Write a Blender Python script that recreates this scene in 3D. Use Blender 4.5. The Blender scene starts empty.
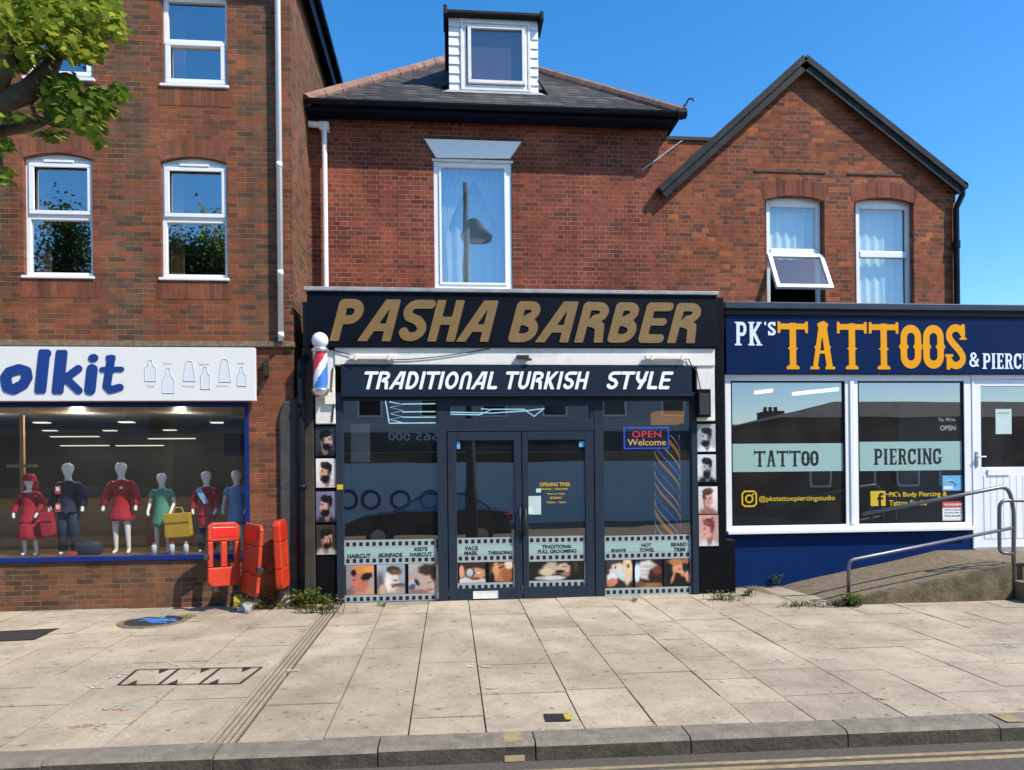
import bpy, bmesh, math, random
import numpy as np
from mathutils import Vector, Matrix
random.seed(11)
S = bpy.context.scene
COL = S.collection
R = math.radians
# ------------------------------------------------------------------ camera, world, sun
FPX, HOR, W, HH = 710.0, 478.0, 1024, 770
CAM = Vector((0.0, -8.8, 1.5))
ROT = (Matrix.Rotation(R(-5.0), 4, 'Z') @ Matrix.Rotation(R(90), 4, 'X') @ Matrix.Rotation(R(-0.63), 4, 'Z'))
cd = bpy.data.cameras.new('camera'); cam = bpy.data.objects.new('camera', cd); COL.objects.link(cam)
cd.sensor_width = 36; cd.lens = FPX / W * 36; cd.shift_y = (HOR - HH / 2) / W
cd.clip_start = .05; cd.clip_end = 3000
cam.matrix_world = Matrix.Translation(CAM) @ ROT
S.camera = cam
SUN = Vector((0.72, -0.52, 1.0)).normalized()
wd = bpy.data.worlds.new('World'); S.world = wd; wd.use_nodes = True
nt = wd.node_tree; nt.nodes.clear()
sky = nt.nodes.new('ShaderNodeTexSky'); sky.sky_type = 'NISHITA'; sky.sun_disc = False
sky.sun_elevation = math.asin(SUN.z); sky.sun_rotation = math.atan2(SUN.x, SUN.y)
sky.air_density = 1.0; sky.dust_density = 0.3; sky.ozone_density = 2.5
bg = nt.nodes.new('ShaderNodeBackground'); bg.inputs['Strength'].default_value = 0.15
wo = nt.nodes.new('ShaderNodeOutputWorld')
hs = nt.nodes.new('ShaderNodeHueSaturation'); hs.inputs['Saturation'].default_value = 1.36; hs.inputs['Value'].default_value = 1.12
nt.links.new(sky.outputs[0], hs.inputs['Color']); nt.links.new(hs.outputs[0], bg.inputs[0]); nt.links.new(bg.outputs[0], wo.inputs[0])
sl = bpy.data.lights.new('sun', 'SUN'); sl.energy = 3.9; sl.angle = R(0.5); sl.color = (1.0, 0.93, 0.81)
so = bpy.data.objects.new('sun', sl); COL.objects.link(so)
so.rotation_mode = 'QUATERNION'; so.rotation_quaternion = SUN.to_track_quat('Z', 'Y'); so.location = SUN * 40
S.view_settings.view_transform = 'Standard'; S.view_settings.look = 'None'
S.view_settings.exposure = 0.62; S.view_settings.gamma = 1.0
S.cycles.max_bounces = 8; S.cycles.transparent_max_bounces = 12; S.cycles.sample_clamp_indirect = 4

# ------------------------------------------------------------------ measuring helpers
R3 = ROT.to_3x3()
def ray(px, py): return R3 @ Vector(((px - 512) / FPX, (HOR - py) / FPX, -1.0))
def at(px, py, Y):
    d = ray(px, py); t = (Y - CAM.y) / d.y
    return CAM + d * t
SL = 0.022                                    # fall of the pavement towards the road
def gz(Y): return SL * min(Y, 0.0)
def ground(px, py, off=0.0):
    d = ray(px, py); t = (SL * CAM.y - CAM.z + off) / (d.z - SL * d.y)
    return CAM + d * t
def rect(px0, py0, px1, py1, Y):
    mx, my = (px0 + px1) / 2, (py0 + py1) / 2
    return at(px0, my, Y).x, at(px1, my, Y).x, at(mx, py1, Y).z, at(mx, py0, Y).z
def AX(px, Y, py=430): return at(px, py, Y).x
def AZ(px, py, Y): return at(px, py, Y).z

# ------------------------------------------------------------------ materials
def mat(name, color=(.5, .5, .5), rough=.6, metal=0., var=0., vscale=6., bump=0., bscale=60., spec=.5, emit=None, es=0., dirt=0.):
    m = bpy.data.materials.new(name); m.use_nodes = True
    n = m.node_tree; b = n.nodes['Principled BSDF']
    b.inputs['Roughness'].default_value = rough; b.inputs['Metallic'].default_value = metal
    b.inputs['Specular IOR Level'].default_value = spec
    c = (*color, 1); b.inputs['Base Color'].default_value = c
    if var or dirt or bump:
        tc = n.nodes.new('ShaderNodeTexCoord')
    if var or dirt:
        no = n.nodes.new('ShaderNodeTexNoise'); no.inputs['Scale'].default_value = vscale; no.inputs['Detail'].default_value = 8
        no.inputs['Roughness'].default_value = .65
        n.links.new(tc.outputs['Object'], no.inputs['Vector'])
        rp = n.nodes.new('ShaderNodeValToRGB'); e = rp.color_ramp.elements
        lo = tuple(x * (1 - var) for x in color); hi = tuple(min(1, x * (1 + var * .7)) for x in color)
        e[0].position = .3; e[0].color = (*lo, 1); e[1].position = .7; e[1].color = (*hi, 1)
        n.links.new(no.outputs['Fac'], rp.inputs[0])
        src = rp.outputs[0]
        if dirt:
            n2 = n.nodes.new('ShaderNodeTexNoise'); n2.inputs['Scale'].default_value = 2.2; n2.inputs['Detail'].default_value = 10
            n2.inputs['Roughness'].default_value = .75
            n.links.new(tc.outputs['Object'], n2.inputs['Vector'])
            r2 = n.nodes.new('ShaderNodeValToRGB'); r2.color_ramp.elements[0].position = .5; r2.color_ramp.elements[1].position = .75
            n.links.new(n2.outputs['Fac'], r2.inputs[0])
            mul = n.nodes.new('ShaderNodeMath'); mul.operation = 'MULTIPLY'; mul.inputs[1].default_value = dirt
            n.links.new(r2.outputs[0], mul.inputs[0])
            mx = n.nodes.new('ShaderNodeMix'); mx.data_type = 'RGBA'
            n.links.new(mul.outputs[0], mx.inputs[0]); n.links.new(src, mx.inputs[6]); mx.inputs[7].default_value = (.09, .075, .05, 1)
            src = mx.outputs[2]
        n.links.new(src, b.inputs['Base Color'])
    if bump:
        nb = n.nodes.new('ShaderNodeTexNoise'); nb.inputs['Scale'].default_value = bscale; nb.inputs['Detail'].default_value = 6
        n.links.new(tc.outputs['Object'], nb.inputs['Vector'])
        bp = n.nodes.new('ShaderNodeBump'); bp.inputs['Strength'].default_value = bump; bp.inputs['Distance'].default_value = .01
        n.links.new(nb.outputs['Fac'], bp.inputs['Height']); n.links.new(bp.outputs[0], b.inputs['Normal'])
    if emit:
        b.inputs['Emission Color'].default_value = (*emit, 1); b.inputs['Emission Strength'].default_value = es
    return m

def brick_mat(name, stops, mortar, bw=.2, rh=.0615, ms=.0045, off=.5, big=None, vert=False, msmooth=.25, squash=1.):
    """stops: [(pos, colour)] picked at random for every brick."""
    m = bpy.data.materials.new(name); m.use_nodes = True
    n = m.node_tree; b = n.nodes['Principled BSDF']; L = n.links.new
    tc = n.nodes.new('ShaderNodeTexCoord'); sp = n.nodes.new('ShaderNodeSeparateXYZ'); L(tc.outputs['Object'], sp.inputs[0])
    ad = n.nodes.new('ShaderNodeMath'); ad.operation = 'ADD'; L(sp.outputs[0], ad.inputs[0]); L(sp.outputs[1], ad.inputs[1])
    cb = n.nodes.new('ShaderNodeCombineXYZ'); L(ad.outputs[0], cb.inputs[0]); L(sp.outputs[2], cb.inputs[1])
    wob = n.nodes.new('ShaderNodeTexNoise'); wob.inputs['Scale'].default_value = 9; L(cb.outputs[0], wob.inputs['Vector'])
    wm = n.nodes.new('ShaderNodeVectorMath'); wm.operation = 'MULTIPLY_ADD'; wm.inputs[1].default_value = (.016, .014, 0)
    L(wob.outputs['Color'], wm.inputs[0]); L(cb.outputs[0], wm.inputs[2])
    br = n.nodes.new('ShaderNodeTexBrick'); L(wm.outputs[0], br.inputs['Vector'])
    br.offset = off; br.squash = squash; br.squash_frequency = 2; br.inputs['Scale'].default_value = 1
    br.inputs['Color1'].default_value = (0, 0, 0, 1); br.inputs['Color2'].default_value = (1, 1, 1, 1); br.inputs['Mortar'].default_value = (.5, .5, .5, 1)
    br.inputs['Brick Width'].default_value = bw; br.inputs['Row Height'].default_value = rh
    br.inputs['Mortar Size'].default_value = ms; br.inputs['Mortar Smooth'].default_value = msmooth; br.inputs['Bias'].default_value = 0
    rp = n.nodes.new('ShaderNodeValToRGB'); rp.color_ramp.interpolation = 'LINEAR'
    el = rp.color_ramp.elements
    while len(el) < len(stops): el.new(.5)
    for e, (p, c) in zip(el, stops): e.position = p; e.color = (*c, 1)
    L(br.outputs['Color'], rp.inputs[0])
    src = rp.outputs[0]
    # blotches over several bricks and fine grain
    for sc, amt, dk in ((7, .35, (.6, .55, .5)), (1.1, .6, big or (.6, .5, .5)), (45, .5, (.55, .55, .55))):
        no = n.nodes.new('ShaderNodeTexNoise'); no.inputs['Scale'].default_value = sc; no.inputs['Detail'].default_value = 5
        L(tc.outputs['Object'], no.inputs['Vector'])
        r2 = n.nodes.new('ShaderNodeValToRGB'); r2.color_ramp.elements[0].position = .35; r2.color_ramp.elements[1].position = .65
        r2.color_ramp.elements[0].color = (*dk, 1); r2.color_ramp.elements[1].color = (1.1, 1.1, 1.1, 1)
        L(no.outputs['Fac'], r2.inputs[0])
        mx = n.nodes.new('ShaderNodeMix'); mx.data_type = 'RGBA'; mx.blend_type = 'MULTIPLY'; mx.inputs[0].default_value = amt
        L(src, mx.inputs[6]); L(r2.outputs[0], mx.inputs[7]); src = mx.outputs[2]
    mp = n.nodes.new('ShaderNodeMapping'); mp.inputs['Scale'].default_value = (5, 5, .6); L(tc.outputs['Object'], mp.inputs['Vector'])
    sn = n.nodes.new('ShaderNodeTexNoise'); sn.inputs['Scale'].default_value = 1; sn.inputs['Detail'].default_value = 6; L(mp.outputs[0], sn.inputs['Vector'])
    sr = n.nodes.new('ShaderNodeValToRGB'); sr.color_ramp.elements[0].position = .35; sr.color_ramp.elements[1].position = .6; sr.color_ramp.elements[0].color = (.62, .60, .58, 1); L(sn.outputs['Fac'], sr.inputs[0])
    mx = n.nodes.new('ShaderNodeMix'); mx.data_type = 'RGBA'; mx.blend_type = 'MULTIPLY'; mx.inputs[0].default_value = .6; L(src, mx.inputs[6]); L(sr.outputs[0], mx.inputs[7]); src = mx.outputs[2]
    mm = n.nodes.new('ShaderNodeMix'); mm.data_type = 'RGBA'
    mn = n.nodes.new('ShaderNodeTexNoise'); mn.inputs['Scale'].default_value = 2.3; mn.inputs['Detail'].default_value = 9; mn.inputs['Roughness'].default_value = .75; L(tc.outputs['Object'], mn.inputs['Vector'])
    mr_ = n.nodes.new('ShaderNodeValToRGB'); mr_.color_ramp.elements[0].position = .38; mr_.color_ramp.elements[1].position = .66
    mr_.color_ramp.elements[0].color = (*[c * .5 for c in mortar], 1); mr_.color_ramp.elements[1].color = (*[min(.6, c * 1.55) for c in mortar], 1); L(mn.outputs['Fac'], mr_.inputs[0])
    L(br.outputs['Fac'], mm.inputs[0]); L(src, mm.inputs[6]); L(mr_.outputs[0], mm.inputs[7])
    L(mm.outputs[2], b.inputs['Base Color']); b.inputs['Roughness'].default_value = .85; b.inputs['Specular IOR Level'].default_value = .25
    iv = n.nodes.new('ShaderNodeMath'); iv.operation = 'SUBTRACT'; iv.inputs[0].default_value = 1; L(br.outputs['Fac'], iv.inputs[1])
    n3 = n.nodes.new('ShaderNodeTexNoise'); n3.inputs['Scale'].default_value = 70; L(tc.outputs['Object'], n3.inputs['Vector'])
    ma = n.nodes.new('ShaderNodeMath'); ma.operation = 'MULTIPLY_ADD'; ma.inputs[1].default_value = .35; L(n3.outputs['Fac'], ma.inputs[0]); L(iv.outputs[0], ma.inputs[2])
    bp = n.nodes.new('ShaderNodeBump'); bp.inputs['Strength'].default_value = .6; bp.inputs['Distance'].default_value = .006
    L(ma.outputs[0], bp.inputs['Height']); L(bp.outputs[0], b.inputs['Normal'])
    return m

def glass_mat(name, refl=.15, tint=(.85, .9, .9), wave=.0, rough=0.0, dust_haze=0.):
    m = bpy.data.materials.new(name); m.use_nodes = True
    n = m.node_tree; n.nodes.clear(); L = n.links.new
    o = n.nodes.new('ShaderNodeOutputMaterial'); t = n.nodes.new('ShaderNodeBsdfTransparent'); g = n.nodes.new('ShaderNodeBsdfGlossy')
    t.inputs[0].default_value = (*tint, 1); g.inputs['Roughness'].default_value = rough; g.inputs['Color'].default_value = (1, 1, 1, 1)
    fr = n.nodes.new('ShaderNodeLayerWeight'); fr.inputs['Blend'].default_value = .5
    pw = n.nodes.new('ShaderNodeMath'); pw.operation = 'POWER'; pw.inputs[1].default_value = 5; L(fr.outputs['Facing'], pw.inputs[0])
    ad = n.nodes.new('ShaderNodeMath'); ad.operation = 'MULTIPLY_ADD'; ad.use_clamp = True; ad.inputs[1].default_value = 1 - refl; ad.inputs[2].default_value = refl
    L(pw.outputs[0], ad.inputs[0])
    mx = n.nodes.new('ShaderNodeMixShader'); L(ad.outputs[0], mx.inputs[0]); L(t.outputs[0], mx.inputs[1]); L(g.outputs[0], mx.inputs[2]); L(mx.outputs[0], o.inputs[0])
    if dust_haze:  # dust film put in as a grey haze that lifts dark panes
        df = n.nodes.new('ShaderNodeBsdfDiffuse'); df.inputs[0].default_value = (.75, .75, .72, 1); m2 = n.nodes.new('ShaderNodeMixShader')
        tc = n.nodes.new('ShaderNodeTexCoord'); dn = n.nodes.new('ShaderNodeTexNoise'); dn.inputs['Scale'].default_value = 3; dn.inputs['Detail'].default_value = 8; L(tc.outputs['Object'], dn.inputs['Vector'])
        dm = n.nodes.new('ShaderNodeMath'); dm.operation = 'MULTIPLY'; dm.inputs[1].default_value = dust_haze * 2; L(dn.outputs['Fac'], dm.inputs[0])
        L(dm.outputs[0], m2.inputs[0]); L(mx.outputs[0], m2.inputs[1]); L(df.outputs[0], m2.inputs[2]); L(m2.outputs[0], o.inputs[0])
    if wave:
        tc = n.nodes.new('ShaderNodeTexCoord'); no = n.nodes.new('ShaderNodeTexNoise'); no.inputs['Scale'].default_value = 1.6; no.inputs['Detail'].default_value = 1
        L(tc.outputs['Object'], no.inputs['Vector'])
        bp = n.nodes.new('ShaderNodeBump'); bp.inputs['Strength'].default_value = 1; bp.inputs['Distance'].default_value = wave
        L(no.outputs['Fac'], bp.inputs['Height']); L(bp.outputs[0], g.inputs['Normal']); 
    return m

def attr_mat(name, rough=.4, spec=.4, transl=0.):
    m = bpy.data.materials.new(name); m.use_nodes = True
    n = m.node_tree; b = n.nodes['Principled BSDF']
    a = n.nodes.new('ShaderNodeAttribute'); a.attribute_name = 'Col'
    n.links.new(a.outputs['Color'], b.inputs['Base Color']); b.inputs['Roughness'].default_value = rough; b.inputs['Specular IOR Level'].default_value = spec
    if transl:
        t = n.nodes.new('ShaderNodeBsdfTranslucent'); n.links.new(a.outputs['Color'], t.inputs['Color'])
        mx = n.nodes.new('ShaderNodeMixShader'); mx.inputs[0].default_value = transl
        n.links.new(b.outputs[0], mx.inputs[1]); n.links.new(t.outputs[0], mx.inputs[2])
        n.links.new(mx.outputs[0], n.nodes['Material Output'].inputs[0])
    return m

M = {}
M['brown_brick'] = brick_mat('brown_brick', [(0, (.10, .064, .044)), (.3, (.155, .09, .054)), (.6, (.215, .108, .058)), (.88, (.25, .108, .056)), (1, (.33, .09, .038))], (.19, .12, .075), big=(.75, .6, .5))
M['orange_brick'] = brick_mat('orange_brick', [(0, (.14, .07, .042)), (.25, (.23, .088, .045)), (.5, (.29, .098, .045)), (.85, (.35, .115, .052)), (1, (.19, .078, .046))], (.21, .12, .075))
M['red_brick'] = brick_mat('red_brick', [(0, (.14, .046, .028)), (.35, (.25, .062, .032)), (.75, (.33, .082, .04)), (1, (.20, .062, .036))], (.27, .15, .11), ms=.0042, big=(.5, .42, .38), rh=.064, squash=.5)
M['gable_brick'] = brick_mat('gable_brick', [(0, (.14, .058, .034)), (.25, (.22, .07, .035)), (.6, (.32, .09, .04)), (.93, (.38, .11, .045)), (1, (.52, .15, .045))], (.22, .13, .088), big=(.6, .47, .42), rh=.064, squash=.5)
M['soldier'] = brick_mat('soldier_brick', [(0, (.20, .08, .045)), (.5, (.29, .10, .052)), (1, (.34, .115, .056))], (.19, .10, .065), bw=.075, rh=.6, off=0)
M['gable_soldier'] = brick_mat('gable_soldier_brick', [(0, (.15, .048, .03)), (.5, (.26, .075, .04)), (1, (.30, .09, .05))], (.17, .10, .075), bw=.075, rh=.6, off=0)
M['slate'] = brick_mat('roof_slate', [(0, (.045, .045, .05)), (.5, (.085, .08, .08)), (1, (.13, .12, .115))], (.012, .012, .013), bw=.25, rh=.11, ms=.014, msmooth=.5, big=(.7, .65, .6))
M['ridge'] = mat('ridge_tile', (.26, .145, .105), .85, var=.5, vscale=5, bump=.4)
M['roof_tile'] = brick_mat('brown_roof_tile', [(0, (.08, .045, .035)), (1, (.16, .08, .055))], (.03, .02, .02), bw=.17, rh=.1)
M['upvc'] = mat('white_plastic', (.82, .82, .81), .3, var=.03, vscale=3)
M['white_paint'] = mat('white_paint', (.78, .76, .72), .55, var=.08, vscale=4, dirt=.25)
M['lintel_white'] = mat('clean_white_masonry', (.90, .89, .86), .6, var=.03)
M['grimy_white'] = mat('grimy_white_paint', (.80, .76, .68), .6, var=.08, vscale=5, dirt=.3, bump=.15)
M['clad'] = mat('white_cladding', (.80, .80, .80), .5, var=.05, vscale=8, dirt=.2)
M['sign_white'] = mat('sign_white', (.78, .77, .74), .35, var=.02)
M['ink_blue'] = mat('ink_blue', (.012, .045, .22), .4)
M['pale_line'] = mat('pale_grey_line', (.55, .57, .62), .5)
M['bottle_fill'] = mat('pale_bottle_print', (.70, .72, .75), .5)
M['blue_frame'] = mat('blue_frame', (.012, .03, .16), .35, var=.1, spec=.1)
M['dark_blue'] = mat('dark_blue_soffit', (.006, .009, .02), .45, var=.15, spec=.1)
M['black'] = mat('black_paint', (.005, .0055, .007), .45, var=.25, vscale=4, bump=.1, spec=.1)
M['black_gutter'] = mat('black_gutter', (.012, .014, .02), .35, spec=.1)
M['bargeboard'] = mat('grey_black_bargeboard', (.028, .03, .034), .55, var=.4, vscale=7, bump=.3, spec=.1)
M['fascia'] = mat('navy_black_fascia', (.004, .006, .011), .5, var=.2, vscale=2, spec=.1)
M['slate_paint'] = mat('slate_blue_paint', (.026, .036, .052), .4, var=.1, vscale=3, spec=.1)
M['slate_fascia'] = mat('slate_blue_fascia', (.016, .026, .042), .4, var=.12, vscale=2, spec=.1)
M['gold'] = mat('gold_letter', (.225, .132, .036), .45, var=.15, vscale=9)
M['white_letter'] = mat('white_letter', (.85, .85, .84), .4)
M['dark_pier'] = mat('dark_brown_pier', (.045, .035, .024), .8, var=.5, vscale=3, bump=.4, dirt=.4)
M['render'] = mat('grey_render', (.055, .052, .05), .9, var=.3, vscale=9, bump=.6, bscale=30)
M['concrete'] = mat('ramp_concrete', (.20, .148, .092), .95, var=.45, vscale=16, bump=1.0, bscale=70, dirt=.7)
M['channel'] = mat('channel_concrete', (.40, .33, .24), .9, var=.2, vscale=8, dirt=.3)
M['ramp_wall'] = mat('stained_concrete', (.13, .10, .055), .95, var=.75, vscale=5, bump=1.0, bscale=28, dirt=1.)
M['navy'] = mat('navy_paint', (.004, .022, .10), .4, var=.1, vscale=2, bump=.1, spec=.1)
M['navy_sign'] = mat('navy_sign', (.003, .015, .068), .35, var=.06, vscale=2, spec=.1)
M['amber'] = mat('amber_letter', (.80, .33, .006), .5, spec=.15)
M['pale_letter'] = mat('pale_letter', (.72, .78, .88), .4)
M['box_gutter'] = mat('blue_grey_gutter', (.045, .06, .085), .4, var=.15, spec=.1)
M['mint'] = mat('mint_film', (.31, .46, .41), .35, var=.03)
M['film_grey'] = mat('film_grey', (.33, .38, .38), .4, var=.05)
M['black_letter'] = mat('black_letter', (.012, .013, .014), .4)
M['yellow_vinyl'] = mat('yellow_vinyl', (.62, .42, .02), .4)
M['steel'] = mat('galvanised_steel', (.17, .18, .20), .42, .7, var=.15, vscale=12)
M['orange'] = mat('orange_plastic', (.52, .036, .008), .42, var=.25, vscale=6, bump=.12, dirt=.35)
M['red_reflect'] = mat('red_reflector', (.62, .02, .012), .25)
M['clip_black'] = mat('black_rubber', (.015, .015, .016), .6)
M['foot_yellow'] = mat('yellow_foot', (.42, .33, .03), .6, var=.3)
M['foot_grey'] = mat('grey_foot', (.38, .37, .35), .7, var=.25)
M['lead'] = mat('grey_flashing', (.33, .34, .36), .5, var=.3, vscale=6)
M['iron'] = mat('cast_iron', (.03, .028, .026), .7, .3, var=.4, vscale=20, bump=.4)
M['paint_blue'] = mat('blue_marking_paint', (.05, .22, .62), .7, var=.2, vscale=30)
M['paint_cyan'] = mat('cyan_marking_paint', (.34, .48, .44), .8, var=.2, vscale=30)
M['paint_orange'] = mat('orange_marking_paint', (.54, .32, .13), .8, var=.2, vscale=30)
M['paint_white'] = mat('white_marking_paint', (.56, .52, .46), .8, var=.2, vscale=30)
M['paint_yellow'] = mat('yellow_road_paint', (.31, .235, .115), .8, var=.35, vscale=16, dirt=.75)
M['kerb'] = mat('kerb_stone', (.20, .168, .126), .85, var=.35, vscale=10, bump=.7, bscale=50, dirt=.5)
M['kerb_face'] = mat('grimy_kerb_face', (.068, .055, .04), .9, var=.6, vscale=7, bump=.8, bscale=40)
M['asphalt'] = mat('asphalt', (.10, .083, .066), .9, var=.35, vscale=40, bump=.7, bscale=220, dirt=.2)
M['bed'] = mat('joint_dirt', (.085, .07, .05), .95, var=.4, vscale=15)
M['earth'] = mat('distant_ground', (.12, .12, .08), .95, var=.3, vscale=.3)
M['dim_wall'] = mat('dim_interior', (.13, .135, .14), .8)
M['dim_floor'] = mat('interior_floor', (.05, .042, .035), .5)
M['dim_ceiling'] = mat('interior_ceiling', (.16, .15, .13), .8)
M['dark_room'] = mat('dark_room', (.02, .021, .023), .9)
M['wood'] = mat('display_wood', (.16, .095, .032), .5, var=.2, vscale=4)
M['tan'] = mat('tan_wood', (.32, .20, .09), .5, var=.1)
M['mannequin'] = mat('mannequin_white', (.72, .69, .64), .45)
M['cloth_red'] = mat('red_cloth', (.36, .010, .018), .85, var=.12, vscale=14, bump=.2, bscale=20)
M['cloth_navy'] = mat('navy_cloth', (.012, .02, .045), .85, var=.2, vscale=14, bump=.2, bscale=20)
M['cloth_green'] = mat('green_cloth', (.08, .27, .19), .85, var=.12, vscale=40)
M['cloth_blue'] = mat('blue_cloth', (.12, .25, .52), .85, var=.12, vscale=40)
M['sash_blue'] = mat('pale_blue_sash', (.20, .42, .68), .7)
M['bag_yellow'] = mat('yellow_bag', (.46, .29, .012), .6, var=.1)
M['lamp_on'] = mat('lit_lamp', (.9, .9, .85), .5, emit=(1, .95, .82), es=.55)
M['tube_on'] = mat('lit_tube', (.9, .9, .85), .5, emit=(1, .93, .65), es=1.1)
M['neon'] = mat('pale_neon', (.6, .8, .9), .4, emit=(.5, .85, 1.0), es=.8)
M['led_red'] = mat('red_led', (.5, .02, .02), .4, emit=(1, .06, .05), es=.7)
M['led_gold'] = mat('gold_led', (.6, .4, .1), .4, emit=(1, .6, .25), es=.55)
M['led_blue'] = mat('blue_led', (.03, .06, .5), .4, emit=(.06, .14, 1), es=.5)
M['led_panel'] = mat('blue_sign_panel', (.006, .012, .09), .4)
M['amber_led'] = mat('amber_glow', (.5, .22, .03), .4, emit=(1, .42, .05), es=.22)
M['white_led'] = mat('white_glow', (.7, .7, .7), .4, emit=(.85, .8, .8), es=.3)
M['curtain'] = mat('net_curtain', (.72, .75, .76), .9, var=.08, vscale=9)
M['purple_blind'] = mat('purple_grey_blind', (.10, .065, .085), .9)
M['paper'] = mat('white_paper', (.70, .72, .70), .7, var=.04)
M['paper_mint'] = mat('pale_paper', (.50, .62, .58), .7, var=.06)
M['sticker_blue'] = mat('blue_sticker', (.14, .42, .68), .5, var=.25, vscale=30)
M['sticker_red'] = mat('red_sticker', (.55, .05, .06), .5)
M['print'] = attr_mat('printed_photo', .35, .4)
M['cap_red'] = mat('barber_red', (.62, .03, .05), .25)
M['cap_blue'] = mat('barber_blue', (.05, .18, .55), .25)
M['cap_orange'] = mat('barber_orange', (.72, .34, .06), .25)
M['globe'] = mat('white_globe', (.80, .80, .80), .2)
M['chrome'] = mat('chrome_cap', (.62, .62, .62), .25, .8)
M['leaf'] = attr_mat('tree_leaf', .5, .35, .42)
M['weed'] = attr_mat('weed_leaf', .7, .2, .35)
M['bark'] = mat('tree_bark', (.15, .115, .075), .9, var=.45, vscale=9, bump=.9, bscale=22)
M['car_paint'] = mat('black_car_paint', (.008, .009, .011), .15)
M['tyre'] = mat('tyre_rubber', (.012, .012, .012), .8)
M['car_red'] = mat('tail_lamp_red', (.45, .02, .02), .2)
M['shade_brick'] = brick_mat('plain_red_brick', [(0, (.10, .05, .035)), (1, (.22, .09, .055))], (.2, .17, .14))
M['pale_render'] = mat('pale_render', (.42, .43, .42), .9, var=.1, vscale=1)
M['pale_blue'] = mat('pale_blue_panel', (.50, .58, .62), .6)
M['white_card'] = mat('white_card', (.6, .6, .58), .7, var=.1)
M['g_upper'] = glass_mat('upper_glass', .40, (.55, .6, .6), .0006)
M['g_curt'] = glass_mat('curtained_glass', .36, (.68, .76, .77), .0012)
M['g_gable'] = glass_mat('gable_glass', .22, (.80, .88, .86), .001)
M['g_shop'] = glass_mat('shop_glass', .07, (.92, .93, .92), dust_haze=.012)
M['g_barber'] = glass_mat('barber_glass', .30, (.70, .74, .75), .0006, dust_haze=.011)
M['g_tattoo'] = glass_mat('tattoo_glass', .27, (.68, .71, .70), .0006, dust_haze=.02)
M['g_plain'] = glass_mat('plain_glass', .2, (.8, .8, .8))

def shadow_none(): pass

# ------------------------------------------------------------------ mesh helpers
def tag(o, label=None, cat=None, group=None, kind=None):
    if label: o['label'] = label
    if cat: o['category'] = cat
    if group: o['group'] = group
    if kind: o['kind'] = kind
    return o
def empty(name, loc=(0, 0, 0), rz=0):
    o = bpy.data.objects.new(name, None); COL.objects.link(o); o.location = loc; o.rotation_euler = (0, 0, rz); o.empty_display_size = .2
    return o
def thing(name, label, cat, group=None, loc=(0, 0, 0), rz=0): return tag(empty(name, loc, rz), label, cat, group)

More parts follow.
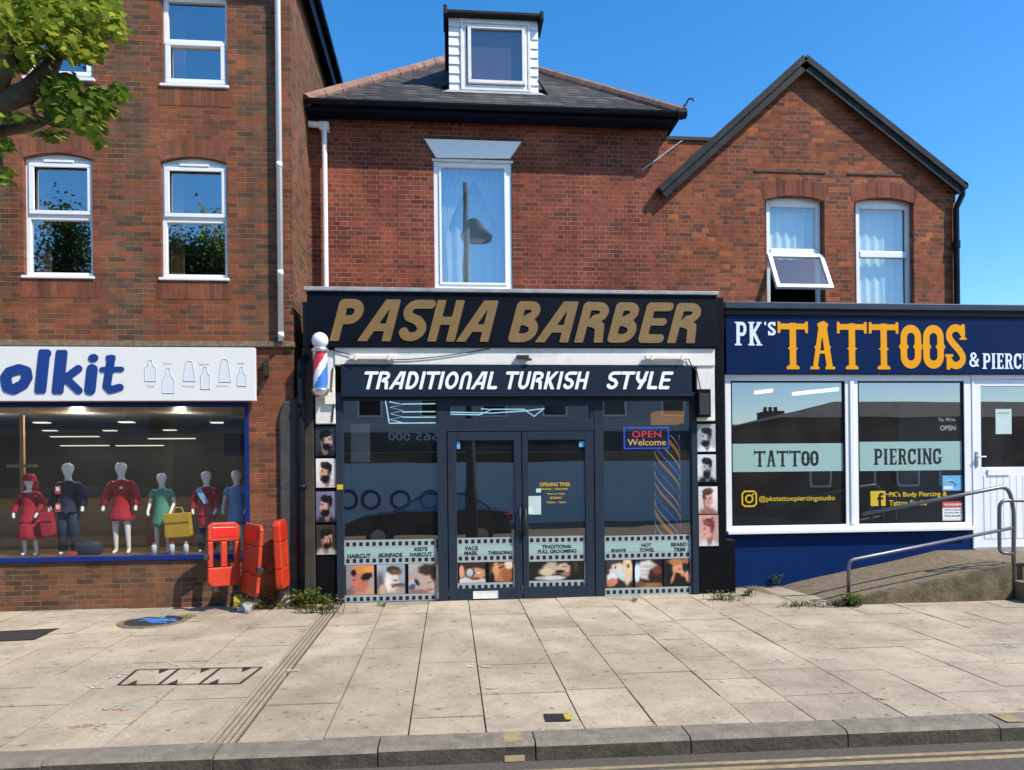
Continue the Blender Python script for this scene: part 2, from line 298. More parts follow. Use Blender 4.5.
class MB:
    def __init__(s): s.v = []; s.f = []; s.m = []; s.c = None
    def add(s, vs, fs, mi=0):
        k = len(s.v); s.v += [tuple(p) for p in vs]
        for f in fs: s.f.append([i + k for i in f]); s.m.append(mi)
    def box(s, x0, x1, y0, y1, z0, z1, mi=0):
        vs = [(x, y, z) for z in (z0, z1) for y in (y0, y1) for x in (x0, x1)]
        s.add(vs, [(0, 2, 3, 1), (4, 5, 7, 6), (0, 1, 5, 4), (2, 6, 7, 3), (0, 4, 6, 2), (1, 3, 7, 5)], mi); return s
    def quad(s, a, b, c, d, mi=0): s.add([a, b, c, d], [(0, 1, 2, 3)], mi); return s
    def prism(s, pts, y0, y1, mi=0):
        """pts: (x, z) counter-clockwise seen from -Y"""
        n = len(pts)
        s.add([(x, y0, z) for x, z in pts] + [(x, y1, z) for x, z in pts],
              [tuple(range(n)), tuple(range(2 * n - 1, n - 1, -1))] + [(i, i + n, (i + 1) % n + n, (i + 1) % n) for i in range(n)], mi); return s
    def frame(s, x0, x1, z0, z1, w, y0, y1, mi=0, wt=None, wb=None):
        wt = w if wt is None else wt; wb = w if wb is None else wb
        s.box(x0, x1, y0, y1, z0, z0 + wb, mi); s.box(x0, x1, y0, y1, z1 - wt, z1, mi)
        s.box(x0, x0 + w, y0, y1, z0 + wb, z1 - wt, mi); s.box(x1 - w, x1, y0, y1, z0 + wb, z1 - wt, mi); return s
    def tube(s, pts, r, n=10, mi=0, cap=True, sx=1.0):
        pts = [Vector(p) for p in pts]; rs = r if isinstance(r, (list, tuple)) else [r] * len(pts)
        k = len(s.v); up = None; N = len(pts)
        for i, p in enumerate(pts):
            d = (pts[min(i + 1, N - 1)] - pts[max(i - 1, 0)]).normalized()
            if up is None:
                up = Vector((0, 0, 1)) if abs(d.z) < .9 else Vector((0, 1, 0))
            a = d.cross(up)
            if a.length < 1e-5: a = d.orthogonal()
            a.normalize(); b = a.cross(d).normalized(); up = b
            for j in range(n):
                t = 2 * math.pi * j / n
                s.v.append(tuple(p + a * (math.cos(t) * rs[i] * sx) + b * (math.sin(t) * rs[i])))
        for i in range(N - 1):
            for j in range(n):
                s.f.append([k + i * n + j, k + i * n + (j + 1) % n, k + (i + 1) * n + (j + 1) % n, k + (i + 1) * n + j]); s.m.append(mi)
        if cap:
            s.f.append([k + j for j in range(n)][::-1]); s.m.append(mi)
            s.f.append([k + (N - 1) * n + j for j in range(n)]); s.m.append(mi)
        return s
    def loft(s, secs, n=18, mi=0, cap=True):
        """secs: (cx, cy, z, rx, ry) rings stacked in z"""
        k = len(s.v); N = len(secs)
        for cx, cy, z, rx, ry in secs:
            for j in range(n):
                t = 2 * math.pi * j / n; s.v.append((cx + rx * math.cos(t), cy + ry * math.sin(t), z))
        for i in range(N - 1):
            for j in range(n):
                s.f.append([k + i * n + j, k + i * n + (j + 1) % n, k + (i + 1) * n + (j + 1) % n, k + (i + 1) * n + j]); s.m.append(mi)
        if cap:
            s.f.append([k + j for j in range(n)][::-1]); s.m.append(mi); s.f.append([k + (N - 1) * n + j for j in range(n)]); s.m.append(mi)
        return s
    def build(s, name, mats, parent=None, smooth=False, bevel=0, colors=None):
        me = bpy.data.meshes.new(name); me.from_pydata(s.v, [], s.f)
        for m in (mats if isinstance(mats, (list, tuple)) else [mats]): me.materials.append(m)
        me.polygons.foreach_set('material_index', s.m)
        if smooth: me.polygons.foreach_set('use_smooth', [True] * len(s.f))
        if colors is not None:
            a = me.color_attributes.new('Col', 'FLOAT_COLOR', 'POINT')
            a.data.foreach_set('color', np.asarray(colors, dtype=np.float32).ravel())
        me.update()
        o = bpy.data.objects.new(name, me); COL.objects.link(o)
        if parent: o.parent = parent; 
        if parent and (parent.location.length or parent.rotation_euler.z): pass
        if bevel:
            b = o.modifiers.new('soft_edge', 'BEVEL'); b.width = bevel; b.segments = 2; b.limit_method = 'ANGLE'
        return o
def boxo(name, m, parent, x0, x1, y0, y1, z0, z1, bevel=0): return MB().box(x0, x1, y0, y1, z0, z1).build(name, m, parent, bevel=bevel)

def fix_normals(o):
    bm = bmesh.new(); bm.from_mesh(o.data); bmesh.ops.recalc_face_normals(bm, faces=bm.faces); bm.to_mesh(o.data); bm.free(); return o

# ------------------------------------------------------------------ lettering
def curve_to_mesh(cu, name, m, parent, fit, Y):
    """fit = (x0, x1, z0, z1): scales the outline to that box, facing -Y"""
    ob = bpy.data.objects.new('tmp', cu); COL.objects.link(ob)
    bpy.context.view_layer.update()
    dg = bpy.context.evaluated_depsgraph_get()
    me = bpy.data.meshes.new_from_object(ob.evaluated_get(dg)); bpy.data.objects.remove(ob); bpy.data.curves.remove(cu)
    n = len(me.vertices); a = np.empty(n * 3); me.vertices.foreach_get('co', a); a = a.reshape(-1, 3)
    x0, x1, z0, z1 = fit; mn = a.min(0); mx = a.max(0)
    sx = (x1 - x0) / max(1e-6, mx[0] - mn[0]); sz = (z1 - z0) / max(1e-6, mx[1] - mn[1])
    b = np.stack([x0 + (a[:, 0] - mn[0]) * sx, Y - (a[:, 2] - mn[2]), z0 + (a[:, 1] - mn[1]) * sz], 1)
    me.vertices.foreach_set('co', b.ravel()); me.materials.clear(); me.materials.append(m)
    me.polygons.foreach_set('material_index', [0] * len(me.polygons)); me.name = name; me.update()
    o = bpy.data.objects.new(name, me); COL.objects.link(o)
    if parent: o.parent = parent
    return o
def text(name, s, m, parent, fit, Y, bold=0., shear=0., depth=.0015, align='LEFT', space=1.0):
    cu = bpy.data.curves.new(name, 'FONT'); cu.body = s; cu.size = 1; cu.offset = bold; cu.shear = shear; cu.extrude = depth / 2
    cu.align_x = align; cu.space_character = space; cu.resolution_u = 3
    return curve_to_mesh(cu, name, m, parent, fit, Y)

def d_seg(X, Y, a, b, w):
    ax, ay = a; bx, by = b; dx, dy = bx - ax, by - ay; L = dx * dx + dy * dy + 1e-12
    t = np.clip(((X - ax) * dx + (Y - ay) * dy) / L, 0, 1)
    return np.hypot(X - ax - t * dx, Y - ay - t * dy) - w / 2
def d_box(X, Y, x0, y0, x1, y1):
    dx = np.abs(X - (x0 + x1) / 2) - (x1 - x0) / 2; dy = np.abs(Y - (y0 + y1) / 2) - (y1 - y0) / 2
    return np.maximum(dx, dy)
def d_dia(X, Y, cx, cy, rx, ry): return (np.abs(X - cx) / rx + np.abs(Y - cy) / ry - 1) * min(rx, ry) * .7
def arc(cx, cy, rx, ry, a0, a1, n=14): return [(cx + rx * math.cos(R(a0 + (a1 - a0) * i / n)), cy + ry * math.sin(R(a0 + (a1 - a0) * i / n))) for i in range(n + 1)]
def sdf(prims, X, Y):
    D = np.full(X.shape, 9.)
    for p in prims:
        if p[0] == 's':
            for a, b in zip(p[1], p[1][1:]): D = np.minimum(D, d_seg(X, Y, a, b, p[2]))
        elif p[0] == 'b': D = np.minimum(D, d_box(X, Y, *p[1:]))
        elif p[0] == 'd': D = np.minimum(D, d_dia(X, Y, *p[1:]))
        elif p[0] == 'clip': D = np.maximum(D, d_box(X, Y, *p[1:]))
        elif p[0] == 'cut': D = np.maximum(D, -d_box(X, Y, *p[1:]))
    return D
def contours(prims, wd_, res=.02):
    xs = np.arange(-.25, wd_ + .27, res); ys = np.arange(-.25, 1.27, res)
    X, Y = np.meshgrid(xs, ys); D = sdf(prims, X, Y)
    D[0, :] = D[-1, :] = 1; D[:, 0] = D[:, -1] = 1
    D = np.where(np.abs(D) < 1e-6, 1e-6, D)
    nxt = {}
    def ip(i, j, k, l):
        a, b = D[i, j], D[k, l]; t = a / (a - b)
        return (xs[j] + (xs[l] - xs[j]) * t, ys[i] + (ys[k] - ys[i]) * t)
    ins = D < 0
    cells = np.argwhere((ins[:-1, :-1] != ins[1:, 1:]) | (ins[:-1, 1:] != ins[1:, :-1]) | (ins[:-1, :-1] != ins[:-1, 1:]))
    segs = {}
    for i, j in cells:
        c = [(i, j), (i, j + 1), (i + 1, j + 1), (i + 1, j)]
        st = [ins[p] for p in c]; cr = []
        for e in range(4):
            p, q = c[e], c[(e + 1) % 4]
            if st[e] != st[(e + 1) % 4]: cr.append((tuple(sorted((p, q))), st[e], p, q))
        outs = [x for x in cr if x[1]]; inn = [x for x in cr if not x[1]]
        if len(outs) == 2: # saddle
            order = cr
            for o_ in outs:
                k = cr.index(o_); segs[o_[0]] = cr[(k + 1) % 4][0]
        elif outs: segs[outs[0][0]] = inn[0][0]
    pos = {}
    def P(e):
        if e not in pos: pos[e] = ip(*e[0], *e[1])
        return pos[e]
    def thin(Q):
        o = []
        for p in Q:
            if not o or math.hypot(p[0] - o[-1][0], p[1] - o[-1][1]) > .009: o.append(p)
        return o
    loops = []; seen = set()
    for s0 in list(segs):
        if s0 in seen: continue
        L = []; e = s0
        while e not in seen and e in segs:
            seen.add(e); L.append(P(e)); e = segs[e]
        L = thin(L)
        if len(L) > 3:
            out = []                                  # drop nearly straight points
            for k in range(len(L)):
                a = out[-1] if out else L[k - 1]; b = L[k]; c = L[(k + 1) % len(L)]
                ar = abs((b[0] - a[0]) * (c[1] - a[1]) - (c[0] - a[0]) * (b[1] - a[1])); le = math.hypot(c[0] - a[0], c[1] - a[1])
                if ar / max(le, 1e-6) > .0012 or math.hypot(b[0] - a[0], b[1] - a[1]) > .07: out.append(b)
            if len(out) > 2: loops.append(out)
    return loops
GC = {}
def glyphs(name, s, font, m, parent, fit, Y, shear=0., gap=.12, space=.45, depth=.012, adv=None):
    cu = bpy.data.curves.new(name, 'CURVE'); cu.dimensions = '2D'; cu.fill_mode = 'BOTH'; cu.extrude = depth / 2
    x = 0.
    for ch in s:
        if ch == ' ': x += space; continue
        wd_, prims = font[ch]
        key = (id(font), ch)
        if key not in GC: GC[key] = contours(prims, wd_)
        for L in GC[key]:
            sp = cu.splines.new('POLY'); sp.points.add(len(L) - 1); sp.use_cyclic_u = True
            for p, (a, b) in zip(sp.points, L): p.co = (x + a + shear * b, b, 0, 1)
        x += wd_ + gap
    return curve_to_mesh(cu, name, m, parent, fit, Y)
# brush-like italic capitals of the barber's two fascias
w_ = .2
CL = ('clip', -.3, 0, 2, 1)
def FB(w):
    h = w / 2
    return {
     'P': (.62, [('s', [(h, -.1), (h, 1 - h)], w), ('s', [(h, 1 - h), (.34, 1 - h)] + arc(.34, .70, .18, .30 - h, 90, -90) + [(h + .02, .40 + h)], w), CL]),
     'A': (.72, [('s', [(-.02, -.1), (.46, .98)], w), ('s', [(.60, -.1), (.60, .95)], w), ('s', [(.42, 1 - h), (.60, 1 - h)], w), ('s', [(.22, .33), (.6, .33)], w * .85), CL]),
     'S': (.62, [('s', [(.62, 1 - h), (.36, 1 - h)] + arc(.30, .72, .20, .28 - h, 90, 235) + [(.40, .50)] + arc(.32, .29, .22, .29 - h, 45, -160), w)]),
     'H': (.66, [('s', [(h, -.1), (h, 1.1)], w), ('s', [(.56, -.1), (.56, 1.1)], w), ('s', [(h, .5), (.56, .5)], w * .9), CL]),
     'B': (.62, [('s', [(h, h), (h, 1 - h)], w), ('s', [(h, 1 - h), (.34, 1 - h)] + arc(.34, .75, .15, .25 - h, 90, -70) + [(.24, .52)], w * .95), ('s', [(.24, .52), (.36, .52)] + arc(.34, .30, .20, .30 - h, 80, -90) + [(h, h)], w)]),
     'R': (.66, [('s', [(h, -.1), (h, 1 - h)], w), ('s', [(h, 1 - h), (.36, 1 - h)] + arc(.36, .74, .19, .26 - h, 90, -90) + [(.3, .48)], w * .95), ('s', [(.32, .50), (.52, .40), (.60, -.1)], w), CL]),
     'E': (.60, [('s', [(h, h), (h, 1 - h)], w), ('s', [(h, 1 - h), (.56, 1 - h)], w), ('s', [(h, .52), (.50, .52)], w * .85), ('s', [(h, h), (.52, h)], w)]),
     'T': (.62, [('s', [(.31, -.1), (.31, 1 - h)], w), ('s', [(.0, 1 - h), (.62, 1 - h)], w), CL]),
     'D': (.66, [('s', [(h, h), (h, 1 - h)], w), ('s', [(h, 1 - h), (.26, 1 - h)] + arc(.26, .5, .30, .5 - h, 90, -90) + [(h, h)], w)]),
     'I': (w, [('s', [(h, -.1), (h, 1.1)], w), CL]),
     'O': (.74, [('s', arc(.37, .5, .37 - h, .5 - h, 0, 360, 28), w)]),
     'N': (.62, [('s', [(h, -.1), (h, .60)] + arc(.31, .60, .31 - h, .40 - h, 180, 0) + [(.62 - h, -.1)], w), CL]),
     'L': (.52, [('s', [(h, 1.1), (h, h), (.50, h)], w), CL]),
     'U': (.64, [('s', [(h, 1.1), (h, .36)] + arc(.32, .36, .32 - h, .36 - h, 180, 360) + [(.64 - h, 1.1)], w), CL]),
     'K': (.64, [('s', [(h, -.1), (h, 1.1)], w), ('s', [(.66, 1.1), (.22, .5), (.60, -.1)], w), CL]),
     'Y': (.64, [('s', [(h, 1.1), (h + .04, .62), (.30, .42), (.56, .52)], w), ('s', [(.60, 1.1), (.52, .52), (.30, -.1)], w), CL]),
    }
F_PASHA = FB(.215); F_TRAD = FB(.185)
# wild-west slab capitals
def FW():
    sv = .16; h = sv / 2
    def stem(x, w=sv, foot=.30, head=None, bump=True):
        p = [('b', x - w / 2, 0, x + w / 2, 1), ('b', x - foot / 2, 0, x + foot / 2, .055), ('b', x - foot / 2 + .03, .05, x + foot / 2 - .03, .085)]
        if head: p += [('b', x - head / 2, .945, x + head / 2, 1)]
        if bump: p += [('d', x, .45, w / 2 + .055, .07)]
        return p
    def ox(cx, rx, w, top=1.0):
        return [('s', arc(cx, top - rx * .95 - .02, rx - w / 2, rx * .95 - w / 2, 0, 180), w), ('s', arc(cx, rx * .95 + .02, rx - w / 2, rx * .95 - w / 2, 180, 360), w),
                ('b', cx - rx, rx * .9, cx - rx + w, top - rx * .9), ('b', cx + rx - w, rx * .9, cx + rx, top - rx * .9),
                ('d', cx - rx, .5, .05, .07), ('d', cx + rx, .5, .05, .07), ('d', cx - rx + w, .5, .05, .06), ('d', cx + rx - w, .5, .05, .06)]
    F = {}
    F['T'] = (.80, stem(.40, .17, .34) + [('b', .04, .86, .76, .985), ('b', 0, .78, .075, 1.03), ('b', .725, .78, .80, 1.03)])
    F['A'] = (.66, [('s', [(.13, .03), (.30, .97)], .125), ('s', [(.52, .03), (.36, .97)], .155), ('b', .0, 0, .24, .06), ('b', .40, 0, .66, .06), ('b', .20, .92, .48, 1), ('b', .2, .34, .45, .41), ('d', .20, .48, .10, .07), ('d', .46, .48, .11, .07), ('clip', -.2, 0, 2, 1.05)])
    F['O'] = (.56, ox(.28, .28, .175))
    F['S'] = (.56, [('s', arc(.28, .755, .19, .165, 20, 200) + [(.18, .60), (.38, .42)] + arc(.28, .255, .19, .165, 20, -160), .16), ('b', .43, .70, .53, 1.0), ('b', .02, 0, .12, .30), ('b', -.02, .28, .2, .34), ('b', .38, .66, .58, .70)])
    F['P'] = (.60, stem(.17, .17, .34, .34, False) + [('s', [(.17, .93), (.36, .93)] + arc(.38, .70, .13, .23, 90, -90) + [(.2, .47)], .14)])
    F['K'] = (.68, stem(.17, .17, .32, .32, False) + [('s', [(.56, .95), (.24, .50)], .13), ('s', [(.28, .56), (.56, .05)], .15), ('b', .42, .945, .68, 1), ('b', .40, 0, .70, .055), ('clip', -.2, 0, 2, 1)])
    F['I'] = (.30, stem(.15, .17, .30, .30))
    F['E'] = (.52, stem(.17, .17, .34, .34, False) + [('b', .1, .90, .50, 1), ('b', .43, .74, .51, 1), ('b', .1, 0, .50, .10), ('b', .43, 0, .51, .26), ('b', .1, .46, .40, .54), ('b', .35, .40, .41, .60)])
    F['R'] = (.64, stem(.17, .17, .32, .34, False) + [('s', [(.17, .93), (.34, .93)] + arc(.36, .73, .13, .20, 90, -90) + [(.2, .53)], .13), ('s', [(.38, .52), (.50, .05)], .15), ('b', .42, 0, .66, .06), ('clip', -.2, 0, 2, 1)])
    F['C'] = (.54, [('s', arc(.27, .72, .19, .20, 15, 180) + arc(.27, .28, .19, .20, 180, 345), .16), ('b', .40, .62, .52, .98), ('b', .0, .3, .16, .7), ('d', .0, .5, .05, .07)])
    F['N'] = (.66, stem(.13, .13, .28, .26, False) + stem(.53, .13, .24, .28, False) + [('s', [(.13, .96), (.53, .04)], .15), ('clip', -.2, 0, 2, 1)])
    F['G'] = (.58, [('s', arc(.27, .72, .19, .20, 15, 180) + arc(.27, .28, .19, .20, 180, 360), .16), ('b', .40, .62, .52, .98), ('b', .0, .3, .16, .7), ('b', .38, .1, .54, .42), ('b', .30, .38, .60, .44)])
    F['&'] = (.66, [('s', arc(.28, .76, .14, .16, -60, 220) + [(.56, .08)], .13), ('s', arc(.27, .28, .20, .22, 110, 330) + [(.56, .50)], .13)])
    F["'"] = (.12, [('d', .06, .88, .06, .12)])
    F['s'] = (.44, [('s', arc(.22, .79, .14, .11, 20, 200) + [(.15, .68), (.29, .58)] + arc(.22, .47, .14, .11, 20, -160), .12), ('b', .33, .76, .40, .96), ('b', .03, .30, .10, .52)])
    return F
F_WEST = FW()
F_KIT = {
 'o': (.66, [('s', [(.14, .20), (.12, .36), (.20, .48), (.40, .55), (.54, .50), (.56, .36), (.48, .20), (.28, .08), (.16, .12), (.14, .20)], .225)]),
 'l': (.30, [('s', [(.11, .07), (.20, .93)], .24), ('b', .1, .86, .34, .97), ('clip', -.2, -.01, 2, 1)]),
 'k': (.62, [('s', [(.11, .06), (.20, .92)], .24), ('s', [(.54, .56), (.22, .30)], .17), ('s', [(.26, .36), (.54, .06)], .17), ('clip', -.2, -.02, 2, .99)]),
 'i': (.28, [('s', [(.10, .07), (.15, .55)], .23), ('s', [(.16, .80), (.19, .81)], .18)]),
 't': (.44, [('s', [(.21, .80), (.11, .16), (.18, .07), (.38, .13)], .17), ('s', [(.02, .54), (.42, .55)], .12), ('b', .1, .76, .30, .87)]),
}
# ------------------------------------------------------------------ printed photographs painted into vertex colours
def s2l(c): return tuple(((x / 255) / 12.92 if x / 255 <= .04045 else ((x / 255 + .055) / 1.055) ** 2.4) for x in c)
def picture(name, parent, fit, Y, bgc, ops, nx=64, ny=84, seed=1, grain=.04, curve=None):
    """a flat print: ops are soft ellipses ('e', cx, cy, rx, ry, rot, colour, softness) and lines ('l', pts, width, colour) in 0..1"""
    x0, x1, z0, z1 = fit
    gx, gy = np.meshgrid(np.linspace(0, 1, nx), np.linspace(0, 1, ny))
    asp = (z1 - z0) / (x1 - x0)
    rs = np.random.RandomState(seed)
    im = np.ones((ny, nx, 3)) * np.array(s2l(bgc))
    nz = rs.rand(8, 6)
    big = sum(np.sin(gx * rs.uniform(3, 9) + rs.uniform(0, 6)) * np.sin(gy * rs.uniform(3, 9) + rs.uniform(0, 6)) for _ in range(4)) * .06
    im *= (1 + big[..., None])
    for o in ops:
        if o[0] == 'e':
            _, cx, cy, rx, ry, rot, c, sf = o
            c_, s_ = math.cos(R(rot)), math.sin(R(rot))
            dx, dy = gx - cx, (gy - cy) * asp
            u = (dx * c_ + dy * s_) / rx; v = (-dx * s_ + dy * c_) / (ry * asp)
            d = np.sqrt(u * u + v * v) * (1 + .05 * np.sin(7 * np.arctan2(v, u) + 5 * cx + 9 * cy)); a = np.clip((1 - d) / (sf * 1.2) + .5, 0, 1)
        else:
            _, pts, w, c = o; d = np.full(gx.shape, 9.)
            for p, q in zip(pts, pts[1:]): d = np.minimum(d, d_seg(gx, gy, p, q, w))
            a = np.clip(-d / .02 + .5, 0, 1)
        a = (a * a * (3 - 2 * a))[..., None]
        im = im * (1 - a) + a * np.array(s2l(c))
    for _ in range(2):
        pd = np.pad(im, ((1, 1), (1, 1), (0, 0)), mode='edge'); im = (pd[:-2, 1:-1] + pd[2:, 1:-1] + pd[1:-1, :-2] + pd[1:-1, 2:] + 2 * pd[1:-1, 1:-1]) / 6
    shd = 1 + .22 * (gx - .5) * (1 if seed % 2 else -1) + .12 * (gy - .5); im = im * shd[..., None]
    mid = rs.randn(ny // 4 + 2, nx // 4 + 2); im *= 1 + .07 * np.kron(mid, np.ones((4, 4)))[:ny, :nx, None] * .6
    im *= 1 + grain * rs.randn(ny, nx, 1)
    im = np.clip(im, 0.002, 1)
    mb = MB()
    for j in range(ny):
        for i in range(nx): mb.v.append((x0 + (x1 - x0) * i / (nx - 1), Y, z0 + (z1 - z0) * j / (ny - 1)))
    for j in range(ny - 1):
        for i in range(nx - 1):
            k = j * nx + i; mb.f.append([k, k + 1, k + nx + 1, k + nx]); mb.m.append(0)
    cols = np.concatenate([im, np.ones((ny, nx, 1))], 2).reshape(-1, 4)
    return mb.build(name, M['print'], parent, colors=cols)
# ================================================================== GROUND, KERB, ROAD
KB0, KB1 = ground(0, 752), ground(1024, 712.5)           # back edge of the kerb
KD = (KB1 - KB0); KD.z = 0; KD.normalize(); KN = Vector((KD.y, -KD.x, 0))      # KN points to the road
def kerb_y(x, off=0.0):                                   # Y of the line `off` metres roadwards of the kerb's back edge
    p = KB0 + KN * off; return p.y + (x - p.x) * KD.y / KD.x
XL0, XR0 = -12.0, 12.0
mb = MB()
mb.quad((-60, kerb_y(-60), gz(kerb_y(-60)) - .03), (60, kerb_y(60), gz(kerb_y(60)) - .03), (60, 1.4, -.03), (-60, 1.4, -.03))
tag(mb.build('pavement_bed', M['bed']), kind='structure')
def clip(poly, f):
    out = []
    for i in range(len(poly)):
        a, b = poly[i], poly[(i + 1) % len(poly)]; fa, fb = f(a), f(b)
        if fa >= 0: out.append(a)
        if fa * fb < 0:
            t = fa / (fa - fb); out.append((a[0] + (b[0] - a[0]) * t, a[1] + (b[1] - a[1]) * t))
    return out
rs = random.Random(5)
ref = sorted(ground(*p).x for p in ((427, 612), (470, 612), (523, 607), (563, 607), (617, 607), (655, 607)))
chan0, chan1 = ground(311, 624).x, ground(327, 624).x
joints = [chan0, chan1] + ref
x = ref[0]
mid = [chan1 + (ref[0] - chan1) * t for t in (.5,)]
joints += mid
x = joints[-2] if False else ref[-1]; k = 0
while x < 16: x += (.62, .47)[k % 2]; k += 1; joints.append(x)
x = chan0; k = 0
while x > -16: x -= (.62, .62, .47)[k % 3]; k += 1; joints.append(x)
joints = sorted(set(joints))
mb = MB(); cols = []
def slab(x0, x1, y0, y1, sh):
    g = .005
    P = [(x0 + g, y0 + g), (x1 - g, y0 + g), (x1 - g, y1 - g), (x0 + g, y1 - g)]
    P = clip(P, lambda p: p[1] - kerb_y(p[0]) - .004)
    P = clip(P, lambda p: 1.35 - p[1])
    if len(P) < 3: return
    h = rs.uniform(-.003, .003); tx, ty = rs.uniform(-.006, .006), rs.uniform(-.006, .006)
    n = len(P); top = [(a, b, gz(b) + h + tx * (a - x0) + ty * (b - y0)) for a, b in P]; bot = [(a, b, gz(b) - .035) for a, b in P]
    mb.add(top + bot, [tuple(range(n))] + [(i, i + n, (i + 1) % n + n, (i + 1) % n) for i in range(n)])
    for _ in range(2 * n): cols.append((sh, sh, sh, 1))
for a, b in zip(joints, joints[1:]):
    if abs(a - chan0) < 1e-6: continue
    y = 1.5 - rs.uniform(0, .9); first = True
    w = b - a
    while y > -8:
        L = rs.choice((.75, .75, .62, .62, .55)); slab(a, b, y - L, y, rs.uniform(.92, 1.04) * (1 if rs.random() > .1 else .9)); y -= L
pm = bpy.data.materials.new('paving_slab'); pm.use_nodes = True
n = pm.node_tree; b_ = n.nodes['Principled BSDF']; LK = n.links.new
tc = n.nodes.new('ShaderNodeTexCoord'); at_ = n.nodes.new('ShaderNodeAttribute'); at_.attribute_name = 'Col'
def noise_ramp(sc, p0, p1, c0, c1, det=8, rgh=.6):
    no = n.nodes.new('ShaderNodeTexNoise'); no.inputs['Scale'].default_value = sc; no.inputs['Detail'].default_value = det; no.inputs['Roughness'].default_value = rgh
    LK(tc.outputs['Object'], no.inputs['Vector']); r = n.nodes.new('ShaderNodeValToRGB')
    r.color_ramp.elements[0].position = p0; r.color_ramp.elements[1].position = p1; r.color_ramp.elements[0].color = (*c0, 1); r.color_ramp.elements[1].color = (*c1, 1)
    LK(no.outputs['Fac'], r.inputs[0]); return r.outputs[0], no
A_, _n = noise_ramp(1.3, .3, .72, (.40, .328, .238), (.515, .428, .315), 9, .68)
B_, _n = noise_ramp(60, .3, .7, (.78, .78, .78), (1.1, 1.1, 1.1))
C_, _n = noise_ramp(2.3, .36, .55, (.58, .56, .54), (1, 1, 1), 12, .8)
G_, _n = noise_ramp(.55, .35, .6, (.80, .79, .79), (1.06, 1.06, 1.06), 6, .6)
D_, _n = noise_ramp(14, .30, .36, (.45, .42, .38), (1, 1, 1), 3, .5)
src = at_.outputs['Color']
for o_, am in ((A_, 1), (B_, .9), (C_, .65), (G_, 1), (D_, .75)):
    mx = n.nodes.new('ShaderNodeMix'); mx.data_type = 'RGBA'; mx.blend_type = 'MULTIPLY'; mx.inputs[0].default_value = am
    LK(src, mx.inputs[6]); LK(o_, mx.inputs[7]); src = mx.outputs[2]
LK(src, b_.inputs['Base Color']); b_.inputs['Roughness'].default_value = .9; b_.inputs['Specular IOR Level'].default_value = .2
bn = n.nodes.new('ShaderNodeTexNoise'); bn.inputs['Scale'].default_value = 55; bn.inputs['Detail'].default_value = 8; LK(tc.outputs['Object'], bn.inputs['Vector'])
bp = n.nodes.new('ShaderNodeBump'); bp.inputs['Strength'].default_value = .35; bp.inputs['Distance'].default_value = .01
LK(bn.outputs['Fac'], bp.inputs['Height']); LK(bp.outputs[0], b_.inputs['Normal'])
tag(mb.build('pavement', pm, colors=cols), kind='structure')
# drainage channel across the pavement
mb = MB()
cw = (chan1 - chan0 - .01) / 4
for i in range(4):
    x0 = chan0 + .005 + cw * i; x1 = x0 + cw - .030
    y = .02
    while y > kerb_y(x0) + .02:
        y1 = max(y - .9, kerb_y((x0 + x1) / 2) + .006); mb.add([(x0, y1 + .004, gz(y1) - .004), (x1, y1 + .004, gz(y1) - .004), (x1, y, gz(y) - .004), (x0, y, gz(y) - .004)] + [(a, c, gz(c) - .03) for a, c in ((x0, y1 + .004), (x1, y1 + .004), (x1, y), (x0, y))],
            [(0, 1, 2, 3), (0, 4, 5, 1), (1, 5, 6, 2), (2, 6, 7, 3), (3, 7, 4, 0)]); y = y1
tag(mb.build('drain_channel', M['channel']), 'ribbed concrete drainage channel running across the pavement from barber shop to kerb', 'drain')
# kerb stones
KW, KH = .19, .105
mb = MB(); kj = sorted(ground(*p).x for p in ((45, 760), (212, 757), (378, 748), (535, 741), (690, 736), (842, 727), (990, 720)))
st = kj[1] - kj[0]
xs_ = [kj[0] - .915 * i for i in range(14, 0, -1)] + kj + [kj[-1] + .915 * i for i in range(1, 14)]
for a, b in zip(xs_, xs_[1:]):
    g = .005; hh = rs.uniform(-.004, .004); q = []
    for x, off, dz in ((a + g, 0, 0), (b - g, 0, 0), (a + g, KW - .025, -.002), (b - g, KW - .025, -.002), (a + g, KW, -.022), (b - g, KW, -.022), (a + g, KW + .012, -KH - .06), (b - g, KW + .012, -KH - .06)):
        y = kerb_y(x, off); q.append((x, y, gz(y) + dz + hh + .003))
    q += [(a + g, kerb_y(a + g) + .0, gz(kerb_y(a)) - .1), (b - g, kerb_y(b - g), gz(kerb_y(b)) - .1)]
    mb.add(q, [(0, 2, 3, 1), (2, 4, 5, 3), (0, 8, 6, 4, 2), (1, 3, 5, 7, 9), (0, 1, 9, 8)]); mb.f.append([len(mb.v) - 10 + i for i in (4, 6, 7, 5)]); mb.m.append(1)
tag(fix_normals(mb.build('kerb', [M['kerb'], M['kerb_face']])), kind='structure')
def rz_(y): return SL * max(y, -12.5) - KH
mb = MB(); X_ = 70
mb.add([(-X_, kerb_y(-X_, .1), rz_(kerb_y(-X_)) ), (X_, kerb_y(X_, .1), rz_(kerb_y(X_))), (X_, -12.3, rz_(-12.3)), (-X_, -12.3, rz_(-12.3))], [(0, 3, 2, 1)])
tag(mb.build('road', M['asphalt']), kind='structure')
mb = MB(); mb.box(-70, 70, -60, -12.3, -.6, rz_(-12.3) + .11)
tag(mb.build('far_pavement', M['concrete']), kind='structure')
mb = MB(); g = 1500; mb.quad((-g, -g, -1.6), (g, -g, -1.6), (g, g, -1.6), (-g, g, -1.6))
tag(mb.build('ground', M['earth']), kind='structure')
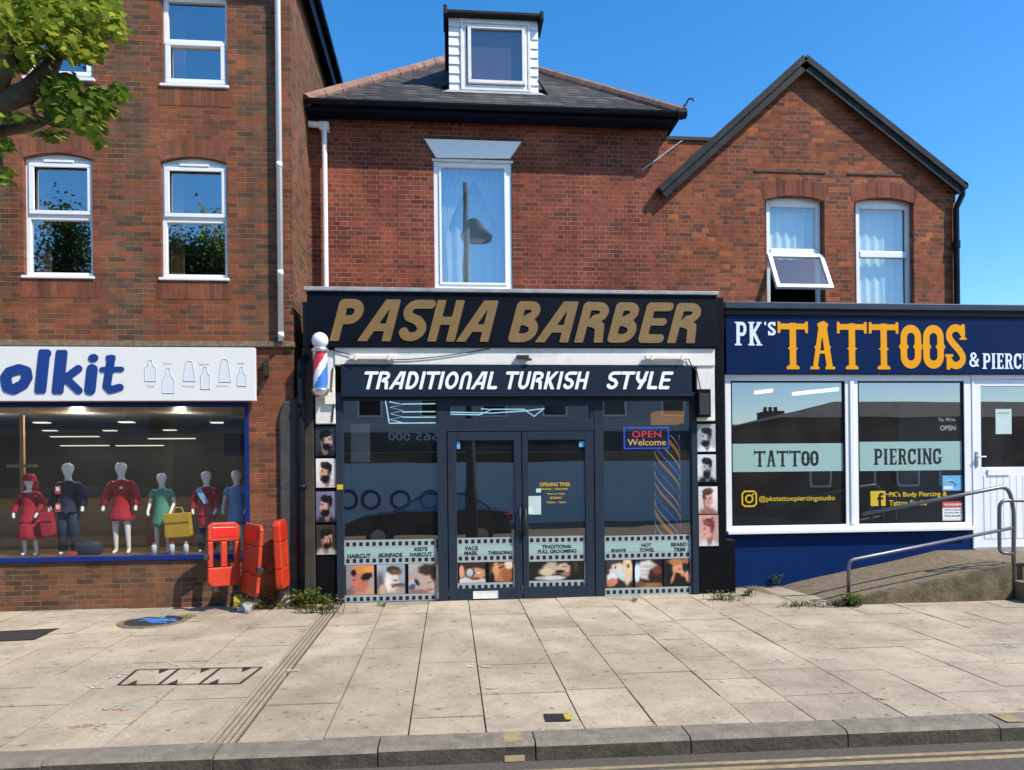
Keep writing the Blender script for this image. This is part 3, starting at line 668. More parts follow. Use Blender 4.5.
# double yellow lines and painted kerb blocks
def road_strip(mb, off0, off1, x0, x1, dz, nseg=24, breaks=()):
    r_ = random.Random(int(off0 * 1000))
    for i in range(nseg):
        a = x0 + (x1 - x0) * i / nseg; b = x0 + (x1 - x0) * (i + 1) / nseg
        P = [(a, kerb_y(a, off0)), (b, kerb_y(b, off0)), (b, kerb_y(b, off1)), (a, kerb_y(a, off1))]
        mb.add([(p, q, rz_(q) + dz) for p, q in P], [(0, 3, 2, 1)])
def off_of(px, py):
    p = ground(px, py, -KH); return (p - KB0).dot(KN)
mb = MB(); o1 = off_of(1000, 751.5); o2 = off_of(1000, 757.5)
road_strip(mb, o1 - .018, o1 + .02, ground(420, 770, -KH).x, 14, .004); road_strip(mb, o2 - .024, o2 + .024, ground(470, 770, -KH).x, 14, .004)
tag(mb.build('road_marking', M['paint_yellow']), kind='structure')
for (pa, pb) in ((503, 523), (993, 1012)):
    mb = MB(); yq = 738 if pa < 600 else 716; a, b = ground(pa, yq).x, ground(pb, yq).x; a, b = min(a, b), max(a, b)
    for (f0, d0), (f1, d1) in (((.005, 0), (KW - .03, -.002)), ((KW - .02, -.015), (KW + .012, -KH)))[: 2 if pa < 600 else 1]:
        q = []
        for x_, f, dz in ((a, f0, d0), (b, f0, d0), (b, f1, d1), (a, f1, d1)):
            y = kerb_y(x_, f + (.004 if f > .1 else 0)); q.append((x_, y, gz(y) + dz + .0075))
        mb.add(q, [(0, 3, 2, 1)])
    tag(mb.build('kerb_marking', M['paint_yellow']), kind='structure')

# ================================================================== building helpers
def wall_cells(x0, x1, z0, z1, holes, Y, depth, zones, mb, zx=(), reveal=0, zz=()):
    """front wall at Y with rectangular openings; zones(xc, zc) -> material index"""
    xs = sorted({x0, x1, *[h[0] for h in holes], *[h[1] for h in holes], *[z for z in zx if x0 < z < x1]})
    zs = sorted({z0, z1, *[h[2] for h in holes], *[h[3] for h in holes], *[z for z in zz if z0 < z < z1]})
    for a, b in zip(xs, xs[1:]):
        for c, d in zip(zs, zs[1:]):
            xc, zc = (a + b) / 2, (c + d) / 2
            if any(h[0] < xc < h[1] and h[2] < zc < h[3] for h in holes): continue
            mb.quad((a, Y, c), (b, Y, c), (b, Y, d), (a, Y, d), zones(xc, zc))
    for a, b, c, d in holes:
        e = Y + depth
        mb.quad((a, Y, c), (a, Y, d), (a, e, d), (a, e, c), reveal); mb.quad((b, Y, c), (b, e, c), (b, e, d), (b, Y, d), reveal)
        mb.quad((a, Y, c), (a, e, c), (b, e, c), (b, Y, c), reveal); mb.quad((a, Y, d), (b, Y, d), (b, e, d), (a, e, d), reveal)
def arch_pts(x0, x1, zs, za, n=12):
    c = (x0 + x1) / 2; hw = (x1 - x0) / 2; h = za - zs; rad = (hw * hw + h * h) / (2 * h); zc = za - rad
    return [(x0 + (x1 - x0) * i / n, zc + math.sqrt(max(0, rad * rad - (x0 + (x1 - x0) * i / n - c) ** 2))) for i in range(n + 1)]
def spandrel(mb, x0, x1, zs, za, Y, depth, mi=0):
    p = arch_pts(x0, x1, zs, za)
    for a, b in zip(p, p[1:]):
        mb.quad((a[0], Y, a[1]), (b[0], Y, b[1]), (b[0], Y, za + .0005), (a[0], Y, za + .0005), mi)
        mb.quad((a[0], Y, a[1]), (a[0], Y + depth, a[1]), (b[0], Y + depth, b[1]), (b[0], Y, b[1]), mi)
def arch_band(mb, x0, x1, zs, za, h, Y, mi=0):
    p = arch_pts(x0, x1, zs, za)
    top = arch_pts(x0 - .06, x1 + .06, zs + h, za + h)
    for i in range(len(p) - 1):
        mb.quad((p[i][0], Y, p[i][1]), (p[i + 1][0], Y, p[i + 1][1]), (top[i + 1][0], Y, top[i + 1][1]), (top[i][0], Y, top[i][1]), mi)
def sash_window(parent, px, gl_up, gl_lo, Y, frame_w=.055, arch=None, vent=True, glass='g_upper', sill=True, blind=None):
    """px: outer frame, gl_up/gl_lo: the two panes (pixel rectangles) measured on plane Y"""
    x0, x1, z0, z1 = rect(*px, Y); u = rect(*gl_up, Y); l = rect(*gl_lo, Y)
    mb = MB(); d0, d1 = Y, Y + .07
    zt = z1
    mb.box(x0, x1, d0, d1, u[3] + .035, zt); mb.box(x0, x1, d0, d1, z0, l[2] - .03)
    ml = (l[3] + u[2]) / 2
    mb.box(x0, l[0] if l[0] < u[0] else u[0], d0, d1, l[2] - .03, u[3] + .035); mb.box(max(l[1], u[1]), x1, d0, d1, l[2] - .03, u[3] + .035)
    xa, xb = min(l[0], u[0]), max(l[1], u[1])
    mb.box(xa, xb, d0, d1, l[3] + .0, u[2] - .0)
    fr = mb.build('window', M['upvc'], parent, bevel=.006)
    # opening casement, a second frame proud of the first
    c, side = (u, 1) if (u[1] - u[0]) < (l[1] - l[0]) else (l, 0)
    mb = MB(); w = .06
    mb.frame(c[0] - w, c[1] + w, c[2] - w * .8, c[3] + w * .8, w, d0 - .022, d0 - .002, 0, w * .8, w * .8)
    mb.build('casement', M['upvc'], fr, bevel=.006)
    for g in (u, l):
        m2 = MB(); m2.quad((g[0] - .002, Y + .03, g[2] - .002), (g[1] + .002, Y + .03, g[2] - .002), (g[1] + .002, Y + .03, g[3] + .002), (g[0] - .002, Y + .03, g[3] + .002)); m2.build('pane', M[glass], fr)
    if vent:
        cx = (x0 + x1) / 2; zc = (u[3] + .035 + z1) / 2 + .02
        boxo('trickle_vent', M['upvc'], fr, cx - .17, cx + .17, d0 - .03, d0 - .001, u[3] + .055, u[3] + .085, .004)
    if arch:
        p = arch_pts(x0, x1, z1, arch)
        m2 = MB(); m2.prism([(x0, z1 + .002), (x1, z1 + .002)] + [(a, b - .002) for a, b in p[::-1]][1:-1] , Y + .01, Y + .06); fix_normals(m2.build('arch_head', M['upvc'], fr))
    if sill:
        boxo('sill', M['upvc'], fr, x0 - .025, x1 + .02, d0 - .075, d0 + .02, z0 - .035, z0 - .002, .006)
    return fr, (x0, x1, z0, z1)

# ================================================================== BROWN BRICK BUILDING (outfitter's shop)
B1 = thing('brick_building', 'tall brown and orange brick building with white casement windows and a blue framed shop window', 'building')
XC = AX(293, 0, 300)                                        # its street corner
XW0 = XC - 9.5; ZT = 7.95; SIDE = 9.0
win = [((26, 160, 94.5, 277), (35, 168, 88, 211), (31, 220, 91, 270), 154.5), ((162.5, 164, 228.5, 279), (170, 172, 222, 214), (167, 223, 225, 272), 158.5),
       ((163.5, -2, 228, 87), (168, 5, 225, 40), (171, 47, 221, 80), None), ((27, -9, 95, 80), (32, -2, 91, 32), (35, 40, 87, 72), None)]
holes = []; info = []
for o_, u_, l_, ar in win:
    x0, x1, z0, z1 = rect(*o_, .05); za = AZ((o_[0] + o_[2]) / 2, ar, .05) if ar else z1
    holes.append((x0, x1, z0 - .036, za)); info.append((x0, x1, z0, z1, za, ar))
# two more of the same windows, further along the front beyond the picture edge
sx0, sx1, sz0, sz1 = rect(-260, 403, 249.5, 563.5, 0)
RIS = sz0
holes.append((XW0 + .6, sx1, sz0, sz1))
mb = MB()
def zone(xc, zc):
    tooth = .10 if int(math.floor(zc / .1845)) % 2 else 0.
    if zc < RIS and xc < sx1: return 1 if rs.random() < .0 else 0
    if zc < AZ(270, 346, 0): return 1
    for x0, x1, z0, z1, za, ar in info:
        if x0 - .11 - tooth < xc < x1 + .11 + tooth: return 1
    if xc > XC - .12 - tooth: return 1
    return 0
zx = [v for i in info for v in (i[0] - .21, i[1] + .21, i[0] - .11, i[1] + .11)] + [XC - .22, XC - .12]
wall_cells(XW0, XC, -.3, ZT, holes, 0, .13, zone, mb, zx, reveal=1, zz=[AZ(270, 346, 0), RIS] + [k * .1845 for k in range(-2, 45)])
mb.quad((XC, 0, -.3), (XC, SIDE, -.3), (XC, SIDE, ZT), (XC, 0, ZT), 0)
mb.quad((XW0, 0, -.3), (XW0, 0, ZT), (XW0, SIDE, ZT), (XW0, SIDE, -.3), 0)
mb.quad((XW0, SIDE, -.3), (XW0, SIDE, ZT), (XC, SIDE, ZT), (XC, SIDE, -.3), 0)
for x0, x1, z0, z1, za, ar in info:
    if ar: spandrel(mb, x0, x1, z1, za, 0, .05, 1)
wall1 = mb.build('wall', [M['brown_brick'], M['orange_brick']], B1)
for x0, x1, z0, z1, za, ar in info:
    if ar: mb = MB(); arch_band(mb, x0, x1, z1, za, .215, -.003); mb.build('brick_arch', M['soldier'], B1)
    boxo('soldier_course', M['soldier'], B1, x0 - .05, x1 + .05, -.004, .004, z0 - .255, z0 - .037)
for (o_, u_, l_, ar), i in zip(win, info): sash_window(B1, o_, u_, l_, .05, arch=i[4] if ar else None, vent=bool(ar))
# dark rooms behind the upper windows
for i in info:
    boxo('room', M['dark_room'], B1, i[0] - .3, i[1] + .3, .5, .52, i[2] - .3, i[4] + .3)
for k, i in enumerate(info[:3]):
    # a strip of drawn curtain at the side of each room
    mb = MB(); xx = i[0] + .03; n_ = 14
    for j in range(n_): mb.v += [(xx + .012 * j, .22 + .02 * (j % 2), i[2] + .02), (xx + .012 * j, .22 + .02 * (j % 2), i[4] - .05)]
    for j in range(n_ - 1): mb.f.append([2 * j, 2 * j + 2, 2 * j + 3, 2 * j + 1]); mb.m.append(0)
    tag(mb.build('curtain', M['tan'], smooth=True), ['beige curtain behind the arched window nearest the tree', 'beige curtain behind the arched window above the bottle pictures', 'beige curtain behind the topmost window beside the white downpipe'][k], 'curtain')
# eaves: front soffit and fascia, dark blue soffit along the side
e0 = ZT - .12
mb = MB(); OV = .27
mb.box(XW0 - .2, XC + .10, -OV, -.002, e0, e0 + .03); mb.box(XW0 - .2, XC + .10, -OV - .025, -OV - .001, e0 - .03, e0 + .19)
mb.build('front_eaves', M['white_paint'], B1)
mb = MB(); mb.box(XC + .002, XC + .10, -.01, SIDE, e0 + .003, e0 + .03); mb.box(XC + .10, XC + .122, -OV - .02, SIDE, e0 - .1, e0 + .2)
for j in range(3): mb.box(XC + .02 + .028 * j, XC + .03 + .028 * j, 0, SIDE, e0 - .01, e0 + .002)
mb.build('side_eaves', M['dark_blue'], B1)
mb = MB(); r0 = e0 + .19
mb.add([(XW0 - .2, -OV - .1, r0), (XC + .18, -OV - .1, r0), (XC + .18, SIDE + .1, r0), (XW0 - .2, SIDE + .1, r0), (XW0 + 3.5, SIDE / 2, r0 + 2.6), (XC - 3.5, SIDE / 2, r0 + 2.6)],
       [(0, 1, 5, 4), (1, 2, 5), (2, 3, 4, 5), (3, 0, 4), (3, 2, 1, 0)])
mb.build('roof', M['roof_tile'], B1)
mb = MB(); mb.tube([(XC + .16, -OV - .05, r0 - .02), (XC + .16, SIDE, r0 - .02)], .045, 8); mb.build('side_gutter', M['black_gutter'], B1)
# white downpipe
pxp = lambda y: AX(277.0 if y < 100 else 279.5, -.07, y)
mb = MB(); top = at(277.5, -8, -.075); bot = at(281, 341, -.075)
mb.tube([(top.x, -.2, e0 - .02), (top.x, -.14, e0 - .1), (top.x, -.075, e0 - .2), tuple(bot)], .033, 12)
for py in (165, 273, 335):
    p = Vector((top.x + (bot.x - top.x) * (e0 - .2 - AZ(279, py, -.075)) / (e0 - .2 - bot.z), -.075, AZ(279, py, -.075))); mb.tube([(p.x, -.075, p.z - .03), (p.x, -.075, p.z + .03)], .037, 12)
    mb.box(p.x - .02, p.x + .02, -.05, -.003, p.z - .02, p.z + .02)
mb.build('downpipe', M['upvc'], B1, smooth=True)
# string course above the shop, grey rendered pier, stone band
zc = AZ(150, 344.5, 0)
boxo('brick_band', M['concrete'], B1, XW0, XC + .02, -.05, -.001, zc - .03, zc + .035, .008)
x0, x1, z0, z1 = rect(280, 404, 297, 602, -.03)
mb = MB(); mb.prism([(x0, z0 - .1), (x1 + .03, z0 - .1), (x1 + .03, z1 + .08), (x0 + .05, z1 + .02), (x0, z1 - .15)], -.045, .3)
mb.build('rendered_pier', M['render'], B1, bevel=.02)
# shop window: blue frame, glass, display
fw = .055
x0, x1, z0, z1 = XW0 + .6, sx1, sz0, sz1
mb = MB(); mb.box(x0, x1, .0, .09, z1 - .045, z1); mb.box(x0, x1, -.03, .09, z0, z0 + .06); mb.box(x1 - fw, x1, .002, .088, z0 + .06, z1 - .045); mb.box(x0, x0 + fw, .002, .088, z0 + .06, z1 - .045)
mx_ = AX(-60, 0); mb.box(mx_, mx_ + .07, .004, .086, z0 + .06, z1 - .045)
sf = mb.build('shop_window', M['blue_frame'], B1, bevel=.006)
mb = MB(); mb.quad((x0 + fw, .05, z0 + .06), (x1 - fw, .05, z0 + .06), (x1 - fw, .05, z1 - .045), (x0 + fw, .05, z1 - .045)); mb.build('pane', M['g_shop'], sf)
PLZ = z0 + .03                                                 # display platform
mb = MB(); mb.box(x0 - .2, XC - .35, .14, 1.5, PLZ - .08, PLZ); mb.build('display_platform', M['wood'], B1)
mb = MB(); mb.quad((x0 - .3, 5.5, -.2), (XC - .3, 5.5, -.2), (XC - .3, 5.5, 3.4), (x0 - .3, 5.5, 3.4))
mb.quad((XC - .33, .14, -.2), (XC - .33, .14, 3.4), (XC - .33, 5.5, 3.4), (XC - .33, 5.5, -.2)); mb.quad((x0 - .28, .14, -.2), (x0 - .28, 5.5, -.2), (x0 - .28, 5.5, 3.4), (x0 - .28, .14, 3.4))
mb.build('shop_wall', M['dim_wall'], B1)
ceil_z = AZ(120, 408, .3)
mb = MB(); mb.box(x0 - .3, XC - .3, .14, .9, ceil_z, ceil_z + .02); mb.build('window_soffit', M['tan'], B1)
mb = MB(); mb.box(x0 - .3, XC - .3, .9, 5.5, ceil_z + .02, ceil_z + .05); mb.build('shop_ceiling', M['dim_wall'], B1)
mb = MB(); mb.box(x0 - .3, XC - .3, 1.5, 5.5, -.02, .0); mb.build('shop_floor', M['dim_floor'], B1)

# ================================================================== BARBER'S HOUSE
B2 = thing('barber_house', 'red brick house with slate hipped roof and white dormer above the black barber shop front', 'building')
YU = 1.1
bx0 = AX(311, YU, 250) - .25; bx1 = AX(668, YU, 200)
zg = (AZ(304, 99.5, YU - .27) + AZ(684, 117, YU - .27)) / 2; zE = zg - .072
zb = 3.12
hw = rect(434, 161, 512, 291, YU + .03)
mb = MB()
wall_cells(bx0, bx1, zb, zE, [(hw[0], hw[1], hw[2] - .03, hw[3])], YU, .12, lambda a, b: 0, mb)
mb.quad((bx1, YU, zb), (bx1, YU + 7, zb), (bx1, YU + 7, zE), (bx1, YU, zE)); mb.quad((bx0, YU, zb), (bx0, YU, zE), (bx0, YU + 7, zE), (bx0, YU + 7, zb))
mb.quad((bx0, YU + 7, zb), (bx0, YU + 7, zE), (bx1, YU + 7, zE), (bx1, YU + 7, zb))
mb.build('wall', M['red_brick'], B2)
# eaves, fascia, gutter
YE = YU - .27
gx0, gx1 = AX(304, YE, 105), AX(684, YE, 120); zg0, zg1 = AZ(304, 99.5, YE), AZ(684, 117, YE); zg = (zg0 + zg1) / 2
mb = MB(); mb.box(gx0 + .03, gx1 - .1, YE + .02, YU - .002, zg - .085, zg - .07); mb.box(gx0 + .03, gx1 - .1, YE + .0, YE + .019, zg - .10, zg - .015)
mb.build('eaves_fascia', M['dark_blue'], B2)
mb = MB(); ga = [(.055 * math.cos(t), .055 * math.sin(t)) for t in [math.pi + math.pi * i / 8 for i in range(9)]]
for (xa, xb) in ((gx0, gx1),):
    k = len(mb.v)
    for x in (xa, xb):
        for a, c in ga: mb.v.append((x, YE - .06 + a, zg + c + .0))
    for i in range(8): mb.f.append([k + i, k + i + 1, k + 9 + i + 1, k + 9 + i]); mb.m.append(0)
    for s0 in (0, 9): mb.f.append([k + s0 + i for i in range(9)]); mb.m.append(0)
mb.box(gx0 + .6, gx0 + .66, YE - .12, YE + .01, zg - .062, zg - .045)
mb.tube([(gx1 - .12, YE - .06, zg - .02), (gx1 + .01, YE - .06, zg - .02)], .063, 10)
mb.build('gutter', M['black_gutter'], B2)
# hipped roof meeting at a peak behind the dormer
ap = at(473, 53, YU + 3.3)
rx0, rx1 = gx0 + .02, gx1 - .02; zr = zg + .0; yb = YU + 7.3
pk = (ap.x, YU + 3.3, ap.z)
mb = MB(); A0, A1, A2, A3 = (rx0, YE - .03, zr), (rx1, YE - .03, zr), (rx1, yb, zr), (rx0, yb, zr)
mb.add([A0, A1, A2, A3, pk], [(0, 1, 4), (1, 2, 4), (2, 3, 4), (3, 0, 4)])
roof = mb.build('roof', M['slate'], B2)
def hip(a, b):
    mb = MB(); a, b = Vector(a), Vector(b); n_ = 13
    for i in range(n_):
        p = a.lerp(b, i / n_); q = a.lerp(b, (i + 1.06) / n_); mb.tube([p + Vector((0, 0, .0)), q + Vector((0, 0, .012))], [.085, .075], 10)
    return mb.build('hip_tile', M['ridge'], roof)
hip(A0, pk); hip(A1, pk)
mb = MB(); c1 = Vector(A1); mb.tube([c1 + Vector((-.04, 0, .05)), c1 + Vector((.03, -.02, .12)), c1 + Vector((.07, -.03, .19)), c1 + Vector((.12, -.03, .2)), c1 + Vector((.14, -.03, .16))], .013, 6)
mb.build('hip_iron', M['iron'], roof)
def roof_y(z): return YE - .03 + (z - zr) * (pk[1] - YE + .03) / (pk[2] - zr)
# dormer
YD = 1.62
d = rect(449, 14, 538, 95, YD)
YD = roof_y(d[2] + .02); d = rect(449, 20, 538, 94, YD)
dw = rect(460.5, 23, 530, 92, YD); dg_ = rect(471, 31, 522, 82, YD)
yk = roof_y(d[3] - .02)
mb = MB()
mb.add([(d[0], YD, d[2] - .1), (d[0], YD, d[3]), (d[0], yk + .3, d[3]), (d[0], YD + .05, d[2] - .1)], [(0, 1, 2, 3)])
mb.add([(d[1], YD, d[2] - .1), (d[1], YD, d[3]), (d[1], yk + .3, d[3]), (d[1], YD + .05, d[2] - .1)], [(0, 3, 2, 1)])
mb.quad((d[0], YD + .03, d[2] - .05), (dw[0], YD + .03, d[2] - .05), (dw[0], YD + .03, d[3]), (d[0], YD + .03, d[3])); mb.quad((dw[1], YD + .03, d[2] - .05), (d[1], YD + .03, d[2] - .05), (d[1], YD + .03, d[3]), (dw[1], YD + .03, d[3]))
dorm = mb.build('dormer', M['clad'], B2)
mb = MB(); nb = 8; hgt = (d[3] - d[2]) / nb
for k in range(nb):                                       # overlapping boards either side of the window
    z0 = d[2] + k * hgt
    for xa, xb in ((d[0], dw[0] - .004), (dw[1] + .004, d[1])):
        mb.add([(xa, YD - .022, z0), (xb, YD - .022, z0), (xb, YD - .004, z0 + hgt + .004), (xa, YD - .004, z0 + hgt + .004), (xa, YD + .01, z0), (xb, YD + .01, z0)], [(0, 1, 2, 3), (4, 5, 1, 0)])
mb.box(dw[0] - .004, dw[1] + .004, YD - .012, YD + .02, dw[3], d[3])
mb.build('cladding_board', M['clad'], dorm)
mb = MB(); mb.frame(dw[0], dw[1], dw[2], dw[3], .035, YD - .035, YD + .03); mb.frame(dg_[0] - .05, dg_[1] + .045, dg_[2] - .05, dg_[3] + .05, .05, YD - .052, YD - .01)
mb.frame(dw[0] + .035, dw[1] - .035, dw[2] + .035, dw[3] - .035, .05, YD - .02, YD + .02)
mb.build('window_frame', M['white_paint'], dorm, bevel=.005)
mb = MB(); mb.quad((dg_[0] - .01, YD - .015, dg_[2] - .01), (dg_[1] + .01, YD - .015, dg_[2] - .01), (dg_[1] + .01, YD - .015, dg_[3] + .01), (dg_[0] - .01, YD - .015, dg_[3] + .01)); mb.build('pane', M['g_plain'], dorm)
boxo('dark_lining', M['purple_blind'], dorm, dw[0] - .02, dw[1] + .02, YD + .06, YD + .08, dw[2] - .1, dw[3] + .05)
mb = MB(); mb.box(d[0] - .06, d[1] + .06, YD - .13, yk + .6, d[3] + .002, d[3] + .05); mb.box(d[0] - .075, d[0] - .02, YD - .14, YD + .3, d[3] - .03, d[3] + .11); mb.box(d[1] + .02, d[1] + .075, YD - .14, YD + .3, d[3] - .05, d[3] + .08)
mb.build('flat_roof', M['bargeboard'], dorm, bevel=.01)
mb = MB()
for s_, xx in ((-1, d[0]), (1, d[1])):
    z_ = d[2] - .02
    mb.add([(xx, YD - .03, z_ + .25), (xx + s_ * .15, YD - .05, z_ - .0), (xx + s_ * .13, YD + .25, z_ + .19), (xx, YD + .25, z_ + .4)], [(0, 1, 2, 3)])
mb.add([(d[0] - .1, YD - .1, roof_y(0) * 0 + zr + (YD - .1 - YE + .03) * (pk[2] - zr) / (pk[1] - YE + .03) + .012), (d[1] + .1, YD - .1, zr + (YD - .1 - YE + .03) * (pk[2] - zr) / (pk[1] - YE + .03) + .012), (d[1] + .02, YD - .024, d[2] + .03), (d[0] - .02, YD - .024, d[2] + .03)], [(0, 1, 2, 3)])
mb.build('lead_flashing', M['lead'], dorm)
# big single-pane window with white painted stone lintel
gw = rect(441.5, 168, 504.5, 283, YU + .03)
mb = MB(); mb.box(hw[0], hw[1], YU + .02, YU + .10, gw[3], hw[3] - .03); mb.box(hw[0], hw[1], YU + .02, YU + .10, hw[2], gw[2]); mb.box(hw[0], gw[0], YU + .02, YU + .10, gw[2], gw[3]); mb.box(gw[1], hw[1], YU + .02, YU + .10, gw[2], gw[3])
bw_ = mb.build('window', M['upvc'], B2, bevel=.006)
mb = MB(); mb.frame(gw[0] - .03, gw[1] + .03, gw[2] - .03, gw[3] + .03, .03, YU + .004, YU + .018); mb.build('glazing_bead', M['upvc'], bw_, bevel=.004)
mb = MB(); mb.quad((gw[0], YU + .05, gw[2]), (gw[1], YU + .05, gw[2]), (gw[1], YU + .05, gw[3]), (gw[0], YU + .05, gw[3])); mb.build('pane', M['g_curt'], bw_)
boxo('head_trim', M['grimy_white'], bw_, hw[0] - .02, hw[1] + .02, YU - .015, YU + .1, hw[3] - .03, hw[3] + .0, .004)
boxo('sill', M['grimy_white'], bw_, hw[0] - .05, hw[1] + .05, YU - .07, YU + .02, hw[2] - .05, hw[2] - .002, .008)
lt = [at(424, 138.5, YU - .02), at(521.5, 141.5, YU - .02), at(510, 158.5, YU - .02), at(436, 157.5, YU - .02)]
mb = MB(); mb.prism([(lt[3].x, lt[3].z), (lt[2].x, lt[2].z), (lt[1].x, lt[1].z), (lt[0].x, lt[0].z)], YU - .025, YU + .05)
mb.build('lintel', M['lintel_white'], B2, bevel=.008)
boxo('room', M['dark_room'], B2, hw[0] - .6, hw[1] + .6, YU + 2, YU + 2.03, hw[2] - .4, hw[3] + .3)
# net curtains tied back to both sides
def drape(name, label, xa, xb, z0, z1, Y, gather, m, n_=36, nz=24, grp=None):
    mb = MB()
    for j in range(nz + 1):
        t = j / nz; z = z1 + (z0 - z1) * t
        a, b = gather(t)
        for i in range(n_ + 1):
            s_ = i / n_; x = xa + (xb - xa) * (a + (b - a) * s_)
            mb.v.append((x, Y + .018 * math.sin(s_ * 38 + .6 * math.sin(t * 3)) * (.6 + .4 * t), z))
    for j in range(nz):
        for i in range(n_):
            k = j * (n_ + 1) + i; mb.f.append([k, k + n_ + 1, k + n_ + 2, k + 1]); mb.m.append(0)
    return tag(mb.build(name, m, smooth=True), label, 'curtain', grp)
def tieL(t): return (0.0, .62 - .50 * math.sin(min(1, t / .62) * math.pi / 2) if t < .62 else .12 + .10 * (t - .62))
def tieR(t): return (1 - (tieL(t)[1]) * .9, 1.0)
drape('curtain', 'net curtain tied back below the single big window, swept to the downpipe side', gw[0] - .05, gw[1] + .05, gw[2] - .05, gw[3] + .05, YU + .22, tieL, M['curtain'])
drape('curtain', 'net curtain tied back in the single big window, swept towards the gable', gw[0] - .05, gw[1] + .05, gw[2] - .05, gw[3] + .05, YU + .26, tieR, M['curtain'])
drape('curtain', 'plain white sheer hanging flat behind the tied net curtains', gw[0] - .05, gw[1] + .05, gw[2] - .05, gw[3] + .05, YU + .36, lambda t: (0, 1), M['curtain'])
# grey downpipe at its corner
mb = MB(); p = at(325, 200, YU - .1); t0 = at(308, 118, YE + .02)
mb.tube([(t0.x - .02, YU - .1, zg - .21), (p.x, YU - .1, zg - .225)], .042, 10); mb.tube([(p.x, YU - .1, zg - .2), (p.x, YU - .1, 3.0)], .036, 12); mb.box(p.x - .06, p.x + .06, YU - .13, YU - .02, zg - .29, zg - .18)
mb.build('downpipe', M['white_paint'], B2, smooth=False)
# ================================================================== GABLED HOUSE with the tattoo shop
B3 = thing('gabled_house', 'orange red brick gabled house with dark bargeboards above the navy tattoo shop front', 'building')
gxl, gxr = bx1 + .001, AX(956, YU, 250)
vl, va, vr = at(661, 187, YU), at(805, 62, YU), at(963, 187, YU)
zfoot = min(vl.z, vr.z) - .05
u1 = rect(766.5, 197, 821, 305, YU + .1); u2 = rect(856, 199, 910, 305, YU + .1)
zs1, za1 = AZ(794, 201, YU), AZ(794, 195.5, YU)
gh = []
for (a, b, c, e), px in ((u1, 794), (u2, 883)):
    gh.append((AX(px - 28.5, YU, 250), AX(px + 31, YU, 250), 3.35, AZ(px, 195.5, YU) if px < 800 else AZ(px, 197.5, YU)))
mb = MB()
wall_cells(gxl, gxr, zb, zfoot, gh, YU, .12, lambda a, b: 0, mb)
def lerp_z(x):
    if x < va.x: return vl.z + (va.z - vl.z) * (x - vl.x) / (va.x - vl.x)
    return va.z + (vr.z - va.z) * (x - va.x) / (vr.x - va.x)
mb.add([(gxl, YU, zfoot), (gxr, YU, zfoot), (gxr, YU, lerp_z(gxr)), (va.x, YU, va.z), (gxl, YU, max(zfoot + .01, lerp_z(gxl)))], [(0, 1, 2, 3, 4)])
mb.quad((gxr, YU, zb), (gxr, YU + 8, zb), (gxr, YU + 8, lerp_z(gxr)), (gxr, YU, lerp_z(gxr)))
mb.add([(gxl, YU + 8, 0), (gxr, YU + 8, 0), (gxr, YU + 8, zfoot), (va.x, YU + 8, va.z), (gxl, YU + 8, zfoot)], [(4, 3, 2, 1, 0)])
for h in gh: spandrel(mb, h[0], h[1], h[3] - .075, h[3], YU, .06)
g3 = mb.build('wall', M['gable_brick'], B3)
for h in gh: mb = MB(); arch_band(mb, h[0] - .02, h[1] + .02, h[3] - .075, h[3], .225, YU - .003); mb.build('brick_arch', M['gable_soldier'], B3)
for (p0, p1, yy) in ((754, 826, 171), (847, 906, 174)):
    a, b = at(p0, yy, YU), at(p1, yy + 1, YU); mb = MB(); mb.box(a.x, b.x, YU - .014, YU - .001, a.z - .012, a.z + .014); mb.build('string_course', M['dark_pier'], B3)
# party wall that stands up between the two houses
p = rect(670, 139, 712, 195, YU)
mb = MB(); mb.box(p[0] - .05, p[1] + .1, YU + .02, YU + .5, p[2] - .3, p[3] - .02); mb.build('party_wall', M['gable_brick'], B3)
boxo('coping', M['dark_pier'], B3, p[0] - .08, p[1] + .13, YU - .01, YU + .53, p[3] - .019, p[3] + .03)
a, b = at(642, 170, YU), at(684, 139, YU)
mb = MB(); mb.prism([(a.x, a.z - .012), (b.x, b.z - .012), (b.x, b.z + .008), (a.x, a.z + .008)], YU - .004, YU - .001); mb.build('mortar_fillet', M['lead'], B3)
# bargeboards, verge and roof planes
YV = YU - .12
mb = MB(); mr = MB()
E0, EA, E1 = at(660, 190, YV), at(805, 58, YV), at(966, 187, YV)
def board(a, b, y0, y1, lo, hi, mb_):
    d = Vector((b.x - a.x, 0, b.z - a.z)).normalized(); nn = Vector((-d.z, 0, d.x))
    if nn.z < 0: nn = -nn
    q = [a + nn * lo, b + nn * lo, b + nn * hi, a + nn * hi]
    mb_.prism([(v.x, v.z) for v in (q if a.x < b.x else [q[1], q[0], q[3], q[2]])], y0, y1)
for a, b in ((E0, EA), (EA, E1)):
    board(a, b, YV, YV + .028, -.135, -.04, mb); board(a, b, YV - .03, YV + .02, -.04, .012, mb)
    board(a, b, YV + .03, YU - .002, -.075, -.06, mb)
fix_normals(mb.build('bargeboard', M['bargeboard'], B3))
for a, b in ((E0, EA), (EA, E1)): board(a, b, YV - .02, YU + 8, .012, .05, mr)
fix_normals(mr.build('roof', M['bargeboard'], B3))
mb = MB(); e = at(962, 186, YV)
mb.tube([(e.x + .03, YV - .02, e.z), (e.x + .03, YU + 7.5, e.z)], .06, 10); q = at(957, 200, YU - .08)
mb.tube([(e.x + .02, YU - .1, e.z - .02), (e.x + .02, YU - .1, e.z - .12), (q.x, YU - .06, q.z - .12), (q.x, YU - .06, zb)], .04, 12)
for yy in (246,): z_ = AZ(957, yy, YU); mb.tube([(q.x, YU - .06, z_ - .05), (q.x, YU - .06, z_ + .05)], .052, 12)
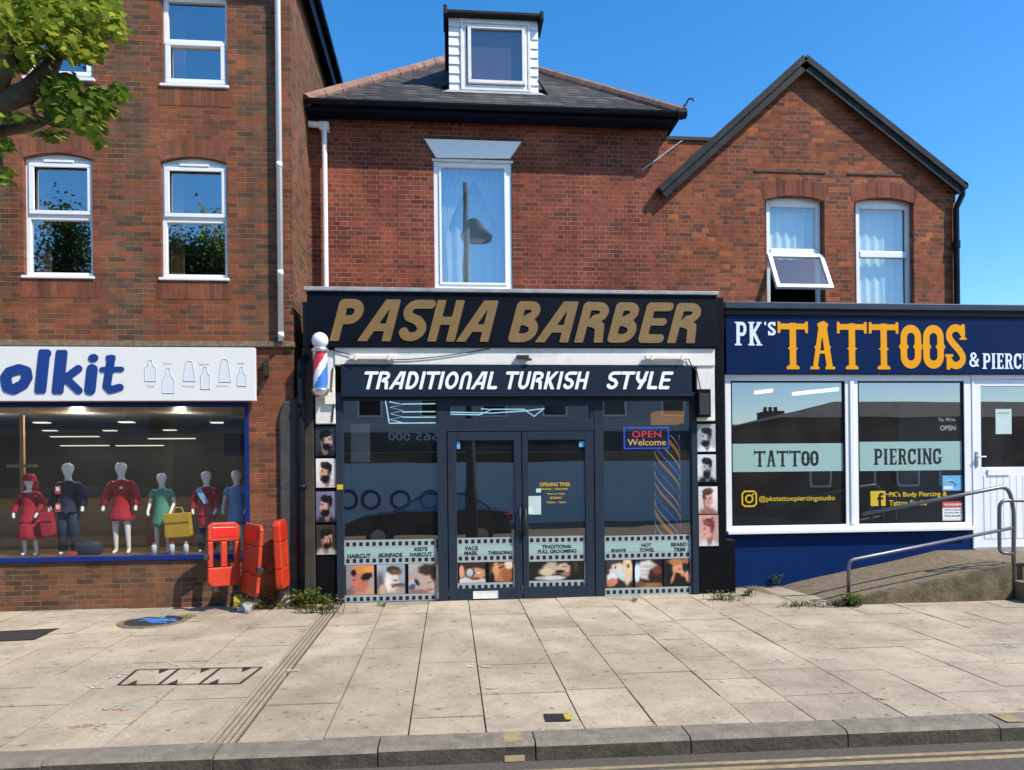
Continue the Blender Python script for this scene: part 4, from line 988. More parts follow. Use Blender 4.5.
mb.build('downpipe', M['black_gutter'], B3)
# the two upper windows
for k, (px0, px1, gtop, gb, rail, lo) in enumerate(((766.5, 820.5, 207, 249, 256, None), (856, 910.5, 209, 251.5, 258.5, 302))):
    Yw = YU + .1
    x0, x1 = AX(px0, Yw, 250), AX(px1, Yw, 250); z0, z1 = 3.36, gh[k][3]
    w = .055; zr_ = AZ((px0 + px1) / 2, (gb + rail) / 2, Yw); zgt = AZ((px0 + px1) / 2, gtop, Yw); zgb = AZ((px0 + px1) / 2, gb, Yw)
    mb = MB(); mb.box(x0, x0 + w, Yw, Yw + .06, z0, z1); mb.box(x1 - w * 1.1, x1, Yw, Yw + .06, z0, z1); mb.box(x0 + w, x1 - w * 1.1, Yw, Yw + .06, zgt, z1); mb.box(x0 + w, x1 - w * 1.1, Yw - .01, Yw + .06, zr_ - .04, zgb)
    wf = mb.build('window', M['upvc'], B3, bevel=.005)
    mb = MB(); mb.quad((x0 + w, Yw + .03, zgb), (x1 - w * 1.1, Yw + .03, zgb), (x1 - w * 1.1, Yw + .03, zgt), (x0 + w, Yw + .03, zgt)); mb.build('pane', M['g_gable'], wf)
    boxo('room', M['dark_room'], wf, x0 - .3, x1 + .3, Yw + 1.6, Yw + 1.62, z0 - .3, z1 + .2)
    zl = zr_ - .04
    if k:
        mb = MB(); mb.quad((x0 + w, Yw + .03, z0 + .06), (x1 - w * 1.1, Yw + .03, z0 + .06), (x1 - w * 1.1, Yw + .03, zl), (x0 + w, Yw + .03, zl)); mb.build('pane', M['g_gable'], wf)
        drape('curtain', 'net curtain behind the closed gable window', x0, x1, z0, z1, Yw + .14, lambda t: (0, 1), M['curtain'])
    else:
        drape('curtain', 'half net curtain behind the gable window that is propped open', x0, x1, zl - .02, z1, Yw + .14, lambda t: (0, 1), M['curtain'])
        # sash hinged at the top, pushed outwards at the bottom
        ws, hs, ang = x1 - x0 + .02, .64, R(27)
        mb = MB(); fr = .06
        for bx in ((-ws / 2, ws / 2, -fr, 0), (-ws / 2, ws / 2, -hs, -hs + fr), (-ws / 2, -ws / 2 + fr, -hs + fr, -fr), (ws / 2 - fr, ws / 2, -hs + fr, -fr)): mb.box(bx[0], bx[1], -.025, .025, bx[2], bx[3])
        sa = mb.build('open_sash', M['upvc'], wf, bevel=.005)
        mb = MB(); mb.quad((-ws / 2 + fr, 0, -hs + fr), (ws / 2 - fr, 0, -hs + fr), (ws / 2 - fr, 0, -fr), (-ws / 2 + fr, 0, -fr)); gl = mb.build('sash_pane', M['g_gable'], wf)
        for o_ in (sa, gl): o_.location = ((x0 + x1) / 2, Yw - .03, zl); o_.rotation_euler = (-ang, 0, 0)
        mb = MB(); mb.tube([((x0 + x1) / 2, Yw - .02, z0 + .1), ((x0 + x1) / 2 + .03, Yw - .3, z0 + .22)], .012, 6); mb.build('window_stay', M['steel'], wf)

# ================================================================== BARBER SHOP FRONT (part of the barber's house)
YF = 0.0
def P(px0, py0, px1, py1, Y=YF): return rect(px0, py0, px1, py1, Y)
def pbox(mb, px0, py0, px1, py1, y0, y1, mi=0, Y=None):
    a = rect(px0, py0, px1, py1, y0 if Y is None else Y); mb.box(a[0], a[1], y0, y1, a[2], a[3], mi); return a
GB = -.06
# flat roof of the projecting shop, back wall infill
fa = P(307, 291.5, 717, 347, -.2)
mb = MB(); mb.box(fa[0] + .02, fa[1] - .02, -.1, YU - .01, fa[3] - .12, fa[3] - .06); mb.build('flat_roof', M['lead'], B2)
mb = MB(); a = pbox(mb, 303, 347, 314, 606, -.03, 1.0); mb.build('side_pier', M['dark_pier'], B2, bevel=.01)
mb = MB(); mb.box(a[1] + .001, AX(337, 0), .0, .12, GB, AZ(325, 423, 0)); mb.build('black_panel', M['black'], B2, bevel=.008); mb = MB(); mb.box(AX(697, 0), AX(725, 0), 0.0, .4, GB, AZ(715, 297, 0)); mb.box(AX(725, 0) + .001, AX(734.5, 0), .012, .4, GB, AZ(730, 540, 0)); 
mb.build('black_panel', M['black'], B2, bevel=.008)
mb = MB(); pbox(mb, 315, 350, 335, 424, -.05, -.002); pbox(mb, 334.5, 347.5, 715, 365.5, -.07, .03); pbox(mb, 697, 366, 715, 421, -.05, -.002)
mb.build('white_surround', M['grimy_white'], B2, bevel=.01)
zt = AZ(515, 395, 0)
# slate blue frame
zf0 = gz(0) - .02; zdoorhead = AZ(521, 431, .0)
Z = lambda py, px=520, Y=0.0: AZ(px, py, Y)
X = lambda px, Y=0.0: AX(px, Y, 480)
mb = MB()
lx = [X(336.5), X(343.5), X(437.5), X(447), X(594.5), X(603.5), X(691.5), X(697)]
ztop = AZ(515, 394, 0) + .02
for a, b in ((0, 1), (2, 3), (4, 5), (6, 7)): mb.box(lx[a], lx[b], -.03, .07, zf0, ztop)
zL0, zR0 = AZ(390, 601.5, 0), AZ(648, 596.5, 0); zLt = AZ(390, 400.5, 0); zRt = AZ(648, 401, 0)
mb.box(lx[1], lx[2], -.025, .065, zf0, zL0); mb.box(lx[5], lx[6], -.025, .065, zf0, zR0)
mb.box(lx[1], lx[2], -.025, .065, zLt, ztop - .003); mb.box(lx[5], lx[6], -.025, .065, zRt, ztop - .003)
zta, ztb = AZ(521, 405.5, 0), AZ(521, 418.5, 0)
mb.box(lx[3], lx[4], -.025, .065, zta, ztop - .003); mb.box(lx[3], lx[4], -.025, .065, zdoorhead, ztb); mb.box(lx[3], lx[3] + .05, -.024, .064, ztb, zta); mb.box(lx[4] - .05, lx[4], -.024, .064, ztb, zta)
sfb = mb.build('shop_frame', M['slate_paint'], B2, bevel=.006)
mb = MB(); mb.box(lx[0] - .02, lx[7] + .02, -.09, .1, zf0, AZ(500, 604, 0) + .0); mb.build('threshold', M['concrete'], sfb, bevel=.008)
for (a, b, c, d_) in ((lx[1], lx[2], zL0, zLt), (lx[5], lx[6], zR0, zRt), (lx[3] + .05, lx[4] - .05, ztb, zta)):
    mb = MB(); mb.quad((a, .02, c), (b, .02, c), (b, .02, d_), (a, .02, d_)); mb.build('pane', M['g_barber'], sfb)
zth = AZ(500, 602.5, 0)
for (p0, p1, g0, g1, gt, gb_, hand) in ((447.8, 521.3, 456.5, 514, 440.5, 588, 1), (522.2, 594, 528, 585, 440, 586, 0)):
    x0, x1, xa, xb = X(p0), X(p1), X(g0), X(g1); pc = (p0 + p1) / 2; za, zb_ = AZ(pc, gt, 0), AZ(pc, gb_, 0)
    mb = MB(); mb.box(x0, xa, -.02, .03, zth + .015, zdoorhead - .006); mb.box(xb, x1, -.02, .03, zth + .015, zdoorhead - .006); mb.box(xa, xb, -.02, .03, zth + .015, zb_); mb.box(xa, xb, -.02, .03, za, zdoorhead - .006)
    dr = mb.build('door', M['slate_paint'], B2, bevel=.005)
    mb = MB(); mb.quad((xa, .012, zb_), (xb, .012, zb_), (xb, .012, za), (xa, .012, za)); mb.build('pane', M['g_barber'], dr)
    xh = (x1 - .03) if hand else (x0 + .03); h0, h1 = AZ(pc, 534, 0), AZ(pc, 508, 0)
    mb = MB(); mb.tube([(xh, -.02, h0 + .03), (xh, -.065, h0 + .03), ], .011, 8); mb.tube([(xh, -.02, h1 - .03), (xh, -.065, h1 - .03)], .011, 8); mb.tube([(xh, -.065, h0), (xh, -.065, h1)], .014, 10); mb.build('handle', M['clip_black'], dr, smooth=True)
    if hand:
        a = rect(473, 591, 498, 598.5, -.02); mb = MB(); mb.frame(a[0], a[1], a[2], a[3], .01, -.03, -.0205); mb.box(a[0] + .01, a[1] - .01, -.026, -.0205, a[2] + .01, a[3] - .01); mb.build('letter_plate', M['white_paint'], dr, bevel=.003)
# interior
ix0, ix1 = lx[0] - .3, lx[7] + .3
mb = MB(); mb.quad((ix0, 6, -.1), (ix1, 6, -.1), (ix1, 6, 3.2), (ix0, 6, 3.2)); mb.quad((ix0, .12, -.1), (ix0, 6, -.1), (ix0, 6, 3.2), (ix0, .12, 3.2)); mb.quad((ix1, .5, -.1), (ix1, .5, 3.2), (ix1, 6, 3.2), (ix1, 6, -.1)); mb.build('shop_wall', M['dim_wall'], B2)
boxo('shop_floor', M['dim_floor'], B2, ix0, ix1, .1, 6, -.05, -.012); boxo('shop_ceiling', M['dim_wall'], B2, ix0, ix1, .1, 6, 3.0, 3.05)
mb = MB()
for k in range(3):
    mb.box(ix0 + .05, ix0 + .5, 1.5 + 1.4 * k, 2.4 + 1.4 * k, .7, .78); mb.box(ix0 + .02, ix0 + .05, 1.5 + 1.4 * k, 2.4 + 1.4 * k, .95, 2.0)
mb.build('mirror_station', M['slate_fascia'], B2)

# ------------------------------------------------------------------ barber shop signs (things of their own)
s1 = thing('shop_sign', 'big navy black fascia board with gold lettering PASHA BARBER above the white lintel', 'sign')
YQ = -.11
fl, frr = at(307, 319, YQ), at(717, 321, YQ)
ztl, ztr = AZ(307, 291, YQ), AZ(717, 295.5, YQ); zbl, zbr = AZ(318, 347.2, YQ), AZ(717, 347.2, YQ)
mb = MB(); mb.prism([(fl.x, zbl), (frr.x, zbr), (frr.x, ztr), (fl.x, ztl)], YQ, .0); mb.build('board', M['fascia'], s1, bevel=.008)
mb = MB(); mb.box(fl.x - .06, fl.x - .002, -.06, .02, zbl + .02, ztl - .12); mb.build('end_return', M['dark_pier'], s1)
mb = MB(); mb.prism([(fl.x - .03, ztl + .002), (frr.x + .02, ztr + .002), (frr.x + .02, ztr + .045), (fl.x - .03, ztl + .05)], -.14, .3); mb.build('flashing', M['lead'], s1, bevel=.006)
def fit_px(a, b, t, bt, Y):
    c = (a + b) / 2; m_ = (t + bt) / 2; return (AX(a, Y, m_), AX(b, Y, m_), AZ(c, bt, Y), AZ(c, t, Y))
glyphs('lettering', 'PASHA', F_PASHA, M['gold'], s1, fit_px(329.5, 498.5, 299.8, 341.5, YQ), YQ - .001, .27, .13, depth=.008)
glyphs('lettering', 'BARBER', F_PASHA, M['gold'], s1, fit_px(508, 701, 302, 342.8, YQ), YQ - .001, .27, .13, depth=.008)
s2 = thing('shop_sign', 'slate blue fascia with white lettering TRADITIONAL TURKISH STYLE above the barber windows', 'sign')
g_ = rect(341, 364.5, 692, 394.5, -.1)
mb = MB(); mb.box(g_[0], g_[1], -.1, -.032, g_[2], g_[3]); mb.box(g_[0] - .01, g_[1] + .01, -.12, -.031, g_[2] - .025, g_[2] - .001); mb.build('board', M['slate_fascia'], s2, bevel=.006)
for wd2, a, b in (('TRADITIONAL', 364.5, 497), ('TURKISH', 506, 589.5), ('STYLE', 606.5, 673.5)):
    glyphs('lettering', wd2, F_TRAD, M['white_letter'], s2, fit_px(a, b, 371.5, 389.3, -.102), -.101, .25, .14, depth=.006)

# ================================================================== TATTOO SHOP FRONT (part of the gabled house)
YT = .42
tx0, tx1 = AX(725.5, YT, 450), AX(725.5, YT, 450) + 5.6
def TR(px0, py0, px1, py1): return rect(px0, py0, px1, py1, YT)
zc_t = AZ(740, 301.5, YT - .115)
mb = MB(); mb.box(tx0 - .03, tx1, YT - .115, YU - .01, zc_t - .09, zc_t); mb.build('box_gutter', M['box_gutter'], B3, bevel=.01)
mb = MB(); mb.box(tx0 + .02, tx1, YT + .1, YT + 6, zc_t - .14, zc_t - .1); mb.box(tx0 - .02, tx1, YT - .095, YT + .1, zc_t - .17, zc_t - .092); mb.build('soffit_shade_strip', M['black'], B3)  # roof underside, plus a black strip standing in for the gutter's shadow
zs_ = AZ(850, 374.5, YT); zh_ = zs_
wz0 = AZ(850, 531.5, YT)
zsl = AZ(850, 524, YT)
xa0, xa1, xm0, xm1, xb1, xd0 = [AX(p, YT, 450) for p in (731.5, 845.5, 853, 858.5, 964.5, 970.5)]
ga_t = AZ(850, 381, YT)
mb = MB(); mb.box(tx0, xd0 + .02, YT, YT + .07, ga_t, zh_); mb.box(tx0, xd0 + .02, YT, YT + .07, wz0, zsl); mb.box(tx0, xa0, YT, YT + .07, zsl, ga_t); mb.box(xa1, xm1, YT, YT + .07, zsl, ga_t); mb.box(xb1, xd0 + .02, YT, YT + .07, zsl, ga_t)
tw = mb.build('shop_window', M['upvc'], B3, bevel=.006)
mb = MB(); mb.box((xa1 + xm1) / 2 - .03, (xa1 + xm1) / 2 + .03, YT - .018, YT - .001, zsl, ga_t); mb.box(tx0 - .01, xd0 + .0, YT - .09, YT - .002, wz0 - .005, wz0 + .04); mb.build('sill', M['upvc'], tw, bevel=.006)
for a, b in ((xa0, xa1), (xm1, xb1)):
    mb = MB(); mb.quad((a, YT + .03, zsl), (b, YT + .03, zsl), (b, YT + .03, ga_t), (a, YT + .03, ga_t)); mb.build('pane', M['g_tattoo'], tw)
    mb = MB(); mb.frame(a - .004, b + .004, zsl - .004, ga_t + .004, .022, YT + .005, YT + .028); mb.build('gasket', M['black'], tw)
# door
dxr = xd0 + 1.06; dz0 = AZ(985, 549, YT); dgt = AZ(1000, 386, YT); dgb = AZ(1000, 467, YT); dg0 = AX(981, YT, 430); dg1 = dxr - .17
mb = MB(); mb.box(xd0 + .022, xd0 + .06, YT - .01, YT + .07, dz0, zh_); mb.box(dxr, dxr + .06, YT - .01, YT + .07, dz0, zh_); mb.box(xd0 + .06, dxr, YT - .01, YT + .07, zh_ - .06, zh_); mb.build('door_frame', M['upvc'], B3, bevel=.005)
mb = MB(); mb.box(xd0 + .062, dg0, YT, YT + .06, dz0 + .02, zh_ - .065); mb.box(dg1, dxr - .002, YT, YT + .06, dz0 + .02, zh_ - .065); mb.box(dg0, dg1, YT, YT + .06, dgt, zh_ - .065); mb.box(dg0, dg1, YT, YT + .06, dz0 + .02, dgb)
for k in range(7):
    xx = dg0 + .03 + k * (dg1 - dg0 - .06) / 7; mb.box(xx, xx + (dg1 - dg0 - .06) / 7 - .006, YT - .006, YT - .0005, dz0 + .14, dgb - .11)
td = mb.build('door', M['upvc'], B3, bevel=.004)
mb = MB(); mb.quad((dg0, YT + .03, dgb), (dg1, YT + .03, dgb), (dg1, YT + .03, dgt), (dg0, YT + .03, dgt)); mb.build('pane', M['g_tattoo'], td)
mb = MB(); hz = AZ(976, 459, YT); hx = AX(976, YT, 460); mb.box(hx - .018, hx + .018, YT - .02, YT - .001, hz - .11, hz + .1); mb.tube([(hx, YT - .02, hz + .03), (hx, YT - .06, hz + .03), (hx + .1, YT - .06, hz + .03)], .011, 8); mb.build('handle', M['chrome'], td)
a = rect(987, 467, 1018, 474, YT); mb = MB(); mb.box(a[0], a[0] + .32, YT - .022, YT - .001, a[2] - .02, a[3] - .03); mb.build('letter_flap', M['upvc'], td, bevel=.004)
mb = MB(); mb.box(xd0 + .03, dxr + .06, YT - .03, YT + .1, dz0 - .06, dz0 + .015); mb.build('door_sill', M['lead'], B3)
# wall to the end of the shop, navy stall riser, roof, room
mb = MB(); mb.box(dxr + .06, tx1, YT, YT + .2, -.3, zh_); mb.build('end_wall', M['white_paint'], B3)
mb = MB(); mb.box(tx0, xd0 + .02, YT + .01, YT + .2, -.2, wz0 - .006); mb.box(tx0 + .0, tx0 + .1, YT + .004, YT + .009, -.2, wz0); mb.build('stall_riser', M['navy'], B3, bevel=.004)
boxo('plinth', M['dark_pier'], B3, tx0, AX(790, YT, 590), YT - .015, YT + .009, -.2, AZ(740, 586.5, YT))
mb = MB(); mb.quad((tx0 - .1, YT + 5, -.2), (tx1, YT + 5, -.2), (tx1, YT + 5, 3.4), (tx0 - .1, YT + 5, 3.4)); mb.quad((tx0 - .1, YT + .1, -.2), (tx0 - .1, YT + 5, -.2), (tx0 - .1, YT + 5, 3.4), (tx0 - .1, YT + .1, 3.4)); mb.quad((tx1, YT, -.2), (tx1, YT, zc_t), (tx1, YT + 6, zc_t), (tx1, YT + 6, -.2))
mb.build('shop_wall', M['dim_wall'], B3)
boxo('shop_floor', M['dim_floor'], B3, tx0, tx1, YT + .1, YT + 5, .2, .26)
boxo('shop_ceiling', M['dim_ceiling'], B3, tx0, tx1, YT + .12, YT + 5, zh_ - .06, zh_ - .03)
mb = MB(); mb.box(dg0 - .35, dg1 + .6, YT + 1.25, YT + 1.3, .26, 2.65); mb.build('partition', M['pale_render'], B3)

s3 = thing('shop_sign', 'navy sign board with amber TATTOOS lettering and pale PK\'s in its corner', 'sign')
sb = (tx0 - .005, tx1 - .01, zs_ + .002, zc_t - .13); YS = YT - .07
mb = MB(); mb.box(sb[0], sb[1], YS, YT + .09, sb[2], sb[3]); mb.build('board', M['navy_sign'], s3, bevel=.006)
for t, a, b, c, d_, m_ in (("TATTOOS", 777.5, 966.5, 321.5, 369.5, 'amber'), ("PK", 734.5, 762, 322, 345.5, 'pale_letter'), ("'s", 764, 775.5, 321.5, 335.5, 'pale_letter'), ("&", 969, 978.5, 352.5, 367, 'pale_letter'), ("PIERCING", 982, 1045, 353.5, 369, 'pale_letter')):
    glyphs('lettering', t, F_WEST, M[m_], s3, fit_px(a, b, c, d_, YS), YS - .001, 0, .055, depth=.005)
# ================================================================== OUTFITTER'S SIGN
s4 = thing('shop_sign', 'long white sign board with blue lettering olkit and faint pictures of bottles', 'sign')
YB = -.12
a = rect(-260, 346.3, 255, 401, YB)
mb = MB(); mb.box(a[0], a[1], YB, -.052, a[2], a[3]); mb.build('board', M['sign_white'], s4, bevel=.004)
glyphs('lettering', 'olkit', F_KIT, M['ink_blue'], s4, fit_px(.5, 124.5, 349.5, 395, YB), YB - .002, .0, .06, depth=.008)
def outline_bottle(cx, py0, py1, kind, wpx):
    b = rect(cx - wpx / 2, py0, cx + wpx / 2, py1, YB); x0, x1, z0, z1 = b; w = x1 - x0; h = z1 - z0; c = (x0 + x1) / 2
    if kind == 0: pr = [(-.5, .12), (.5, .12), (.5, .68), (.22, .78), (.16, 1), (-.16, 1), (-.22, .78), (-.5, .68)]
    elif kind == 1: pr = [(-.5, 0), (.5, 0), (.48, .55), (.2, .72), (.13, 1), (-.13, 1), (-.2, .72), (-.48, .55)]
    else: pr = [(-.5, .05), (.5, .05), (.42, .45), (.26, .95), (.1, 1), (-.1, 1), (-.26, .95), (-.42, .45)]
    pts = [(c + p * w, z0 + q * h) for p, q in pr]
    mb = MB(); mb.prism(pts, YB - .002, YB - .0004); mb.build('bottle_print', M['bottle_fill'], s4)
    mb = MB()
    for p, q in zip(pts, pts[1:] + pts[:1]): mb.tube([(p[0], YB - .003, p[1]), (q[0], YB - .003, q[1])], .0045, 4)
    mb.build('bottle_outline', M['pale_line'], s4)
for cx, a_, b_2, k, w in ((150.5, 360, 384, 0, 11), (168.5, 368, 393, 1, 12), (189.5, 361, 382, 2, 12), (205.5, 367, 392, 0, 9), (225, 359, 383, 2, 12), (242, 367, 386, 1, 9)): outline_bottle(cx, a_, b_2, k, w)
for t, cx, cy, w in (('Trade', 150.5, 386, 8), ('Sport', 168, 363.5, 9), ('Workwear', 188.5, 386, 13), ('Schools', 204, 364, 10), ('Security', 222.5, 386, 12), ('Kids', 241, 363, 6)):
    text('caption', t, M['pale_line'], s4, fit_px(cx - w / 2, cx + w / 2, cy - 1.3, cy + 1.3, YB), YB - .0008, bold=.01)

# ================================================================== POSTERS beside the barber windows
def portrait(name, label, px, bgc, hair, skin, turn, beard, shirt, seed, kind='photo', mono=False, Y=-.012, top=.74, curly=False, parent=None, grp='hair style photographs beside the barber windows', backing=True):
    fit = rect(*px, Y); f = 1 if turn >= 0 else -1; a = abs(turn)
    def x(v): return .5 + f * v
    sh = tuple(c * .72 for c in skin); dk = tuple(c * .5 for c in skin)
    ops = [('e', .5, -.04, .55, .26, 0, shirt, .5), ('e', x(-.06), .24, .15, .22, 8 * f, sh, .4)]
    hw = .27 if a > .5 else .24
    if beard: ops.append(('e', x(.06 if a > .5 else 0), .34, hw * .9, .13 + .05 * beard, 0, hair, .35))
    ops += [('e', x(.02), .52, hw, .25, 0, skin, .3), ('e', x(.12 if a > .5 else .06), .44, hw * .62, .17, 0, skin, .5)]
    if beard: ops += [('e', x(.05 if a > .5 else 0), .31, hw * .78, .075 + .03 * beard, -10 * f if a > .5 else 0, hair, .45), ('e', x(-.11 if a > .5 else -.18), .42, .05, .13, 0, hair, .8), ('e', x(.16 if a > .5 else .0), .40, .09, .018, 0, hair, .8)]
    if a <= .5 and beard: ops.append(('e', .68, .42, .05, .13, 0, hair, .8))
    if a > .5: ops += [('e', x(.29), .475, .045, .035, 0, skin, .5), ('e', x(-.13), .49, .045, .065, 0, sh, .5), ('e', x(.19), .545, .055, .02, 0, dk, .8), ('e', x(.2), .585, .075, .014, -8 * f, hair, .9), ('e', x(.21), .385, .05, .015, 0, (130, 70, 62), .8), ('e', x(-.17), .57, .11, .17, 0, tuple((c + d) / 2 for c, d in zip(hair, sh)), .9)]
    else: ops += [('e', x(.11), .545, .05, .02, 0, dk, .8), ('e', x(-.1), .545, .05, .02, 0, dk, .8), ('e', x(.11), .585, .065, .013, 0, hair, .9), ('e', x(-.1), .585, .065, .013, 0, hair, .9), ('e', x(.02), .47, .03, .07, 0, sh, .9), ('e', x(.01), .375, .07, .014, 0, (130, 70, 62), .8), ('e', x(-.2), .5, .06, .2, 0, sh, .9)]
    ops += [('e', x(-.02), top + .01, .29, .125, 6 * f, hair, .3), ('e', x(-.21), .65, .09, .12, 0, hair, .6), ('e', x(.1), top + .06, .17, .085, -12 * f, tuple(min(255, c * 1.5 + 10) for c in hair), .9)]
    rr = random.Random(seed)
    for _ in range(10): ops.append(('e', x(rr.uniform(-.22, .22)), top + rr.uniform(-.04, .13), .05, .035, rr.uniform(0, 90), tuple(c * rr.uniform(.5, 1.5) for c in hair), .8))
    if curly:
        for _ in range(16): ops.append(('e', x(rr.uniform(-.26, .26)), top + rr.uniform(-.03, .16), .06, .04, rr.uniform(0, 180), tuple(min(255, c * rr.uniform(.7, 1.6)) for c in hair), .6))
    if mono:
        g = lambda c: (sum(c) / 3 * 1.02,) * 3
        ops = [(*o[:-2], g(o[-2]), o[-1]) if o[0] == 'e' else (*o[:-1], g(o[-1])) for o in ops]; bgc = (sum(bgc) / 3,) * 3
    if parent is None:
        t = thing('poster', label, 'poster', grp)
        mb = MB(); mb.box(fit[0] - .012, fit[1] + .012, Y + .002, Y + .010, fit[2] - .012, fit[3] + .012); mb.build('backing', M['black'], t)
    else: t = parent
    return picture('photo', t, fit, Y, bgc, ops, seed=seed)
YP = -.012
portrait('p', 'topmost poster below the barber pole, man with quiff seen from the side on grey', (315.5, 426.5, 336, 455.5), (52, 56, 64), (14, 14, 16), (178, 150, 138), 1, 1, (34, 32, 32), 1)
portrait('p', 'poster of a bearded man on white, second below the barber pole', (316, 458.5, 336, 487.5), (218, 208, 204), (24, 20, 20), (196, 150, 128), -1, 1.4, (205, 190, 184), 2)
portrait('p', 'poster of a dark haired man in profile on lilac grey, third below the barber pole', (316, 491.5, 336.5, 522), (112, 112, 132), (16, 15, 18), (188, 150, 140), -1, 1, (40, 36, 36), 3)
portrait('p', 'lowest poster below the barber pole, man with swept back hair and white shirt', (316.5, 525, 337, 554.5), (54, 46, 40), (20, 16, 14), (190, 140, 116), 0, .5, (176, 172, 166), 4)
portrait('p', 'black and white poster of a short bearded man just under the black lamp', (697, 424, 715.5, 451.5), (166, 166, 166), (22, 22, 22), (170, 166, 162), -1, .9, (230, 228, 226), 5, mono=True)
portrait('p', 'black and white poster of a man with a long full beard', (697.5, 454.5, 716, 482), (205, 205, 206), (20, 20, 21), (172, 168, 166), -.3, 2.4, (26, 26, 28), 6, mono=True)
portrait('p', 'poster of a man with tall brown quiff on pale grey, above the red haired man', (698.5, 486.5, 717.5, 514), (214, 206, 202), (78, 50, 38), (206, 156, 140), .3, 0, (150, 96, 80), 7, top=.8)
portrait('p', 'lowest poster beside the navy stall riser, man with curly reddish hair', (699, 515, 718.5, 546), (188, 150, 140), (110, 58, 48), (214, 150, 138), -1, 0, (206, 204, 204), 8, curly=True)

# ================================================================== FILM STRIP STICKERS on the glass
def film(label, px, rows, photos, holes_n, Y, slant=0):
    """px: whole strip; rows: centre lines of the three rows of holes; photos: list of (x0, x1, painter); mint band between row 1 and row 2"""
    t = thing('window_sticker', label, 'sticker', 'film strip stickers along the bottom of the barber glass')
    a = rect(px[0], px[1], px[2], px[3], Y); pc = (px[0] + px[2]) / 2
    z = lambda py: AZ(pc, py, Y)
    mb = MB(); mb.quad((a[0], Y, z(rows[1] + 4)), (a[1], Y, z(rows[1] + 4)), (a[1], Y, a[3]), (a[0], Y, a[3]))
    mb.quad((a[0], Y, a[2]), (a[1], Y, a[2]), (a[1], Y, z(rows[2] - 4)), (a[0], Y, z(rows[2] - 4)));     mb2 = mb; mb = MB(); mb.quad((a[0], Y - .0015, z(rows[1] - 4)), (a[1], Y - .0015, z(rows[1] - 4)), (a[1], Y - .0015, z(rows[0] + 4)), (a[0], Y - .0015, z(rows[0] + 4))); mb.build('mint_band', M['mint'], t)
    mb = mb2; hh = .024; hwid = .021
    for r_ in rows:
        for i in range(holes_n):
            xx = a[0] + (a[1] - a[0]) * (i + .55) / (holes_n + .1); zz = z(r_); c = .006
            mb.add([(xx + p * hwid, Y - .0015, zz + q * hh) for p, q in ((-.8, -1), (.8, -1), (1, -.8), (1, .8), (.8, 1), (-.8, 1), (-1, .8), (-1, -.8))], [tuple(range(8))], 1)
    mb.build('film_border', [M['film_grey'], M['black_letter']], t)
    mb = MB(); mb.quad((a[0] + .01, Y + .001, z(rows[2] - 4)), (a[1] - .01, Y + .001, z(rows[2] - 4)), (a[1] - .01, Y + .001, z(rows[1] + 4)), (a[0] + .01, Y + .001, z(rows[1] + 4))); mb.build('dark_backing', M['black'], t)
    for (p0, p1, bgc, ops, sd) in photos:
        picture('photo', t, (AX(p0, Y, 575), AX(p1, Y, 575), z(rows[2] - 4.3), z(rows[1] + 4.3)), Y - .0008, bgc, ops, nx=76, ny=70, seed=sd, grain=.05)
    return t
E = lambda cx, cy, rx, ry, c, sf=.35, rot=0: ('e', cx, cy, rx, ry, rot, c, sf)
ph_haircut = [E(.72, .0, .4, .25, (196, 140, 108)), E(.52, .42, .28, .36, (190, 112, 92)), E(.30, .35, .12, .14, (204, 118, 104), .6), E(.68, .50, .12, .22, (172, 110, 88), .6), E(.74, .62, .22, .13, (26, 20, 18), .4, 25), E(.55, .86, .34, .13, (206, 132, 64), .4), E(.27, .74, .10, .12, (24, 18, 16), .5), E(.85, .85, .2, .10, (216, 140, 64), .5), E(.28, .50, .06, .025, (70, 30, 26), .7), E(.24, .27, .08, .02, (120, 50, 46), .7), E(.1, .1, .2, .1, (120, 104, 96), .6)]
ph_fade = [E(.5, .0, .62, .2, (176, 156, 136)), E(.52, .45, .25, .38, (214, 200, 190)), E(.42, .35, .10, .24, (232, 222, 214), .7), E(.6, .80, .27, .15, (58, 44, 32), .35, -12), E(.68, .74, .2, .08, (110, 82, 58), .7, -15), E(.66, .46, .07, .03, (72, 56, 52), .6), E(.78, .30, .3, .06, (108, 82, 64), .6), E(.1, .35, .14, .4, (96, 88, 88), .8), E(.2, .12, .14, .2, (190, 160, 136), .6), E(.58, .24, .08, .03, (130, 88, 84), .7)]
ph_kid = [E(.68, .40, .36, .46, (182, 158, 146)), E(.70, .80, .36, .20, (58, 44, 36), .45), E(.92, .70, .14, .3, (44, 34, 30), .6), E(.75, .36, .08, .02, (84, 58, 52), .7), E(.78, .12, .12, .03, (150, 86, 80), .7), E(.16, .35, .13, .16, (196, 206, 220), .4, 40), E(.13, .22, .14, .10, (70, 82, 104), .5, 45), E(.30, .38, .08, .14, (40, 42, 50), .6, 30), E(.08, .45, .1, .08, (206, 160, 140), .5), E(.35, .05, .4, .08, (150, 110, 90), .6)]
ph_mask = [E(.5, .05, .6, .24, (196, 200, 196)), E(.58, .45, .42, .30, (196, 146, 110)), E(.5, .85, .5, .12, (60, 40, 28), .5), E(.40, .50, .2, .26, (42, 34, 30), .3), E(.40, .50, .13, .2, (176, 180, 182), .3), E(.74, .48, .08, .05, (230, 200, 180), .5), E(.08, .55, .1, .3, (206, 150, 116), .5), E(.6, .2, .2, .08, (130, 70, 50), .6)]
